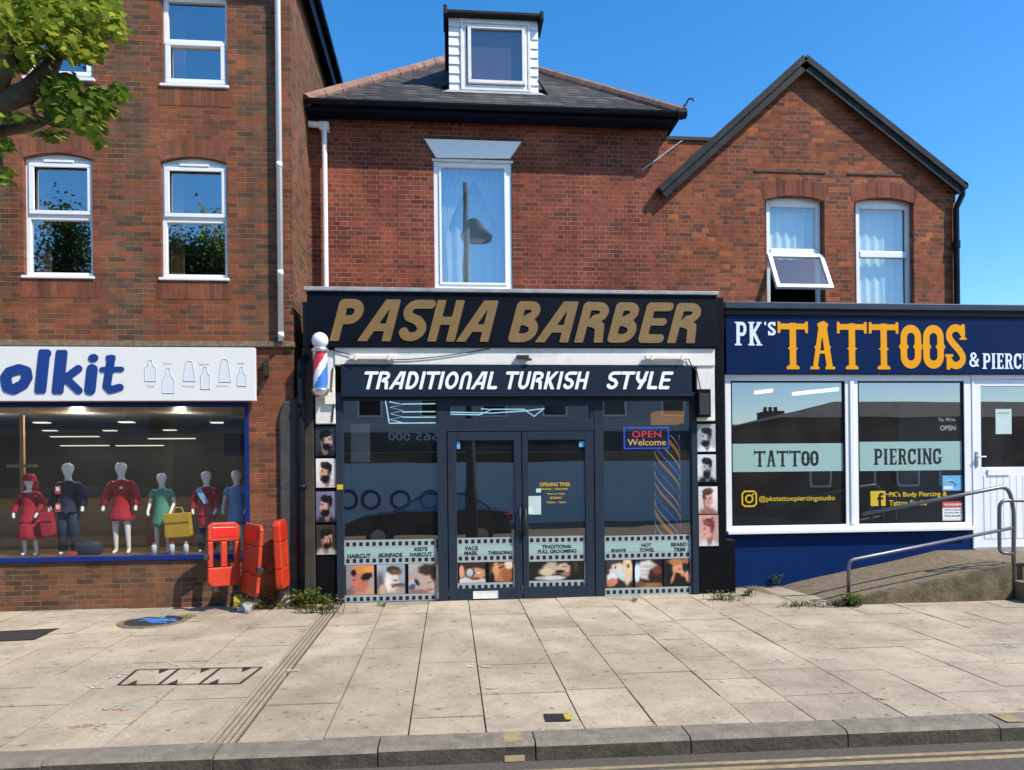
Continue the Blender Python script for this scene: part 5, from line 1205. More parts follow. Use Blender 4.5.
ph_thread = [E(.5, .45, .42, .45, (176, 118, 78)), E(.3, .6, .12, .4, (206, 150, 104), .6), E(.75, .35, .22, .4, (150, 88, 58), .7), E(.85, .85, .2, .2, (214, 190, 160), .5), E(.12, .2, .12, .3, (30, 22, 18), .5), E(.55, .75, .16, .05, (84, 52, 36), .6, 20)]
ph_groom = [E(.38, .62, .14, .34, (176, 160, 132), .5, 25), E(.30, .45, .12, .2, (196, 178, 150), .6), E(.62, .60, .12, .30, (196, 164, 140), .35), E(.56, .45, .09, .1, (34, 28, 24), .5), E(.42, .12, .22, .12, (200, 200, 196), .5), E(.66, .30, .08, .1, (150, 110, 88), .6), E(.20, .12, .1, .08, (170, 170, 166), .6), E(.85, .7, .03, .3, (70, 62, 30), .8), E(.64, .72, .05, .03, (90, 60, 46), .6)]
ph_shave = [E(.5, .1, .6, .22, (44, 34, 28)), E(.45, .62, .3, .26, (206, 200, 186)), E(.80, .62, .2, .5, (214, 186, 146)), E(.84, .78, .06, .08, (120, 80, 50), .6), E(.22, .35, .18, .2, (220, 226, 222), .5), E(.22, .2, .22, .14, (204, 130, 100), .5, 20), E(.58, .45, .12, .14, (178, 206, 210), .6), E(.2, .72, .07, .02, (30, 30, 30), .5), E(.36, .74, .03, .06, (30, 28, 28), .5), E(.75, .3, .2, .06, (200, 190, 180), .6)]
ph_towel = [E(.45, .62, .36, .34, (206, 200, 190)), E(.5, .75, .3, .05, (176, 170, 160), .7), E(.45, .58, .32, .04, (180, 172, 162), .7), E(.42, .45, .28, .04, (178, 170, 160), .7), E(.74, .38, .26, .34, (48, 28, 24), .4), E(.82, .6, .16, .16, (120, 56, 40), .6), E(.6, .05, .5, .10, (150, 104, 60), .6), E(.08, .5, .1, .35, (200, 214, 222), .4), E(.2, .12, .2, .1, (110, 70, 46), .7)]
ph_trim = [E(.55, .60, .24, .32, (206, 146, 108)), E(.45, .88, .3, .12, (176, 120, 70), .5), E(.5, .36, .18, .14, (32, 24, 20), .4), E(.18, .5, .16, .4, (20, 22, 24), .5), E(.5, .12, .5, .2, (22, 20, 20), .5), E(.88, .40, .10, .28, (204, 140, 120), .5, 20), E(.82, .7, .12, .2, (26, 28, 32), .5), E(.85, .93, .14, .1, (160, 96, 56), .6), E(.34, .30, .05, .2, (200, 120, 90), .6, -20), E(.60, .62, .06, .02, (60, 36, 30), .6)]
YL = .012
f1 = film('film strip sticker reading haircut, skinfade and kid\'s haircut under three head photographs', (344.5, 539.5, 436.5, 603), (543.6, 560.2, 598.3), [(346, 374, (150, 140, 138), ph_haircut, 1), (377, 405, (150, 160, 168), ph_fade, 2), (408.5, 436, (170, 168, 160), ph_kid, 3)], 14, YL)
for t, x0, x1, y0, y1 in (('HAIRCUT', 347.5, 371, 553.8, 558), ('SKINFADE', 378.5, 402.5, 553, 557), ("KID'S", 414.5, 427.5, 547, 551), ('HAIRCUT', 410, 432, 552.4, 556.3)):
    text('caption', t, M['black_letter'], f1, fit_px(x0, x1, y0, y1, YL), YL - .002, bold=.035)
f2 = film('film strip sticker reading face mask and threading on the door with the letter plate', (457, 537.5, 514, 590), (541.2, 558, 586.6), [(459.5, 485.5, (50, 34, 26), ph_mask, 4), (489, 512.5, (60, 40, 30), ph_thread, 5)], 9, .006)
for t, x0, x1, y0, y1 in (('FACE', 465.5, 478, 546.3, 550.3), ('MASK', 464.5, 478, 551, 555), ('THREADING', 488, 512, 550.8, 554.3)):
    text('caption', t, M['black_letter'], f2, fit_px(x0, x1, y0, y1, .006), .004, bold=.035)
f3 = film('film strip sticker reading traditional full grooming on the door beside the hot towel window', (528.5, 536, 585, 587.5), (539.8, 557.2, 584.3), [(530, 584, (30, 26, 24), ph_groom, 6)], 9, .006)
for t, x0, x1, y0, y1 in (('TRADITIONAL', 542, 572, 544.6, 548.3), ('FULL GROOMING', 538, 576.5, 549.3, 553)):
    text('caption', t, M['black_letter'], f3, fit_px(x0, x1, y0, y1, .006), .004, bold=.035)
f4 = film('film strip sticker reading shave, hot towel and beard trim below the open sign', (604.5, 535, 691, 596), (538.3, 555.2, 591.2), [(606, 632.5, (60, 50, 40), ph_shave, 7), (635, 662, (24, 24, 28), ph_towel, 8), (664, 690, (34, 34, 38), ph_trim, 9)], 14, YL)
for t, x0, x1, y0, y1 in (('SHAVE', 611, 626, 548.7, 552.2), ('HOT', 641.5, 651.5, 543.2, 547), ('TOWEL', 639.5, 654.5, 548, 551.7), ('BEARD', 671, 687, 542.5, 546.3), ('TRIM', 673.5, 685, 547.5, 551.3)):
    text('caption', t, M['black_letter'], f4, fit_px(x0, x1, y0, y1, YL), YL - .002, bold=.035)
# door notices
t = thing('notice', 'yellow opening times lettering on the glass of the barber door', 'notice')
for s_, a, b, c, d_ in (('OPENING TIMES', 539.5, 570, 482.5, 486.3), ('Monday - Saturday', 540, 568, 487.8, 490.4), ('9am to 7pm', 547, 565, 492.8, 495), ('SUNDAY', 550, 562, 496.6, 499), ('10am - 5pm', 547, 566, 501.2, 503.6)):
    text('lettering', s_, M['yellow_vinyl'], t, fit_px(a, b, c, d_, .008), .006, bold=.02)
t = thing('notice', 'three small overlapping paper notices taped to the barber door glass', 'notice')
for k, (a, m_) in enumerate((((528.5, 496, 541, 514.5), 'paper_mint'), ((525.5, 507, 532.5, 513.5), 'paper'), ((536, 488.5, 541, 492.5), 'paper_mint'))):
    r_ = rect(*a, .006); boxo('paper_sheet', M[m_], t, r_[0], r_[1], .004 - .002 * k, .0055 - .002 * k, r_[2], r_[3])
for a, m_, lab in (((456.8, 441.5, 460, 449), 'sticker_blue', 'small blue sticker high on the door with the letter plate'), ((579, 441.5, 584.5, 447), 'sticker_blue', 'small round blue sticker high on the opening times door'), ((337, 484.5, 343, 489.5), 'yellow_vinyl', 'small yellow sticker on the slate blue post beside the posters')):
    Yq = -.032 if a[0] < 345 else .004
    r_ = rect(*a, Yq); tag(boxo('sticker', M[m_], None, r_[0], r_[1], Yq - .001, Yq + .001, r_[2], r_[3]), lab, 'sticker')
# neon outlines hung inside the glass: comb and scissors
def neon(name, label, cat, lines, Y, m=M['neon'], r=.008):
    mb = MB()
    for L in lines: mb.tube([tuple(at(px, py, Y)) for px, py in L], r, 6)
    return tag(mb.build(name, m), label, cat)
cv = lambda L: [(340 + .188 * a, 395 + .188 * b) for a, b in L]
comb = [cv(L) for L in ([(242, 32), (262, 150)], [(262, 36), (335, 50), (268, 66), (332, 82), (268, 100), (335, 116), (268, 130), (335, 149)], [(335, 48), (508, 46)], [(330, 90), (508, 88)], [(335, 118), (508, 118)], [(262, 150), (508, 148)])]
neon('light_sign', 'pale blue tube light in the shape of a comb behind the barber glass', 'light', comb, .10)
cv2 = lambda L: [(440 + .273 * a, 400 + .273 * b) for a, b in L]
sc = [cv2(L) for L in ([(30, 44), (190, 48), (310, 40), (375, 32)], [(140, 56), (190, 34), (150, 32)], [(310, 36), (345, 60), (382, 30)], [(190, 34), (310, 34)], [(35, 52), (140, 54)])]
neon('light_sign', 'pale blue tube light in the shape of scissors above the barber doors', 'light', sc, .10)
# LED open sign and spiral
t = thing('led_sign', 'blue framed LED sign reading OPEN Welcome in the barber window', 'sign')
a = rect(623.5, 427, 669, 449, .12)
mb = MB(); mb.box(a[0], a[1], .122, .15, a[2], a[3]); mb.build('panel', M['led_panel'], t)
mb = MB(); mb.frame(a[0], a[1], a[2], a[3], .018, .112, .121); mb.build('led_border', M['led_blue'], t)
text('lettering', 'OPEN', M['led_red'], t, fit_px(632, 661, 431, 437.5, .12), .119, bold=.012, space=1.1)
text('lettering', 'Welcome', M['led_gold'], t, fit_px(627.5, 666, 439, 445.5, .12), .119, bold=.012)
t = thing('barber_pole_light', 'tall glowing spiral column light with amber top behind the hot towel window', 'light')
Yc = .55; c0, c1 = at(668, 540, Yc), at(664, 424, Yc); rad = .5 * (AX(680, Yc, 480) - AX(655, Yc, 480))
mb = MB(); zb0, zb1 = c0.z - .5, AZ(666, 436, Yc); mb.loft([(c0.x, Yc, zb0, rad * .9, rad * .9), (c0.x, Yc, zb1, rad * .9, rad * .9)], 24); mb.build('column', M['slate_fascia'], t, smooth=False)
for k, (mm, w) in enumerate((('led_blue', .010), ('white_led', .008), ('amber_led', .028), ('white_led', .005), ('led_blue', .006), ('amber_led', .016), ('white_led', .006), ('led_blue', .005), ('amber_led', .018))):
    mb = MB(); ph = k * .70; n_ = 90; prev = None
    for i in range(n_ + 1):
        u = i / n_; th = ph - u * 10; x = c0.x + rad * 1.0 * math.cos(th); y = Yc + rad * math.sin(th); z = zb0 + (zb1 - zb0) * u
        mb.v += [(x, y, z), (x, y, z + w * 2.4)]
        if i: q = len(mb.v); mb.f.append([q - 4, q - 2, q - 1, q - 3]); mb.m.append(0)
    mb.build('spiral_strip', M[mm], t)
b = rect(654, 412, 680, 424, Yc); mb = MB(); mb.box(b[0], b[1], Yc - .16, Yc + .16, b[2], b[3]); mb.build('top_lamp', M['amber_led'], t)
# things inside the barber's
r_ = rect(351, 424, 370, 462, .5); tag(boxo('picture', M['white_card'], None, r_[0], r_[1], .48, .5, r_[2], r_[3]), 'plain pale board standing inside the barber window beside the comb light', 'board')

# ================================================================== FITTINGS ON THE BARBER FRONT
t = thing('barber_pole', 'red white and blue barber pole with white globe on the white pilaster', 'barber pole')
pb, pt = at(320.5, 389, -.2), at(319.5, 352, -.2); cx, cz0, cz1 = pb.x, pb.z, pt.z; rp_ = .085
g = at(319.5, 340.5, -.2)
cyl = MB(); n_ = 48; nzs = 30
for j in range(nzs + 1):
    for i in range(n_):
        a = 2 * math.pi * i / n_; cyl.v.append((cx + rp_ * math.cos(a), -.2 + rp_ * math.sin(a), cz0 + (cz1 - cz0) * j / nzs))
for j in range(nzs):
    for i in range(n_):
        cyl.f.append([j * n_ + i, j * n_ + (i + 1) % n_, (j + 1) * n_ + (i + 1) % n_, (j + 1) * n_ + i])
        cyl.m.append((0, 0, 1, 1, 1, 0, 0, 3, 3, 3, 3, 2)[int(((i / n_ * 24 - j * .42 * 1.0) % 24) / 2)])
cyl.build('striped_cylinder', [M['globe'], M['cap_red'], M['cap_orange'], M['cap_blue']], t, smooth=True)
mb = MB(); mb.loft([(cx, -.2, cz0 - .10, .045, .045), (cx, -.2, cz0 - .07, .085, .085), (cx, -.2, cz0 - .02, .105, .105), (cx, -.2, cz0 + .005, .10, .10)], 24); mb.build('base_cap', M['chrome'], t, smooth=True); mb = MB()
mb.loft([(cx, -.2, cz1 - .005, .10, .10), (cx, -.2, cz1 + .03, .105, .105), (cx, -.2, cz1 + .06, .07, .07), (cx, -.2, cz1 + .075, .05, .05)], 24); mb.build('cap', M['chrome'], t, smooth=True)
mb = MB(); R_ = .098; mb.loft([(cx, -.2, g.z - R_ * math.cos(math.pi * i / 12), max(.004, R_ * math.sin(math.pi * i / 12)), max(.004, R_ * math.sin(math.pi * i / 12))) for i in range(13)], 24); mb.build('globe', M['globe'], t, smooth=True)
mb = MB(); mb.box(cx - .02, cx + .02, -.2, -.05, cz0 - .05, cz0 - .02); mb.box(cx - .02, cx + .02, -.2, -.05, cz1 + .02, cz1 + .05); mb.box(cx + .03, cx + .15, -.1, -.05, cz0 - .17, cz0 - .03); mb.build('bracket', M['grimy_white'], t, bevel=.004)
for px0, px1, lab in ((349, 396, 'slim white strip lamp under the gold lettering on the barber pole side'), (645, 688, 'slim white strip lamp under the gold lettering on the tattoo shop side')):
    t = thing('strip_lamp', lab, 'lamp'); a = rect(px0, 355.5, px1, 359.5, -.12)
    boxo('housing', M['grimy_white'], t, a[0], a[1], -.15, -.09, a[2], a[3], .006)
    for q in (.15, .85): xx = a[0] + (a[1] - a[0]) * q; boxo('clip', M['grimy_white'], t, xx - .012, xx + .012, -.155, -.071, a[2] - .012, a[3] + .006)
mb = MB(); a = rect(517, 355, 529, 358.5, -.12); mb.box(a[0], a[1], -.12, -.071, a[2], a[3]); mb.box(a[1] - .03, a[1] + .03, -.15, -.1, a[2] - .025, a[2] - .001); tag(mb.build('sensor', M['iron']), 'small dark sensor on the middle of the white lintel', 'sensor')
mb = MB(); pts = []
for i in range(25):
    u = i / 24; px = 330 + 160 * u; pts.append(tuple(at(px, 348.5 + 11 * math.sin(math.pi * u ** .8) * (1 if u < 1 else 0), -.085)))
mb.tube(pts, .006, 6); tag(mb.build('cable', M['clip_black'], smooth=True), 'thin grey cable drooping across the white lintel', 'cable')
mb = MB(); mb.tube([tuple(at(px, py, -.09)) for px, py in ((688, 358), (692, 366), (697, 372), (699, 382), (701, 392))], .007, 6); tag(mb.build('cable', M['clip_black'], smooth=True), 'short black cable running down to the black wall lamp', 'cable')
mb = MB(); mb.tube([tuple(at(px, py, -.06)) for px, py in ((333, 368), (331, 390), (334, 400), (332, 422))], .009, 6); tag(mb.build('cable', M['clip_black'], smooth=True), 'dark cable hanging beside the slate blue fascia near the barber pole', 'cable')
t = thing('wall_lamp', 'black box shaped wall lamp on the white pilaster above the black and white posters', 'lamp')
a = rect(698, 389, 711, 417, -.14); boxo('housing', M['black'], t, a[0], a[1], -.14, -.052, a[2], a[3], .006); boxo('front', M['clip_black'], t, a[0] + .02, a[1] - .02, -.146, -.141, a[2] + .03, a[3] - .05)
mb = MB(); p = at(301, 362, -.09); q = at(301, 604, -.09); mb.tube([(p.x + .05, -.02, p.z + .06), (p.x, -.09, p.z), (q.x, -.09, q.z)], .048, 12)
for z_ in (p.z - .5, p.z - 1.5): mb.tube([(p.x, -.09, z_ - .03), (p.x, -.09, z_ + .03)], .058, 12)
tag(mb.build('drainpipe', M['black_gutter'], smooth=True), 'black drainpipe between the brick building and the brown pier', 'drainpipe')
mb = MB(); a = rect(264, 360, 268.5, 376, -.03); mb.box(a[0], a[1], -.06, -.002, a[2], a[3]); mb.tube([(a[0] + .03, -.02, a[2]), (a[0] - .08, -.02, a[2] - .2)], .02, 6); tag(mb.build('bracket', M['iron']), 'rusty old bracket left on the brick pier beside the white sign', 'bracket')

# ================================================================== TATTOO WINDOW GRAPHICS
YG = YT + .026
for a, txt, tp, lab in (((731.5, 443.5, 845.5, 471.5), 'TATTOO', (754, 819, 450, 466.5), 'mint window band reading TATTOO'), ((858.8, 441.5, 964.3, 470.5), 'PIERCING', (873.5, 942, 448.5, 464.5), 'mint window band reading PIERCING')):
    t = thing('window_band', lab, 'sticker'); r_ = rect(*a, YG); mb = MB(); mb.quad((r_[0], YG, r_[2]), (r_[1], YG, r_[2]), (r_[1], YG, r_[3]), (r_[0], YG, r_[3])); mb.build('film', M['mint'], t)
    glyphs('lettering', txt, F_WEST, M['black_letter'], t, fit_px(*tp, YG), YG - .0005, 0, .06, depth=.001)
t = thing('window_lettering', 'yellow camera icon and handle lettering low in the tattoo window', 'lettering')
cu = {'i': (1, [('s', [(.2, .05), (.8, .05), (.95, .2), (.95, .8), (.8, .95), (.2, .95), (.05, .8), (.05, .2), (.2, .05)], .10), ('s', arc(.5, .5, .22, .22, 0, 360, 24), .10), ('s', [(.75, .76), (.76, .76)], .11)])}
glyphs('icon', 'i', cu, M['yellow_vinyl'], t, fit_px(741.5, 757, 490.5, 507, YG), YG - .0005, depth=.001)
text('lettering', '@pkstattoopiercingstudio', M['yellow_vinyl'], t, fit_px(759, 835, 495.5, 502.3, YG), YG - .0005, bold=.008)
t = thing('window_lettering', 'yellow square f icon and two lettering lines low in the piercing window', 'lettering')
ff = {'f': (1, [('b', 0, 0, 1, 1), ('cut', .52, -.1, .70, .62), ('cut', .42, .42, .86, .56), ('cut', .52, .56, .70, .78), ('cut', .60, .70, .88, .86)])}
glyphs('icon', 'f', ff, M['yellow_vinyl'], t, fit_px(870.5, 885.5, 491, 506, YG), YG - .0005, depth=.001)
text('lettering', "PK's Body Piercing &", M['yellow_vinyl'], t, fit_px(889, 947, 491.5, 498, YG), YG - .0005, bold=.015)
text('lettering', "Tattoo Studio", M['yellow_vinyl'], t, fit_px(889, 927, 500, 505.5, YG), YG - .0005, bold=.015)
t = thing('notice', 'faint white OPEN lettering high in the piercing window', 'notice')
text('lettering', "Yes, We're", M['film_grey'], t, fit_px(938, 955, 417.5, 422, YG), YG - .0005); text('lettering', 'OPEN', M['film_grey'], t, fit_px(940, 955.5, 425.5, 430.5, YG), YG - .0005, bold=.01)
r_ = rect(942.5, 475.5, 963.5, 490.5, YG); t = thing('sticker', 'pale blue sticker in the corner of the piercing window', 'sticker')
boxo('sheet', M['sticker_blue'], t, r_[0], r_[1], YG - .001, YG, r_[2], r_[3]); boxo('white_text_panel', M['paper'], t, r_[0] + .015, r_[0] + .15, YG - .002, YG - .0012, r_[2] + .02, r_[2] + .06)
mb = MB(); mb.tube([(r_[0] + .1 + .1 * math.cos(a_), YG - .002, r_[2] + .05 + .09 * math.sin(a_)) for a_ in [R(10 + 15 * i) for i in range(10)]], .008, 4); mb.build('rainbow_stripe', M['mint'], t)
r_ = rect(942.5, 501.5, 966, 521.5, YG); t = thing('sticker', 'red and white warning sticker in the bottom corner of the piercing window', 'sticker')
boxo('sheet', M['paper'], t, r_[0], r_[1], YG - .001, YG, r_[2], r_[3]); boxo('red_header', M['sticker_red'], t, r_[0], r_[1], YG - .002, YG - .0012, r_[3] - .085, r_[3]); boxo('red_footer', M['sticker_red'], t, r_[0], r_[1], YG - .002, YG - .0012, r_[2], r_[2] + .015)
text('lettering', 'WARNING', M['paper'], t, (r_[0] + .02, r_[1] - .03, r_[3] - .06, r_[3] - .025), YG - .0022, bold=.02)
for k in range(3): text('lettering', ('CCTV in operation', 'No entry under 18', 'Please ask staff')[k], M['clip_black'], t, (r_[0] + .03, r_[1] - .04 - .02 * k, r_[3] - .125 - .04 * k, r_[3] - .105 - .04 * k), YG - .0022, bold=.01)
r_ = rect(995.5, 409, 1011.5, 434, YT + .028); t = thing('notice', 'pale paper notice on the glass of the white tattoo shop door', 'notice')
boxo('paper_sheet', M['paper_mint'], t, r_[0], r_[1], YT + .026, YT + .0275, r_[2], r_[3]); boxo('printed_line', M['film_grey'], t, r_[0] + .03, r_[1] - .03, YT + .0252, YT + .0257, r_[3] - .07, r_[3] - .045)
for px, py, w, rot, lab in ((763.5, 391.5, .22, -.8, 'short lit ceiling tube seen at the top of the tattoo window'), (815, 391.5, .55, -.75, 'long lit ceiling tube above the word TATTOO near the mullion')):
    t = thing('ceiling_light', lab, 'light'); z_ = zh_ - .085; d_ = ray(px, py); p = CAM + d_ * ((z_ - CAM.z) / d_.z); Yl = p.y
    mb = MB(); dx = w * math.cos(rot) / 1; dy = w * math.sin(rot) * 1.6
    mb.tube([(p.x - dx / 2, Yl - dy / 2, z_), (p.x + dx / 2, Yl + dy / 2, z_)], .03, 8); mb.build('tube', M['tube_on'], t)
    boxo('fitting', M['upvc'], t, p.x - .03, p.x + .03, Yl - .02, Yl + .02, z_ + .031, zh_ - .06)
b = at(1021, 456, YT + 1.2); t = thing('bottle', 'yellow bottle standing inside behind the white door', 'bottle'); mb = MB(); mb.loft([(b.x, YT + 1.2, b.z - .15, .06, .06), (b.x, YT + 1.2, b.z + .06, .06, .06), (b.x, YT + 1.2, b.z + .1, .03, .03), (b.x, YT + 1.2, b.z + .16, .03, .03)], 14); mb.build('bottle_body', M['bag_yellow'], t, smooth=True)
boxo('counter', M['navy'], None, b.x - .2, b.x + .9, YT + 1.0, YT + 1.6, .2, b.z - .151); tag(bpy.data.objects['counter'], 'navy counter inside the tattoo shop behind the door glass', 'counter')
# ================================================================== RAMP AND HANDRAILS
YR = -.90
ZPT = [(at(px, py, YR).x, at(px, py, YR).z) for px, py in ((816, 612.5), (850, 601.5), (906, 589), (957, 578), (1012, 564.5))]
zL = ZPT[-1][1]; xA = AX(752, YT, 596); xB = ZPT[0][0]; xC = ZPT[-1][0]; xEnd = xC
def zramp(x):
    if x <= ZPT[0][0]: return gz(YR) + .0
    for (a, c), (b, d) in zip(ZPT, ZPT[1:]):
        if x <= b: return c + (d - c) * (x - a) / (b - a)
    return zL
t = thing('access_ramp', 'rough concrete access ramp rising beside the navy stall riser to the white door', 'ramp')
mb = MB(); N_ = 30; xw1_ = xEnd + 1.1
XS = [xB - .25 + (xw1_ - xB + .25) * i / N_ for i in range(N_ + 1)]
for x0, x1 in zip(XS, XS[1:]):
    ya = YR + .1
    if x0 > xEnd - .001: break
    x1 = min(x1, xEnd)
    mb.quad((x0, ya, zramp(x0) - .004), (x1, ya, zramp(x1) - .004), (x1, YT, zramp(x1) + .035), (x0, YT, zramp(x0) + .035 if x0 > xB else .002))
mb.add([(xEnd, YR + .1, zL - .004), (xEnd + 1.1, YR + .1, zL - .004), (xEnd + 1.1, YT, zL + .035), (xEnd, YT, zL + .035)], [(0, 1, 2, 3)])
mb.build('ramp_surface', M['concrete'], t)
mb = MB(); rr = random.Random(3)
xs2 = [xB - .0 + (xEnd - xB) * i / 40 for i in range(41)]
top = [(x, zramp(x) + .012 + rr.uniform(-.008, .008)) for x in xs2]
for (x0, z0), (x1, z1) in zip(top, top[1:]):
    mb.quad((x0, YR, gz(YR) - .06), (x1, YR, gz(YR) - .06), (x1, YR, z1), (x0, YR, z0)); mb.quad((x0, YR, z0), (x1, YR, z1), (x1, YR + .12, z1), (x0, YR + .12, z0)); mb.quad((x0, YR + .12, z0), (x1, YR + .12, z1), (x1, YR + .12, z1 - .08), (x0, YR + .12, z0 - .08))
mb.quad((xEnd, YR, -.1), (xEnd, YR + .12, -.1), (xEnd, YR + .12, top[-1][1]), (xEnd, YR, top[-1][1])); mb.quad((xEnd, YR + .12, -.1), (xEnd + 1.1, YR + .12, -.1), (xEnd + 1.1, YR + .12, zL - .004), (xEnd, YR + .12, zL - .004))
mb.build('ramp_kerb_wall', M['ramp_wall'], t)
mb = MB(); mb.box(xEnd + .06, xEnd + 1.1, YR - .28, YR + .119, -.1, zL * .5); mb.build('step', M['concrete'], t, bevel=.01)
def smooth_path(P, r=.09, n=6):
    P = [Vector(p) for p in P]; out = [P[0]]
    for a, b, c in zip(P, P[1:], P[2:]):
        u = (a - b).normalized(); v = (c - b).normalized(); k = min(r, (a - b).length * .45, (c - b).length * .45); p, q = b + u * k, b + v * k
        for i in range(n + 1): s_ = i / n; out.append(p * (1 - s_) ** 2 + b * 2 * s_ * (1 - s_) + q * s_ ** 2)
    return out + [P[-1]]
Yh = YR + .06
t = thing('handrail', 'grey galvanised steel handrail along the kerb side of the ramp', 'handrail')
lo = [at(848.5, 600, Yh), at(848.5, 560.5, Yh), at(1012, 528, Yh)]
mb = MB(); mb.tube(smooth_path(lo, .07), .021, 12); p_ = lo[0]; mb.box(p_.x - .05, p_.x + .05, Yh - .05, Yh + .05, p_.z - .01, p_.z + .008); mb.build('lower_rail', M['steel'], t, smooth=True)
up = [at(862, 514, YT - .04), at(864, 514.5, YT - .2), at(1000, 487.8, Yh), at(1013.5, 491, Yh), at(1013.5, 607, Yh)]
up = [at(861, 513.5, YT - .02), at(863, 514.2, Yh + .25), at(1004, 487.2, Yh), at(1013.5, 500, Yh), at(1013.5, 607, Yh)]
mb = MB(); mb.tube(smooth_path([at(862.5, 514.2, Yh), at(1008, 485.8, Yh), at(1013.8, 508, Yh), at(1013.5, 608, Yh)], .16, 8), .023, 12); mb.build('upper_rail', M['steel'], t, smooth=True)
hp = [at(px, py, Yh) for px, py in ((1013, 553.5), (999.5, 553), (999.5, 500.5), (1030, 500.5), (1030, 611))]
mb = MB(); mb.tube(smooth_path(hp, .10, 8), .021, 12); mb.build('hoop', M['steel'], t, smooth=True)
# ================================================================== ROAD WORKS BARRIERS
def barrier(label, a, b, zb0, zt0, thick=.042, slots=2, lean=-4, tilt=1.5):
    """a, b: ground ends (x, y); panel stands on rubber feet"""
    t = thing('road_barrier', label, 'barrier', 'orange plastic barriers leaning by the brick pier')
    dx, dy = b[0] - a[0], b[1] - a[1]; L = math.hypot(dx, dy); ang = math.atan2(dy, dx)
    mb = MB(); h = zt0 - zb0; st = L * .17; th = thick / 2
    c = .05
    out = [(0, c), (c, 0), (L - c, 0), (L, c), (L, h - c), (L - c * .6, h - c * .3), (L - c * 1.4, h), (c * 1.4, h), (c * .6, h - c * .3), (0, h - c)]
    # stiles, rails and middle bar
    sl0, sl1 = h * .30, h * .70
    mb.prism([(0, sl0), (st, sl0), (st, sl1), (0, sl1)], -th, th)
    mb.prism([(L - st, sl0), (L, sl0), (L, sl1), (L - st, sl1)], -th, th)
    if slots == 2: mb.prism([(L * .40, sl0), (L * .60, sl0), (L * .60, sl1), (L * .40, sl1)], -th * .9, th * .9)
    else: mb.prism([(st, sl0), (L - st, sl0), (L - st, sl1), (st, sl1)], -th * .6, th * .6)
    mb.prism([(0, c), (c, 0), (L - c, 0), (L, c), (L, sl0 - .0005), (0, sl0 - .0005)], -th, th)
    mb.prism([(0, sl1 + .0005), (L, sl1 + .0005), (L, h - c), (L - c, h), (c, h), (0, h - c)], -th, th)
    pn = fix_normals(mb.build('panel', M['orange'], t)); bv = pn.modifiers.new('soft_edge', 'BEVEL'); bv.width = .014; bv.segments = 3; bv.limit_method = 'ANGLE'
    mb = MB(); mb.box(L * .14, L * .86, -th - .006, -th - .001, sl1 + .05, h - .06); rf = mb.build('reflective_strip', M['red_reflect'], t, bevel=.003)
    mb = MB(); mb.box(-.05, .02, -.025, .025, h * .42, h * .50) if slots == 2 else mb.box(L - .03, L + .04, -.035, .03, h * .34, h * .42); cl = mb.build('clip', M['clip_black'], t, bevel=.006)
    mb = MB(); mb.box(L * .15, L * .15 + .06, -.02, .02, -.06, .002); mb.box(L * .78, L * .78 + .06, -.02, .02, -.06, .002); pg = mb.build('peg', M['clip_black'], t)
    for o in (pn, rf, cl, pg): o.matrix_basis = Matrix.Translation((a[0], a[1], zb0)) @ Matrix.Rotation(ang, 4, 'Z') @ Matrix.Rotation(R(lean), 4, 'X') @ Matrix.Rotation(R(tilt), 4, 'Y')
    return t
g2 = lambda px, Y, py=590: (AX(px, Y, py), Y)
zb_, zt_ = AZ(225, 585, -.25), AZ(225, 521.5, -.25)
barrier('orange barrier facing the street in front of the shop window corner, with two tall slots', g2(207.5, -.42), g2(240, -.22), zb_, zt_)
barrier('orange barrier turned towards the street beside the slotted one, black clip at its edge', g2(241.5, -.2), g2(257.5, -.62), AZ(250, 594, -.4), AZ(250, 523, -.4), slots=0)
barrier('orange barrier standing edge on at the grey rendered pier', g2(279.5, -.42), g2(287, -.075), AZ(281, 590, -.4), AZ(281, 521, -.4), thick=.085, slots=0, lean=-2, tilt=-2)
def foot(label, m_, pts, w, h):
    mb = MB(); a, b = Vector(pts[0]), Vector(pts[1]); d = (b - a); d.z = 0; L = d.length; n_ = Vector((-d.y, d.x, 0)).normalized() * w / 2
    prof = [(0, .0), (0, .45), (.12, 1), (.40, 1), (.46, .6), (.54, .6), (.60, 1), (.88, 1), (1, .45), (1, 0)]
    k = len(prof); vs = []
    for s_ in (-1, 1):
        for u, v in prof: p = a.lerp(b, u) + n_ * s_; vs.append((p.x, p.y, p.z + h * v))
    mb.add(vs, [tuple(range(k)), tuple(range(2 * k - 1, k - 1, -1))] + [(i, i + k, (i + 1) % k + k, (i + 1) % k) for i in range(k)])
    o = fix_normals(mb.build('barrier_foot', m_, bevel=.008)); return tag(o, label, 'barrier foot')
def gp(px, py): p = ground(px, py); return (p.x, p.y, p.z)
foot('long pale grey rubber barrier foot lying below the orange barriers', M['foot_grey'], (gp(243, 612), gp(272, 597)), .14, .07)
foot('mossy yellow barrier foot below the street facing orange barrier', M['foot_yellow'], (gp(240, 607), gp(249, 598)), .16, .14)
foot('pale grey rubber barrier foot tucked under the edge on barrier', M['foot_grey'], (gp(283, 606), gp(296, 600)), .16, .12)

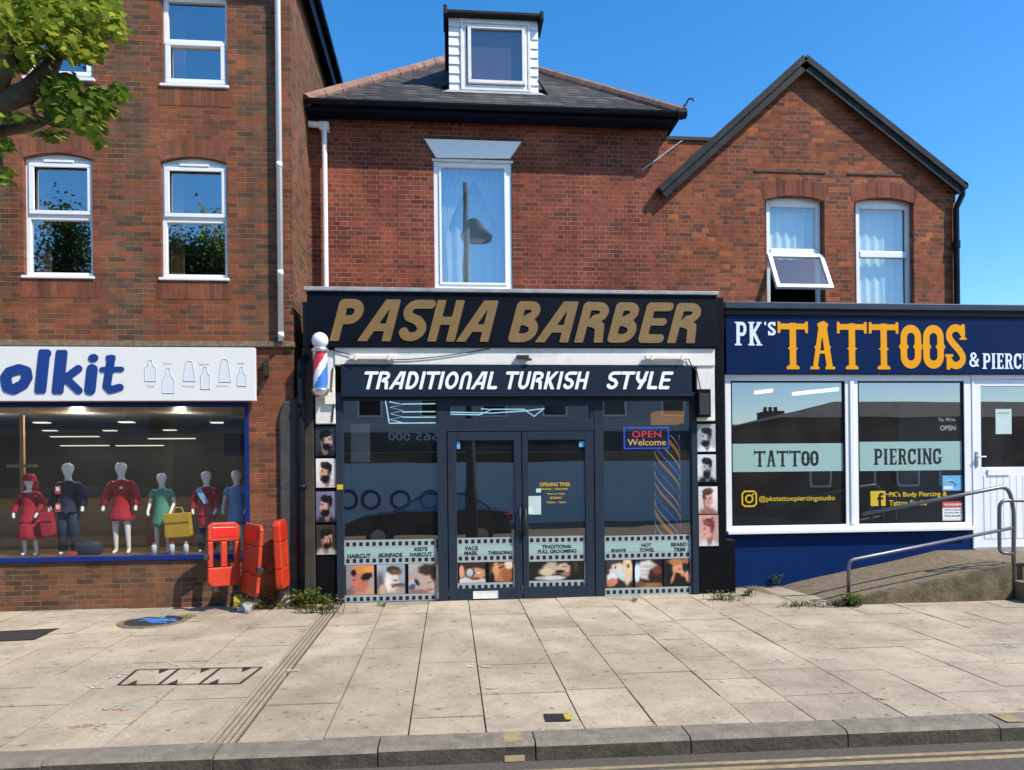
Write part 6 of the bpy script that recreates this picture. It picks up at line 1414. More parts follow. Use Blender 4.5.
# ================================================================== COVERS, MARKS ON THE PAVEMENT
def gquad(mb, pts, dz): mb.add([(p.x, p.y, p.z + dz) for p in (ground(*q) for q in pts)], [tuple(range(len(pts)))])
t = thing('manhole_cover', 'round iron manhole cover splashed with blue paint near the brick building', 'manhole cover')
mb = MB(); c = ground(154, 621); mb.loft([(c.x, c.y, c.z - .01, .29, .29), (c.x, c.y, c.z + .005, .29, .29)], 28); mb.build('lid', M['iron'], t)
mb = MB(); rr = random.Random(4)
for k in range(26):
    a, r_ = rr.uniform(0, 6.3), rr.uniform(0, .22) ; L, an = rr.uniform(.03, .12), rr.uniform(-.6, .6); x, y = c.x + .02 + r_ * math.cos(a), c.y + r_ * math.sin(a) * .8
    mb.add([(x - L, y - .012, c.z + .0065 + .0002 * k), (x + L, y - .012 + an * .1, c.z + .0065 + .0002 * k), (x + L * .8, y + .02 + an * .1, c.z + .0065 + .0002 * k), (x - L * .8, y + .02, c.z + .0065 + .0002 * k)], [(0, 1, 2, 3)])
mb.build('paint_splash', M['paint_blue'], t)
mb = MB(); mb.loft([(c.x, c.y, c.z - .01, .36, .36), (c.x, c.y, c.z + .0025, .36, .36)], 28); mb.build('concrete_collar', M['concrete'], t)
t = thing('inspection_cover', 'long inset paving cover with dark zigzag keyways beside the drainage channel', 'inspection cover')
mb = MB(); q = [ground(*p) for p in ((118, 685.5), (240, 684), (262, 667.5), (137, 670))]
def lerp2(u, v):
    a = q[0].lerp(q[1], u); b = q[3].lerp(q[2], u); return a.lerp(b, v)
def strip2(u0, v0, u1, v1, w=.016):
    a, b = lerp2(u0, v0), lerp2(u1, v1); d = (b - a); d.z = 0; n_ = Vector((-d.y, d.x, 0)).normalized() * w / 2
    mb.add([(p.x, p.y, gz(p.y) + .0045 + .0003 * (len(mb.f) % 7)) for p in (a - n_, b - n_, b + n_, a + n_)], [(0, 1, 2, 3)])
for k in range(4): strip2(k / 3, 0, k / 3, 1, .022)
strip2(0, 0, 1, 0); strip2(0, 1, 1, 1)
for k in range(3):
    for u, v, s_ in ((.33, 0, 1), (.66, 1, -1), (.66, 0, 1), (.33, 1, -1)):
        a = lerp2(k / 3 + (u - .12) / 3, v); b = lerp2(k / 3 + (u + .12) / 3, v); c2 = lerp2(k / 3 + (u) / 3, v + s_ * .28)
        if (u, v) in ((.66, 0), (.33, 1)): continue
        mb.add([(p.x, p.y, gz(p.y) + .0065) for p in ((a, b, c2) if v == 0 else (b, a, c2))], [(0, 1, 2)])
mb.build('keyway', M['iron'], t)
t = thing('utility_cover', 'dark worn metal cover plate at the edge of the pavement near the brick wall', 'inspection cover')
mb = MB(); gquad(mb, ((-45, 643), (34, 640), (60, 628.5), (-10, 632)), .005); mb.build('lid', M['iron'], t)
t = thing('utility_cover', 'small rusty stopcock cover near the kerb with moss at its corner', 'stopcock cover')
mb = MB(); gquad(mb, ((546, 722), (571, 721.5), (567.5, 714), (543.5, 714.5)), .005); mb.build('lid', M['iron'], t)
mb = MB(); gquad(mb, ((565.5, 720.5), (573, 720.5), (570, 714.5), (563, 715)), .0075); mb.build('moss', M['foot_yellow'], t)
def scribble(label, pts, m_, sd, dens=9, L=.024):
    dens = int(dens * 2.2)
    rr = random.Random(sd); mb = MB(); k = 0
    for (px, py, rx, ry) in pts:
        for _ in range(dens):
            p = ground(px + rr.uniform(-rx, rx), py + rr.uniform(-ry, ry)); l = L * rr.uniform(.4, 1.1); w = rr.uniform(.003, .008); an = rr.uniform(-.5, .5); k += 1
            dx, dy = l * math.cos(an), l * math.sin(an); z = gz(p.y) + .005 + .00015 * (k % 20)
            n7 = [(p.x - dx, p.y - dy, z), (p.x - dx * .4, p.y - dy * .4 - w, z), (p.x + dx * .5, p.y + dy * .5 - w, z), (p.x + dx, p.y + dy, z), (p.x + dx * .3, p.y + dy * .3 + w, z), (p.x - dx * .6, p.y - dy * .6 + w, z)]
            mb.add(n7, [tuple(range(6))])
    return tag(mb.build('paint_mark', m_), label, 'paint mark')
scribble('orange utility paint marks scrawled near the kerb below the zigzag cover', ((88, 727, 18, 2), (113, 710, 10, 1)), M['paint_orange'], 1)
scribble('turquoise utility paint mark above the orange scrawl', ((125, 705, 12, 1.5),), M['paint_cyan'], 2)
scribble('blue paint dashes on the slabs beside the round manhole cover', ((135, 628, 13, .8), (170, 616, 8, .8)), M['paint_blue'], 3, 7)
scribble('faint white paint marks around the zigzag cover', ((95, 687, 8, 2), (118, 676, 8, 2), (182, 665, 14, 2.5)), M['paint_white'], 4, 9)
scribble('white paint dash on the slabs just past the drainage channel', ((293, 671, 6, 1),), M['paint_white'], 5, 7)
scribble('white paint dashes on the slabs in line with the barber doors', ((466, 667, 9, 1), (487, 667, 5, .7)), M['paint_white'], 6, 7)
scribble('small turquoise paint dash in front of the barber doors', ((492, 689, 4, .7),), M['paint_cyan'], 7, 5, .03)
scribble('white paint smear in front of the ramp foot', ((778, 662, 16, 1.5), (833, 659, 6, .8)), M['paint_white'], 8, 12)
scribble('small orange paint dash near the kerb in front of the ramp', ((883, 699, 6, 1),), M['paint_orange'], 9, 6, .04)
scribble('turquoise paint dash on the slabs in front of the steel hoop', ((1008, 647, 11, 1.2),), M['paint_cyan'], 10, 9)

# ================================================================== WEEDS
def weed(label, px, py, h, w, n_, sd, tone=0, px1=None, Y=None):
    rr = random.Random(sd); mb = MB(); cols = []
    c = ground(px, py)
    if Y is not None: c = Vector((AX(px, Y, py), Y, gz(Y)))
    for _ in range(n_):
        bx, by = c.x + rr.gauss(0, w * .35), c.y + rr.gauss(0, .04); hh = h * rr.uniform(.35, 1.0); lean = rr.gauss(0, .45); ly = rr.gauss(-.15, .3)
        st_ = [(bx, by, c.z - .01)]
        for k in (1, 2, 3): st_.append((bx + lean * hh * k / 3 * (.5 + k / 6), by + ly * hh * k / 3, c.z + hh * k / 3 * (1 - .08 * k)))
        g = (rr.uniform(.06, .13), rr.uniform(.11, .19), rr.uniform(.015, .035)) if rr.random() > tone else (rr.uniform(.24, .34), rr.uniform(.20, .27), rr.uniform(.06, .1))
        k0 = len(mb.v); mb.tube(st_, [.0035, .003, .0022, .001], 3); cols += [(*g, 1)] * (len(mb.v) - k0)
        for k in range(1, 4):
            for s_ in range(2 if rr.random() < .85 else 1):
                p = Vector(st_[k]); a = rr.uniform(0, 6.28); l = rr.uniform(.025, .065) * min(1.3, max(.6, h / .22)); d = Vector((math.cos(a), math.sin(a), rr.uniform(-.1, .6))).normalized(); n7 = d.cross(Vector((0, 0, 1))).normalized() * l * .24
                k0 = len(mb.v); mb.add([p, p + d * l * .5 + n7, p + d * l, p + d * l * .5 - n7], [(0, 1, 2, 3)])
                v = rr.uniform(.7, 1.4); cols += [(g[0] * v, g[1] * v, g[2] * v, 1)] * 4
    o = mb.build('weed', M['weed'], colors=cols); return tag(o, label, 'weed', 'weeds growing along the foot of the buildings')
WD = [('low tuft of weeds at the wall under the red dressed mannequin', 22, 604, .10, .25, 60, 1, .3), ('sparse weeds at the wall foot under the navy mannequin', 72, 604, .12, .6, 70, 2, .3), ('bushy weed below the red coat mannequin', 105, 603, .16, .3, 50, 3, .2),
      ('tall weed at the wall just past the round manhole cover', 187, 601, .36, .16, 50, 4, .15), ('weed clump at the wall beside the tall weed', 158, 602, .17, .25, 44, 5, .2), ('straggly weeds behind the yellow barrier foot', 215, 600, .16, .5, 60, 6, .3),
      ('dry yellow weeds behind the long grey barrier foot', 276, 606, .22, .3, 60, 7, .7), ('dry grass patch at the end of the grey barrier foot', 256, 609, .15, .35, 60, 8, .7), ('green weed clump at the foot of the brown pier', 308, 607, .30, .18, 60, 9, .2),
      ('weed clump at the foot of the black panel below the posters', 330, 608, .20, .2, 40, 10, .35), ('low weeds along the start of the drainage channel', 316, 613, .14, .4, 60, 11, .45), ('small weed at the threshold under the skinfade picture', 383, 606, .10, .1, 10, 12, .2),
      ('tiny weed at the threshold under the hot towel picture', 634, 601, .08, .05, 8, 13, .3), ('weed clump at the corner of the black panel and navy wall', 722, 600, .15, .25, 50, 14, .4), ('small upright weed at the end of the navy stall riser', 748, 596, .18, .06, 20, 15, .2),
      ('weed growing on the ramp at the navy stall riser', 776, 590, .14, .1, 18, 16, .25, None, YT - .05), ('weeds at the foot of the ramp wall below the first rail post', 853, 611, .20, .16, 60, 17, .2, None, -.95), ('low moss and weeds where the ramp meets the pavement', 803, 616, .08, .3, 50, 18, .3, None, -.9), ('weeds at the low end of the ramp wall', 838, 613, .12, .25, 40, 19, .3, None, -.95),
      ('dry weed tuft at the kerb edge of the brick wall near the metal cover plate', 45, 605, .09, .5, 60, 20, .5), ('small grass tuft between slabs near the manhole cover', 187, 617, .05, .15, 12, 21, .6)]
for w in WD:
    o = weed(*w[:8], Y=(w[9] if len(w) > 9 else None))
    if w[1] == 776: o.location.z += .06

# ================================================================== OUTFITTER'S DISPLAY
YM = .55
def mannequin(label, px, top, hat=False, scale=1., arms=0, turn=0):
    """a white child-size figure: one skinned body"""
    base = Vector((AX(px, YM, 520), YM, PLZ)); h = AZ(px, top, YM) - PLZ
    t = thing('mannequin', label, 'mannequin', 'mannequins in the outfitter window')
    pts = {'pel': (0, .50), 'wa': (0, .60), 'ch': (0, .72), 'nk': (0, .815), 'hb': (0, .855), 'hm': (0, .915), 'ht': (0, .962)}
    J = [(0, 0, .50, .085), (0, 0, .60, .075), (0, 0, .72, .085), (0, 0, .80, .032), (0, -.004, .845, .034), (0, -.014, .885, .052), (0, -.012, .925, .068), (0, -.004, .965, .060), (0, 0, .985, .028)]
    Ed = [(i, i + 1) for i in range(8)]
    for s_ in (-1, 1):
        k = len(J); sw = .02 * turn
        J += [(s_ * .055, .0, .46, .055), (s_ * (.062 + .0), -.01 + sw * s_, .26, .036), (s_ * .066, .01 + sw * s_, .035, .022), (s_ * .075, -.055 + sw * s_, .015, .018)]
        Ed += [(0, k), (k, k + 1), (k + 1, k + 2), (k + 2, k + 3)]
        k = len(J); ax = .05 if arms else .0
        J += [(s_ * .10, 0, .765, .04), (s_ * .145, .01, .63, .027), (s_ * (.165 - ax * .6), -.05 - ax, .51, .02), (s_ * (.168 - ax), -.07 - ax, .46, .022)]
        Ed += [(2, k), (k, k + 1), (k + 1, k + 2), (k + 2, k + 3)]
    me = bpy.data.meshes.new('body'); me.from_pydata([(x * h, y * h, z * h) for x, y, z, r in J], Ed, []); me.materials.append(M['mannequin'])
    o = bpy.data.objects.new('body', me); COL.objects.link(o); o.parent = t
    sk = o.modifiers.new('skin', 'SKIN'); sk.use_smooth_shade = True; sk.branch_smoothing = .4
    if not me.skin_vertices: pass
    for v, (x, y, z, r) in zip(me.skin_vertices[0].data, J): v.radius = (r * h, r * h * .85)
    me.skin_vertices[0].data[0].use_root = True
    ss = o.modifiers.new('sub', 'SUBSURF'); ss.levels = ss.render_levels = 2
    o.location = base
    def garment(name, m_, secs, smooth=True):
        mb = MB(); sc2 = []
        for q0, q1 in zip(secs, secs[1:]): sc2 += [tuple(a + (b - a) * k / 4 for a, b in zip(q0, q1)) for k in range(4)]
        sc2.append(secs[-1]); z0_, z1_ = secs[0][2], secs[-1][2]
        mb.loft([(base.x + cx * h, base.y + cy * h, base.z + z * h, rx * h, ry * h) for cx, cy, z, rx, ry in sc2], 44)
        for q, v in enumerate(mb.v):
            an = math.atan2(v[1] - base.y, v[0] - base.x); k = max(0, 1 - (v[2] - base.z) / h / .72) * .10 + .012; f = 1 + k * math.sin(9 * an + 2 * math.sin(v[2] * 23)) * .7 + .012 * math.sin(v[2] * 60 + an * 3)
            mb.v[q] = (base.x + (v[0] - base.x) * f, base.y + (v[1] - base.y) * f, v[2])
        return mb.build(name, m_, t, smooth=smooth)
    def sleeve(m_, zend=.52, r0=.040, r1=.034):
        for s_ in (-1, 1):
            ax = .05 if arms else 0
            P_ = [(s_ * .075, 0, .768), (s_ * .105, 0, .735), (s_ * .15, .01, .63)] + ([(s_ * (.163 - ax * .5), -.045 - ax * .9, .525)] if zend < .6 else [])
            if zend > .65: P_ = P_[:2] + [(s_ * .132, .005, .69)]
            mb = MB(); mb.tube([(base.x + x * h, base.y + y * h, base.z + z * h) for x, y, z in P_], [r0 * h * .9, r0 * h, r0 * .93 * h, r1 * h][:len(P_)], 12); mb.build('sleeve', m_, t, smooth=True)
    return t, garment, sleeve, base, h
tors = lambda z0, flare, top=.80: [(0, 0, z0, flare, flare * .8), (0, 0, .52, .095, .078), (0, 0, .62, .082, .07), (0, 0, .72, .102, .078), (0, 0, .775, .088, .062), (0, 0, top, .042, .04)]
t, gm, slv, b0, h0 = mannequin('mannequin in red coat, long red skirt and red hat, nearest the picture edge', 30, 474, arms=1)
gm('coat', M['cloth_red'], tors(.40, .13)); gm('skirt', M['cloth_red'], [(0, 0, .20, .15, .12), (0, 0, .42, .12, .10)]); slv(M['cloth_red'])
gm('hat', M['cloth_red'], [(0, -.01, .915, .088, .088), (0, -.01, .93, .078, .078), (0, -.005, .97, .072, .072), (0, 0, 1.005, .045, .045)]); gm('hood', M['cloth_red'], [(0, .03, .80, .085, .05), (0, .035, .88, .082, .045), (0, .03, .93, .075, .05)]); gm('collar', M['paper'], [(0, -.03, .775, .05, .045), (0, -.02, .80, .04, .036)])
t, gm, slv, b0, h0 = mannequin('mannequin in navy tracksuit with red and white price tags', 69, 462)
gm('jacket', M['cloth_navy'], tors(.46, .12)); slv(M['cloth_navy'], r0=.046, r1=.038)
for s_ in (-1, 1):
    mb = MB(); mb.tube([(b0.x + s_ * .05 * h0, b0.y, b0.z + .48 * h0), (b0.x + s_ * .06 * h0, b0.y - .005, b0.z + .26 * h0), (b0.x + s_ * .066 * h0, b0.y + .0, b0.z + .05 * h0)], [.062 * h0, .052 * h0, .043 * h0], 12); mb.build('trouser_leg', M['cloth_navy'], t, smooth=True)
for zz in (.66, .47):
    mb = MB(); mb.box(b0.x - .075 * h0, b0.x - .02 * h0, b0.y - .125 * h0, b0.y - .12 * h0, b0.z + zz * h0, b0.z + (zz + .09) * h0); mb.box(b0.x - .065 * h0, b0.x - .03 * h0, b0.y - .128 * h0, b0.y - .1255 * h0, b0.z + (zz + .03) * h0, b0.z + (zz + .075) * h0, 1); mb.build('price_tag', [M['sticker_red'], M['paper']], t)
t, gm, slv, b0, h0 = mannequin('mannequin in knee length red coat with bare white legs', 122, 461)
gm('coat', M['cloth_red'], tors(.36, .135)); slv(M['cloth_red'], r0=.046, r1=.038)
mb = MB(); mb.box(b0.x + .02 * h0, b0.x + .05 * h0, b0.y - .094 * h0, b0.y - .089 * h0, b0.z + .70 * h0, b0.z + .73 * h0); mb.build('badge', M['paper'], t)
t, gm, slv, b0, h0 = mannequin('mannequin in short sleeved green summer dress holding a yellow bag', 162.5, 472, arms=1)
gm('dress', M['cloth_green'], tors(.33, .125)); slv(M['cloth_green'], zend=.68, r0=.043)
t, gm, slv, b0, h0 = mannequin('mannequin in red blazer with pale blue sash, behind the barrier', 207, 470, arms=1)
gm('blazer', M['cloth_red'], tors(.44, .115)); slv(M['cloth_red']); gm('skirt', M['cloth_red'], [(0, 0, .32, .115, .095), (0, 0, .46, .10, .085)])
for s_ in (-1, 1):
    mb = MB(); mb.tube([(b0.x + s_ * .062 * h0, b0.y - .008, b0.z + .30 * h0), (b0.x + s_ * .066 * h0, b0.y + .0, b0.z + .03 * h0)], [.048 * h0, .036 * h0], 10); mb.build('sock', M['cloth_navy'], t, smooth=True)
mb = MB(); P0 = [(-.075, -.075, .775), (-.02, -.092, .68), (.03, -.094, .60)]
for (x, y, z) in P0: mb.v += [((b0.x + (x - .03) * h0), b0.y + (y - .005) * h0, b0.z + (z - .012) * h0), ((b0.x + (x + .03) * h0), b0.y + (y - .005) * h0, b0.z + (z + .012) * h0)]
mb.f += [[0, 1, 3, 2], [2, 3, 5, 4]]; mb.m += [0, 0]; mb.build('sash', M['sash_blue'], t)
t, gm, slv, b0, h0 = mannequin('mannequin in short sleeved blue summer dress beside the blue window post', 237, 469, arms=1)
gm('dress', M['cloth_blue'], tors(.33, .125)); slv(M['cloth_blue'], zend=.68, r0=.043)
def bag(name, label, px, m_, Y, tilt=0, handle=True):
    a = rect(*px, Y); t = thing(name, label, 'bag'); w = a[1] - a[0]; hh = a[3] - a[2]; c = ((a[0] + a[1]) / 2, (a[2] + a[3]) / 2)
    mb = MB(); pr = [(-.5, -.45), (-.42, -.5), (.42, -.5), (.5, -.42), (.47, .5), (-.47, .5)]
    ct, st_ = math.cos(tilt), math.sin(tilt)
    mb.prism([(c[0] + p * w * ct - q * hh * st_, c[1] + p * w * st_ + q * hh * ct) for p, q in pr], Y - .05, Y + .03); mb.build('bag_body', m_, t, bevel=.015)
    mb = MB(); mb.prism([(c[0] + p * w * ct - q * hh * st_, c[1] + p * w * st_ + q * hh * ct) for p, q in ((-.46, .12), (.46, .12), (.47, .49), (-.47, .49))], Y - .062, Y - .051); mb.build('flap', m_, t, bevel=.004)
    if handle: mb = MB(); mb.tube([(c[0] - w * .2, Y - .01, c[1] + hh * .48), (c[0] - w * .12, Y - .01, c[1] + hh * .72), (c[0] + w * .12, Y - .01, c[1] + hh * .72), (c[0] + w * .2, Y - .01, c[1] + hh * .48)], .008, 6); mb.build('handle', m_, t)
    return t
bag('satchel', 'flat yellow book bag held out by the green dressed mannequin', (165, 513, 192.5, 537.5), M['bag_yellow'], YM - .16, .06)
bag('satchel', 'small red bag hanging beside the red hatted mannequin', (42.5, 512, 55, 536), M['cloth_red'], YM - .12, .05)
t = thing('holdall', 'navy holdall lying at the feet of the navy mannequin', 'bag'); a = rect(76, 541, 102, 556, YM)
mb = MB(); mb.tube([(a[0], YM, a[2] + .08), (a[0] + .03, YM, a[2] + .09), (a[1] - .03, YM, a[2] + .09), (a[1], YM, a[2] + .08)], [.05, .09, .09, .05], 14); mb.build('bag_body', M['cloth_navy'], t, smooth=True)
mb = MB(); mb.tube([(a[0] + .08, YM - .05, a[2] + .15), (a[0] + .12, YM - .06, a[2] + .2), (a[1] - .12, YM - .06, a[2] + .2), (a[1] - .08, YM - .05, a[2] + .15)], .01, 6); mb.build('handle', M['cloth_navy'], t)
mb = MB(); mb.box(a[0] - .03, a[0] + .06, YM - .1, YM - .09, a[2] + .02, a[2] + .07); mb.build('tag', M['sticker_red'], t)
for k, px in enumerate((154, 172, 186, 222)):
    t = thing('water_bottle', ('clear water bottle with red cap left of the green dressed mannequin').replace('left of', 'before') if k == 0 else ('clear water bottle with red cap under the yellow bag', 'clear water bottle with grey cap under the edge of the yellow bag', 'clear water bottle behind the slotted barrier')[k - 1], 'bottle', 'water bottles along the window ledge')
    a = rect(px - 2.6, 543.5, px + 2.6, 556, .35); c = (a[0] + a[1]) / 2; w = (a[1] - a[0]) / 2; hh = a[3] - a[2]
    mb = MB(); mb.loft([(c, .35, PLZ, w, w), (c, .35, PLZ + hh * .72, w, w), (c, .35, PLZ + hh * .82, w * .6, w * .6)], 14); mb.build('bottle_body', M['pale_blue'], t, smooth=True)
    mb = MB(); mb.loft([(c, .35, PLZ + hh * .82, w * .62, w * .62), (c, .35, PLZ + hh, w * .62, w * .62)], 12); mb.build('cap', M['sticker_red'] if k < 2 else M['foot_grey'], t)
t = thing('display_stand', 'tan wooden clothes stand with crossbar behind the red hatted mannequin', 'stand'); a = at(22, 415, 1.0); q = at(8, 466, 1.0); r_ = at(38, 466, 1.0)
mb = MB(); mb.box(a.x - .025, a.x + .025, .98, 1.02, PLZ, a.z); mb.build('post', M['tan'], t); mb = MB(); mb.box(q.x, r_.x, .97, .979, q.z - .02, q.z + .02); mb.build('crossbar', M['tan'], t)
r_ = rect(-200, 497, 246, 557, 1.46); t = thing('display_screen', 'low brown wooden panel standing behind the row of mannequins', 'panel'); boxo('board', M['wood'], t, r_[0], XC - .4, 1.45, 1.49, PLZ, r_[3]); boxo('top_rail', M['dark_room'], t, r_[0], XC - .4, 1.44, 1.5, r_[3] + .001, r_[3] + .12)
r_ = rect(224, 420, 246, 456, .8); tag(boxo('poster', M['slate_fascia'], None, r_[0], r_[1], .79, .8, r_[2], r_[3]), 'dark blue poster hanging in the upper corner of the outfitter window', 'poster')
ZC = ceil_z - .0
for k, (px, py, kind) in enumerate(((42, 422, 0), (50, 430, 0), (127, 421.5, 0), (110, 430, 0), (170, 429.5, 0), (218, 422, 0), (75, 436, 1), (85, 445, 1), (140, 445, 1), (172, 438, 1))):
    d_ = ray(px, py); zc_ = ceil_z + .015 if kind == 0 else ceil_z + .015; tt = (zc_ - CAM.z) / d_.z; p = CAM + d_ * tt
    if p.y > 5.3: p = CAM + d_ * ((5.2 - CAM.y) / d_.y)
    t = thing('ceiling_light', ('small round spotlight in the shop ceiling' if kind == 0 else 'long strip light in the shop ceiling') + ' above ' + ('the red hatted mannequin', 'the navy mannequin', 'the red coat mannequin, nearest the glass', 'the gap between navy and red coats', 'the green dressed mannequin', 'the sashed mannequin near the blue poster', 'the navy mannequin, front strip', 'the navy mannequin, rear strip', 'the red coat mannequin, rear strip', 'the green dressed mannequin, front strip')[k], 'light', 'lights in the outfitter ceiling')
    if k in (0, 2, 4, 5):
        pl = bpy.data.lights.new('spot_bulb', 'POINT'); pl.energy = 13; pl.color = (1, .9, .74); pl.shadow_soft_size = .06
        po = bpy.data.objects.new('spot_bulb', pl); COL.objects.link(po); po.location = (p.x, min(p.y, 1.1), ceil_z - .06); po.parent = t
    mb = MB(); w = .10 if kind == 0 else .42; dd = .06
    mb.box(p.x - w, p.x + w, p.y - dd, p.y + dd, p.z - .02, p.z - .005); mb.build('diffuser', M['lamp_on'], t)
    mb = MB(); mb.box(p.x - w - .02, p.x + w + .02, p.y - dd - .02, p.y + dd + .02, p.z - .004, p.z + .01); mb.build('housing', M['dim_ceiling'], t)
# ================================================================== STREET TREE overhanging from the picture's upper corner
def leaf_into(mb, cols, p, size, rr, col, droop=.3, lobes=True):
    a = rr.uniform(0, 6.28); d = Vector((math.cos(a), math.sin(a), rr.uniform(-.9, .15))).normalized()
    s_ = d.cross(Vector((rr.uniform(-.4, .4), rr.uniform(-.4, .4), 1))).normalized(); n_ = s_.cross(d)
    k = len(mb.v)
    if lobes:
        sh = [(0, 0), (.12, .22), (.02, .50), (.30, .36), (.46, .60), (.55, .30), (.80, .32), (1.0, 0)]
        pts = sh + [(u, -v) for u, v in sh[-2:0:-1]]
    else: pts = [(0, 0), (.4, .38), (1, 0), (.4, -.38)]
    vs = [p + d * (u * size) + s_ * (v * size) + n_ * (-abs(v) * .25 - u * u * droop) * size for u, v in pts]
    mb.add(vs, [tuple(range(len(vs)))])
    v = rr.uniform(.75, 1.3); cols += [(col[0] * v, col[1] * v, col[2] * v, 1)] * len(vs)
YTr = -3.0
tr = thing('plane_tree', 'green broad leaved street tree reaching over the brick building', 'tree')
mb = MB(); A = lambda px, py, dy=0: at(px, py, YTr + dy)
tb = A(-190, 400); tbx = tb.x; gy = YTr - .3
fork = Vector((tbx + .15, gy, 4.1))
mb.tube([(tbx, gy, gz(gy) - .1), (tbx, gy, .4), (tbx + .03, gy, 1.6), (tbx + .08, gy, 2.9), tuple(fork)], [.26, .21, .185, .175, .19], 14)
mb.tube([tuple(fork), tuple(fork + Vector((-.5, -.2, 1.3))), tuple(fork + Vector((-.8, -.5, 2.8))), tuple(fork + Vector((-.9, -.6, 4.2)))], [.15, .11, .07, .02], 10)
mb.tube([tuple(fork + Vector((0, 0, -.2))), tuple(A(-60, 130)), tuple(A(-15, 108)), tuple(A(28, 92)), tuple(A(50, 68, .1)), tuple(A(62, 42, .1)), tuple(A(72, 10, .1)), tuple(A(80, -60, .2))], [.14, .10, .085, .078, .062, .045, .03, .012], 10)
mb.tube([tuple(fork + Vector((0, .05, -.4))), tuple(A(-60, 148, .2)), tuple(A(-8, 132, .2)), tuple(A(28, 127, .2)), tuple(A(48, 120, .25)), tuple(A(75, 118, .3))], [.08, .06, .048, .04, .03, .01], 8)
mb.tube([tuple(A(-10, 106)), tuple(A(5, 70, -.1)), tuple(A(12, 40, -.2)), tuple(A(18, 5, -.2))], [.07, .06, .045, .02], 8)
for pts in (((40, 80), (70, 82), (100, 88), (118, 84)), ((55, 60), (85, 45), (110, 38)), ((28, 92), (35, 115), (60, 130)), ((-8, 132), (0, 155), (4, 180)), ((20, 30), (50, 20), (95, 12), (128, 32))):
    mb.tube([tuple(A(p, q, .05 * i)) for i, (p, q) in enumerate(pts)], [.022, .017, .011, .005][:len(pts)], 6)
tk = mb.build('trunk', M['bark'], tr, smooth=True)
mb = MB(); cols = []; rr = random.Random(21)
CLU = [(20, 10, 42, 26, 190), (72, 14, 40, 22, 190), (100, 14, 26, 14, 50), (118, 32, 10, 8, 16), (30, 42, 36, 18, 85), (82, 48, 22, 14, 75), (8, 62, 26, 10, 22), (62, 86, 18, 12, 46), (66, 108, 24, 16, 110), (100, 100, 18, 12, 34), (52, 136, 16, 6, 12), (92, 128, 14, 10, 28), (118, 92, 6, 8, 12), (14, 118, 18, 4, 18), (2, 146, 10, 8, 12), (6, 178, 7, 9, 14), (108, 110, 6, 6, 8), (100, 142, 8, 4, 6)]
for cx, cy, rx, ry, n_ in CLU:
    for _ in range(int(n_ * 3.4)):
        while True:
            u, v = rr.uniform(-1, 1), rr.uniform(-1, 1)
            if u * u + v * v < 1: break
        p = A(cx + u * rx, cy + v * ry - 3, rr.gauss(0, .3))
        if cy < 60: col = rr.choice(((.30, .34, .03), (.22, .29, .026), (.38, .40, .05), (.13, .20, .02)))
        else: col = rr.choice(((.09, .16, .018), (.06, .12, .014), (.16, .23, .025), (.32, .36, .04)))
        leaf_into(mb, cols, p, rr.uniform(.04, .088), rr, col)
for _ in range(1100):                                   # the rest of the crown, beyond the picture
    p = Vector((tbx - .75 + max(-.35, min(.2, rr.gauss(0, .25))), gy - .4 + max(-.8, min(.8, rr.gauss(0, .5))), 7.9 + max(-.9, min(1.5, rr.gauss(0, .8)))))
    leaf_into(mb, cols, p, rr.uniform(.10, .16), rr, rr.choice(((.15, .21, .02), (.08, .14, .015))))
mb.build('crown', M['leaf'], tr, colors=cols)

# ================================================================== ACROSS THE ROAD (seen mirrored in the glass)
def vat(px, py, Yp, Yr): p = at(px, py, 2 * Yp - Yr); return Vector((p.x, Yr, p.z))
Yo = -19.0; G0 = rz_(-12.4) + .1
t = thing('shop_terrace', 'long two storey brick shop terrace across the road, mirrored in the shop glass', 'building')
x0, x1 = vat(-420, 470, 0, Yo).x, vat(722, 470, 0, Yo).x; zt2 = 6.0
boxo('wall', M['pale_render'], t, x0, x1, Yo - 8, Yo, G0, zt2)
mb = MB(); mb.add([(x0 - .2, Yo + .2, zt2), (x1 + .2, Yo + .2, zt2), (x1 + .2, Yo - 8.2, zt2), (x0 - .2, Yo - 8.2, zt2), (x0 - .2, Yo - 4, zt2 + 1.8), (x1 + .2, Yo - 4, zt2 + 1.8)], [(0, 1, 5, 4), (2, 3, 4, 5), (1, 2, 5), (3, 0, 4), (3, 2, 1, 0)]); fix_normals(mb.build('roof', M['slate'], t))
mb = MB(); xx = x0 + .6
while xx < x1 - 2:
    mb = MB(); mb.box(xx, xx + 1.0, Yo + .002, Yo + .05, 3.9, 5.3); w2 = mb.build('window', M['upvc'], t); boxo('pane', M['car_paint'], w2, xx + .08, xx + .92, Yo + .051, Yo + .06, 3.98, 5.22); xx += 2.4
mb = MB(); mb.box(x0 + .3, x1 - .3, Yo + .003, Yo + .12, 2.55, 3.3); mb.build('dark_fascia', M['slate_paint'], t)
mb = MB(); mb.box(x0 + .3, x1 - .3, Yo + .003, Yo + .06, G0 + .9, 2.5); mb.build('shop_window', M['car_paint'], t)
a, b = vat(343, 478, 0, Yo), vat(700, 540, 0, Yo)
boxo('reflection_panel', M['pale_blue'], t, a.x, b.x, Yo + .061, Yo + .09, b.z - .3, vat(500, 462, 0, Yo).z)  # panel added for the pale band it mirrors into the barber glass
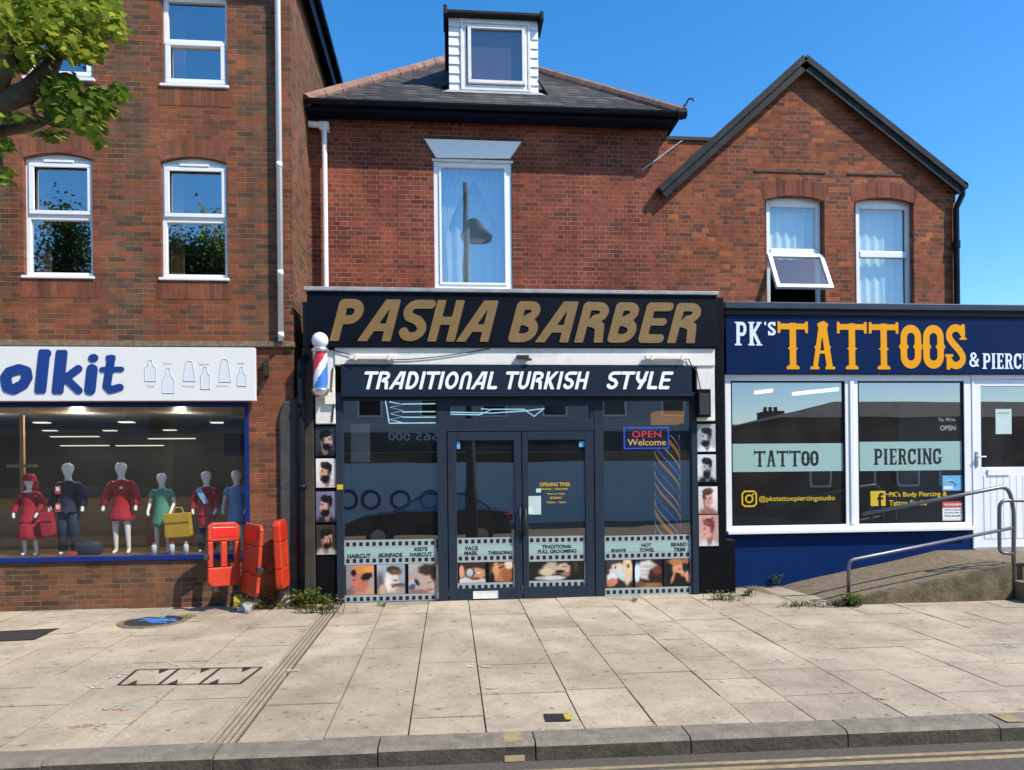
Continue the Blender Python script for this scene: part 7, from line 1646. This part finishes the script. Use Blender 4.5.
for px in (348, 371, 400, 430):
    c = vat(px, 500, 0, Yo); mb = MB()
    for i in range(24): mb.v += [(c.x + r_ * math.cos(i / 24 * 2 * math.pi), Yo + .092, c.z + r_ * math.sin(i / 24 * 2 * math.pi)) for r_ in (.27, .40)]
    for i in range(24): j = (i + 1) % 24; mb.f.append([2 * i, 2 * j, 2 * j + 1, 2 * i + 1]); mb.m.append(0)
    mb.build('blue_ring', M['navy'], t)
for s_, pa, pb2, py0, py1, m_ in (('565 000', 388, 438, 432.5, 441, 'paper'), ('Birks', 146, 196, 428, 451, 'gold')):
    a, b = vat(pa, py1, 0, Yo), vat(pb2, py0, 0, Yo); w2 = abs(b.x - a.x)
    o = text('lettering', s_, M[m_], t, (-w2 / 2, w2 / 2, a.z, b.z), 0); o.rotation_euler.z = math.pi; o.location = ((a.x + b.x) / 2, Yo + .125, 0)
t = thing('terraced_house', 'low terraced house with brick chimney across the road, mirrored in the TATTOO window', 'building'); Yq = -23.
xa, xb = vat(722, 440, YT, Yq).x, vat(800, 440, YT, Yq).x; ze = vat(760, 452, YT, Yq).z; zr2 = vat(760, 428, YT, Yq).z
boxo('wall', M['shade_brick'], t, xa, xb, Yq - 6, Yq, G0 - .5, ze)
mb = MB(); mb.add([(xa - .1, Yq + .2, ze), (xb + .1, Yq + .2, ze), (xb + .1, Yq - 6, ze), (xa - .1, Yq - 6, ze), (xa - .1, Yq - 3, zr2 + .4), (xb + .1, Yq - 3, zr2 + .4)], [(0, 1, 5, 4), (2, 3, 4, 5), (1, 2, 5), (3, 0, 4), (3, 2, 1, 0)]); fix_normals(mb.build('roof', M['slate'], t))
c = vat(771, 430, YT, Yq - 1.5); mb = MB(); mb.box(c.x - .5, c.x + .5, Yq - 2, Yq - 1, ze, vat(771, 412, YT, Yq - 1.5).z); 
for q in (-.28, 0, .28): mb.tube([(c.x + q, Yq - 1.5, vat(771, 412, YT, Yq).z - .02), (c.x + q, Yq - 1.5, vat(771, 404, YT, Yq).z)], .1, 8)
mb.build('chimney', M['shade_brick'], t)
t = thing('corner_house', 'taller dark brick house with overhanging eaves across the road, mirrored in the PIERCING window', 'building'); Yq = -17.
xa, xb = vat(790, 440, YT, Yq).x, vat(1100, 440, YT, Yq).x; ze = vat(800, 418, YT, Yq).z
boxo('wall', M['shade_brick'], t, xa, xb, Yq - 6, Yq, G0, ze)
mb = MB(); mb.add([(xa - .45, Yq + .35, ze), (xb + .1, Yq + .35, ze), (xb + .1, Yq - 6, ze), (xa - .45, Yq - 6, ze), (xa + 3.5, Yq - 3, ze + .95), (xb + .1, Yq - 3, ze + .95)], [(0, 1, 5, 4), (2, 3, 4, 5), (1, 2, 5), (3, 0, 4), (3, 2, 1, 0)]); fix_normals(mb.build('roof', M['slate'], t))
for q in range(4):
    xx = xa + .8 + q * 1.8; mb = MB(); mb.box(xx, xx + .9, Yq + .002, Yq + .05, 1.0, 2.3); w2 = mb.build('window', M['upvc'], t); boxo('pane', M['car_paint'], w2, xx + .08, xx + .82, Yq + .051, Yq + .06, 1.08, 2.22)
# parked car
t = thing('parked_car', 'black saloon car parked across the road, mirrored in the barber glass', 'car'); Yc = -11.2
xr = vat(510, 520, 0, Yc).x; gzc = rz_(Yc)
prof = [(0, .35), (.05, .75), (.25, .95), (1.0, 1.0), (3.25, .96), (4.1, .84), (4.5, .66), (4.55, .35)]
mb = MB(); mb.prism([(xr - u, gzc + z) for u, z in prof], Yc - .88, Yc + .88); bd = fix_normals(mb.build('body', M['car_paint'], t)); bv = bd.modifiers.new('soft_edge', 'BEVEL'); bv.width = .06; bv.segments = 3
mb = MB(); cab = [(.55, .99), (1.15, 1.42), (2.3, 1.45), (3.2, .98)]; k = 4
vs = [(xr - u, Yc + s_ * (.80 if z < 1.1 else .62), gzc + z) for s_ in (-1, 1) for u, z in cab]
mb.add(vs, [(0, 1, 2, 3), (7, 6, 5, 4), (0, 4, 5, 1), (1, 5, 6, 2), (2, 6, 7, 3)]); fix_normals(mb.build('windows', M['g_plain'], t))
mb = MB()
for s_ in (-1, 1): mb.tube([(xr - u, Yc + s_ * (.80 if z < 1.1 else .63), gzc + z + .01) for u, z in cab], .03, 6)
mb.box(xr - 2.3, xr - 1.15, Yc - .62, Yc + .62, gzc + 1.42, gzc + 1.465); mb.build('roof', M['car_paint'], t, bevel=.02)
mb = MB(); mb.tube([(xr - u, Yc + .69 - (.0 if z > 1.1 else -.12), gzc + z + .03) for u, z in cab], .012, 6); mb.build('chrome_trim', M['chrome'], t)
for u in (.85, 3.6):
    for s_ in (-1, 1):
        mb = MB(); mb.tube([(xr - u, Yc + s_ * .72, gzc + .32), (xr - u, Yc + s_ * .9, gzc + .32)], .32, 20); w2 = mb.build('wheel', M['tyre'], t); mb = MB(); mb.tube([(xr - u, Yc + s_ * .9, gzc + .32), (xr - u, Yc + s_ * .91, gzc + .32)], .2, 14); mb.build('rim', M['chrome'], w2)
for s_ in (-1, 1): boxo('tail_lamp', M['car_red'], t, xr - .22, xr + .02, Yc + s_ * .72 - .14, Yc + s_ * .72 + .14, gzc + .72, gzc + .88, .02)
# street lamp
t = thing('street_lamp', 'dark street lamp across the road, mirrored in the single big window above the barber', 'street lamp'); Yl = -9.9
p = vat(466, 250, YU + .05, Yl); zt3 = vat(462, 183, YU + .05, Yl).z; zl3 = vat(470, 236, YU + .05, Yl).z
mb = MB(); mb.tube([(p.x, Yl, -.4), (p.x, Yl, 1.2), (p.x, Yl, 1.25), (p.x, Yl, zt3)], [.16, .16, .13, .08], 12); mb.build('post', M['iron'], t, smooth=True)
mb = MB(); mb.tube([(p.x, Yl, zl3 + .3), (p.x + .3, Yl, zl3 + .35), (p.x + .32, Yl, zl3 + .15)], .03, 8); mb.build('arm', M['iron'], t)
mb = MB(); mb.loft([(p.x + .3, Yl, zl3 - .14, .45, .36), (p.x + .3, Yl, zl3, .50, .38), (p.x + .28, Yl, zl3 + .2, .32, .25), (p.x + .25, Yl, zl3 + .42, .22, .2), (p.x + .25, Yl, zl3 + .5, .05, .05)], 20); mb.build('lantern', M['iron'], t, smooth=True)
mb = MB(); mb.loft([(p.x + .3, Yl, zl3 - .24, .12, .1), (p.x + .3, Yl, zl3 - .12, .3, .22)], 20); mb.build('lamp_bowl', M['paper'], t, smooth=True)
# trees mirrored in the upper windows of the brick building
def far_tree(label, px, ptop, pbot, wpx, Yr, sd):
    t = thing('broadleaf_tree', label, 'tree', 'trees across the road'); rr = random.Random(sd)
    tp = vat(px, ptop, .08, Yr); bt = vat(px, pbot, .08, Yr); w2 = wpx * (8.8 + .16 - Yr) / FPX / 2
    mb = MB(); mb.tube([(tp.x, Yr, G0 - .2), (tp.x + .1, Yr, bt.z), (tp.x, Yr, (bt.z + tp.z) / 2), (tp.x, Yr, tp.z - .8)], [.35, .26, .16, .03], 10)
    cs = []
    for _ in range(16):
        a, r_ = rr.uniform(0, 6.28), rr.uniform(.2, .75) * w2; z = rr.uniform(bt.z + .6, tp.z - 1.0); k = 1 - .6 * max(0, (z - bt.z) / (tp.z - bt.z) - .4)
        c = Vector((tp.x + r_ * k * math.cos(a), Yr + r_ * k * math.sin(a), z)); cs.append(c); mb.tube([(tp.x, Yr, max(bt.z, z - 1.2)), tuple(c)], [.08, .02], 5)
    cs.append(Vector((tp.x, Yr, tp.z - .7)))
    mb.build('trunk', M['bark'], t); mb = MB(); cols = []
    for _ in range(4200):
        c = rr.choice(cs); p = c + Vector((rr.gauss(0, .42), rr.gauss(0, .42), rr.gauss(0, .4))); leaf_into(mb, cols, p, rr.uniform(.11, .2), rr, rr.choice(((.04, .08, .012), (.06, .10, .015), (.03, .06, .01))), lobes=False)
    mb.build('crown', M['leaf'], t, colors=cols)
far_tree('tall narrow tree across the road, mirrored in the arched window nearest the overhanging branch', 66, 197, 300, 48, -21.5, 1)
far_tree('broad tree across the road, mirrored in the arched window beside the white downpipe', 178, 226, 300, 46, -22.5, 2)
far_tree('second broad tree across the road, mirrored at the downpipe edge of the same arched window', 214, 229, 300, 46, -22.0, 3)

# ================================================================== put every Empty at the base of its thing
bpy.context.view_layer.update()
for o in list(COL.objects):
    if o.type == 'EMPTY' and o.parent is None and o.location.length < 1e-6 and o.children:
        xs, ys, zs2 = [], [], []
        for ch in o.children_recursive:
            if ch.type != 'MESH': continue
            for cn in ch.bound_box:
                p = ch.matrix_world @ Vector(cn); xs.append(p.x); ys.append(p.y); zs2.append(p.z)
        if not xs: continue
        loc = Vector(((min(xs) + max(xs)) / 2, (min(ys) + max(ys)) / 2, min(zs2)))
        o.location = loc
        for ch in o.children: ch.matrix_parent_inverse = Matrix.Translation(-loc)
bpy.context.view_layer.update()
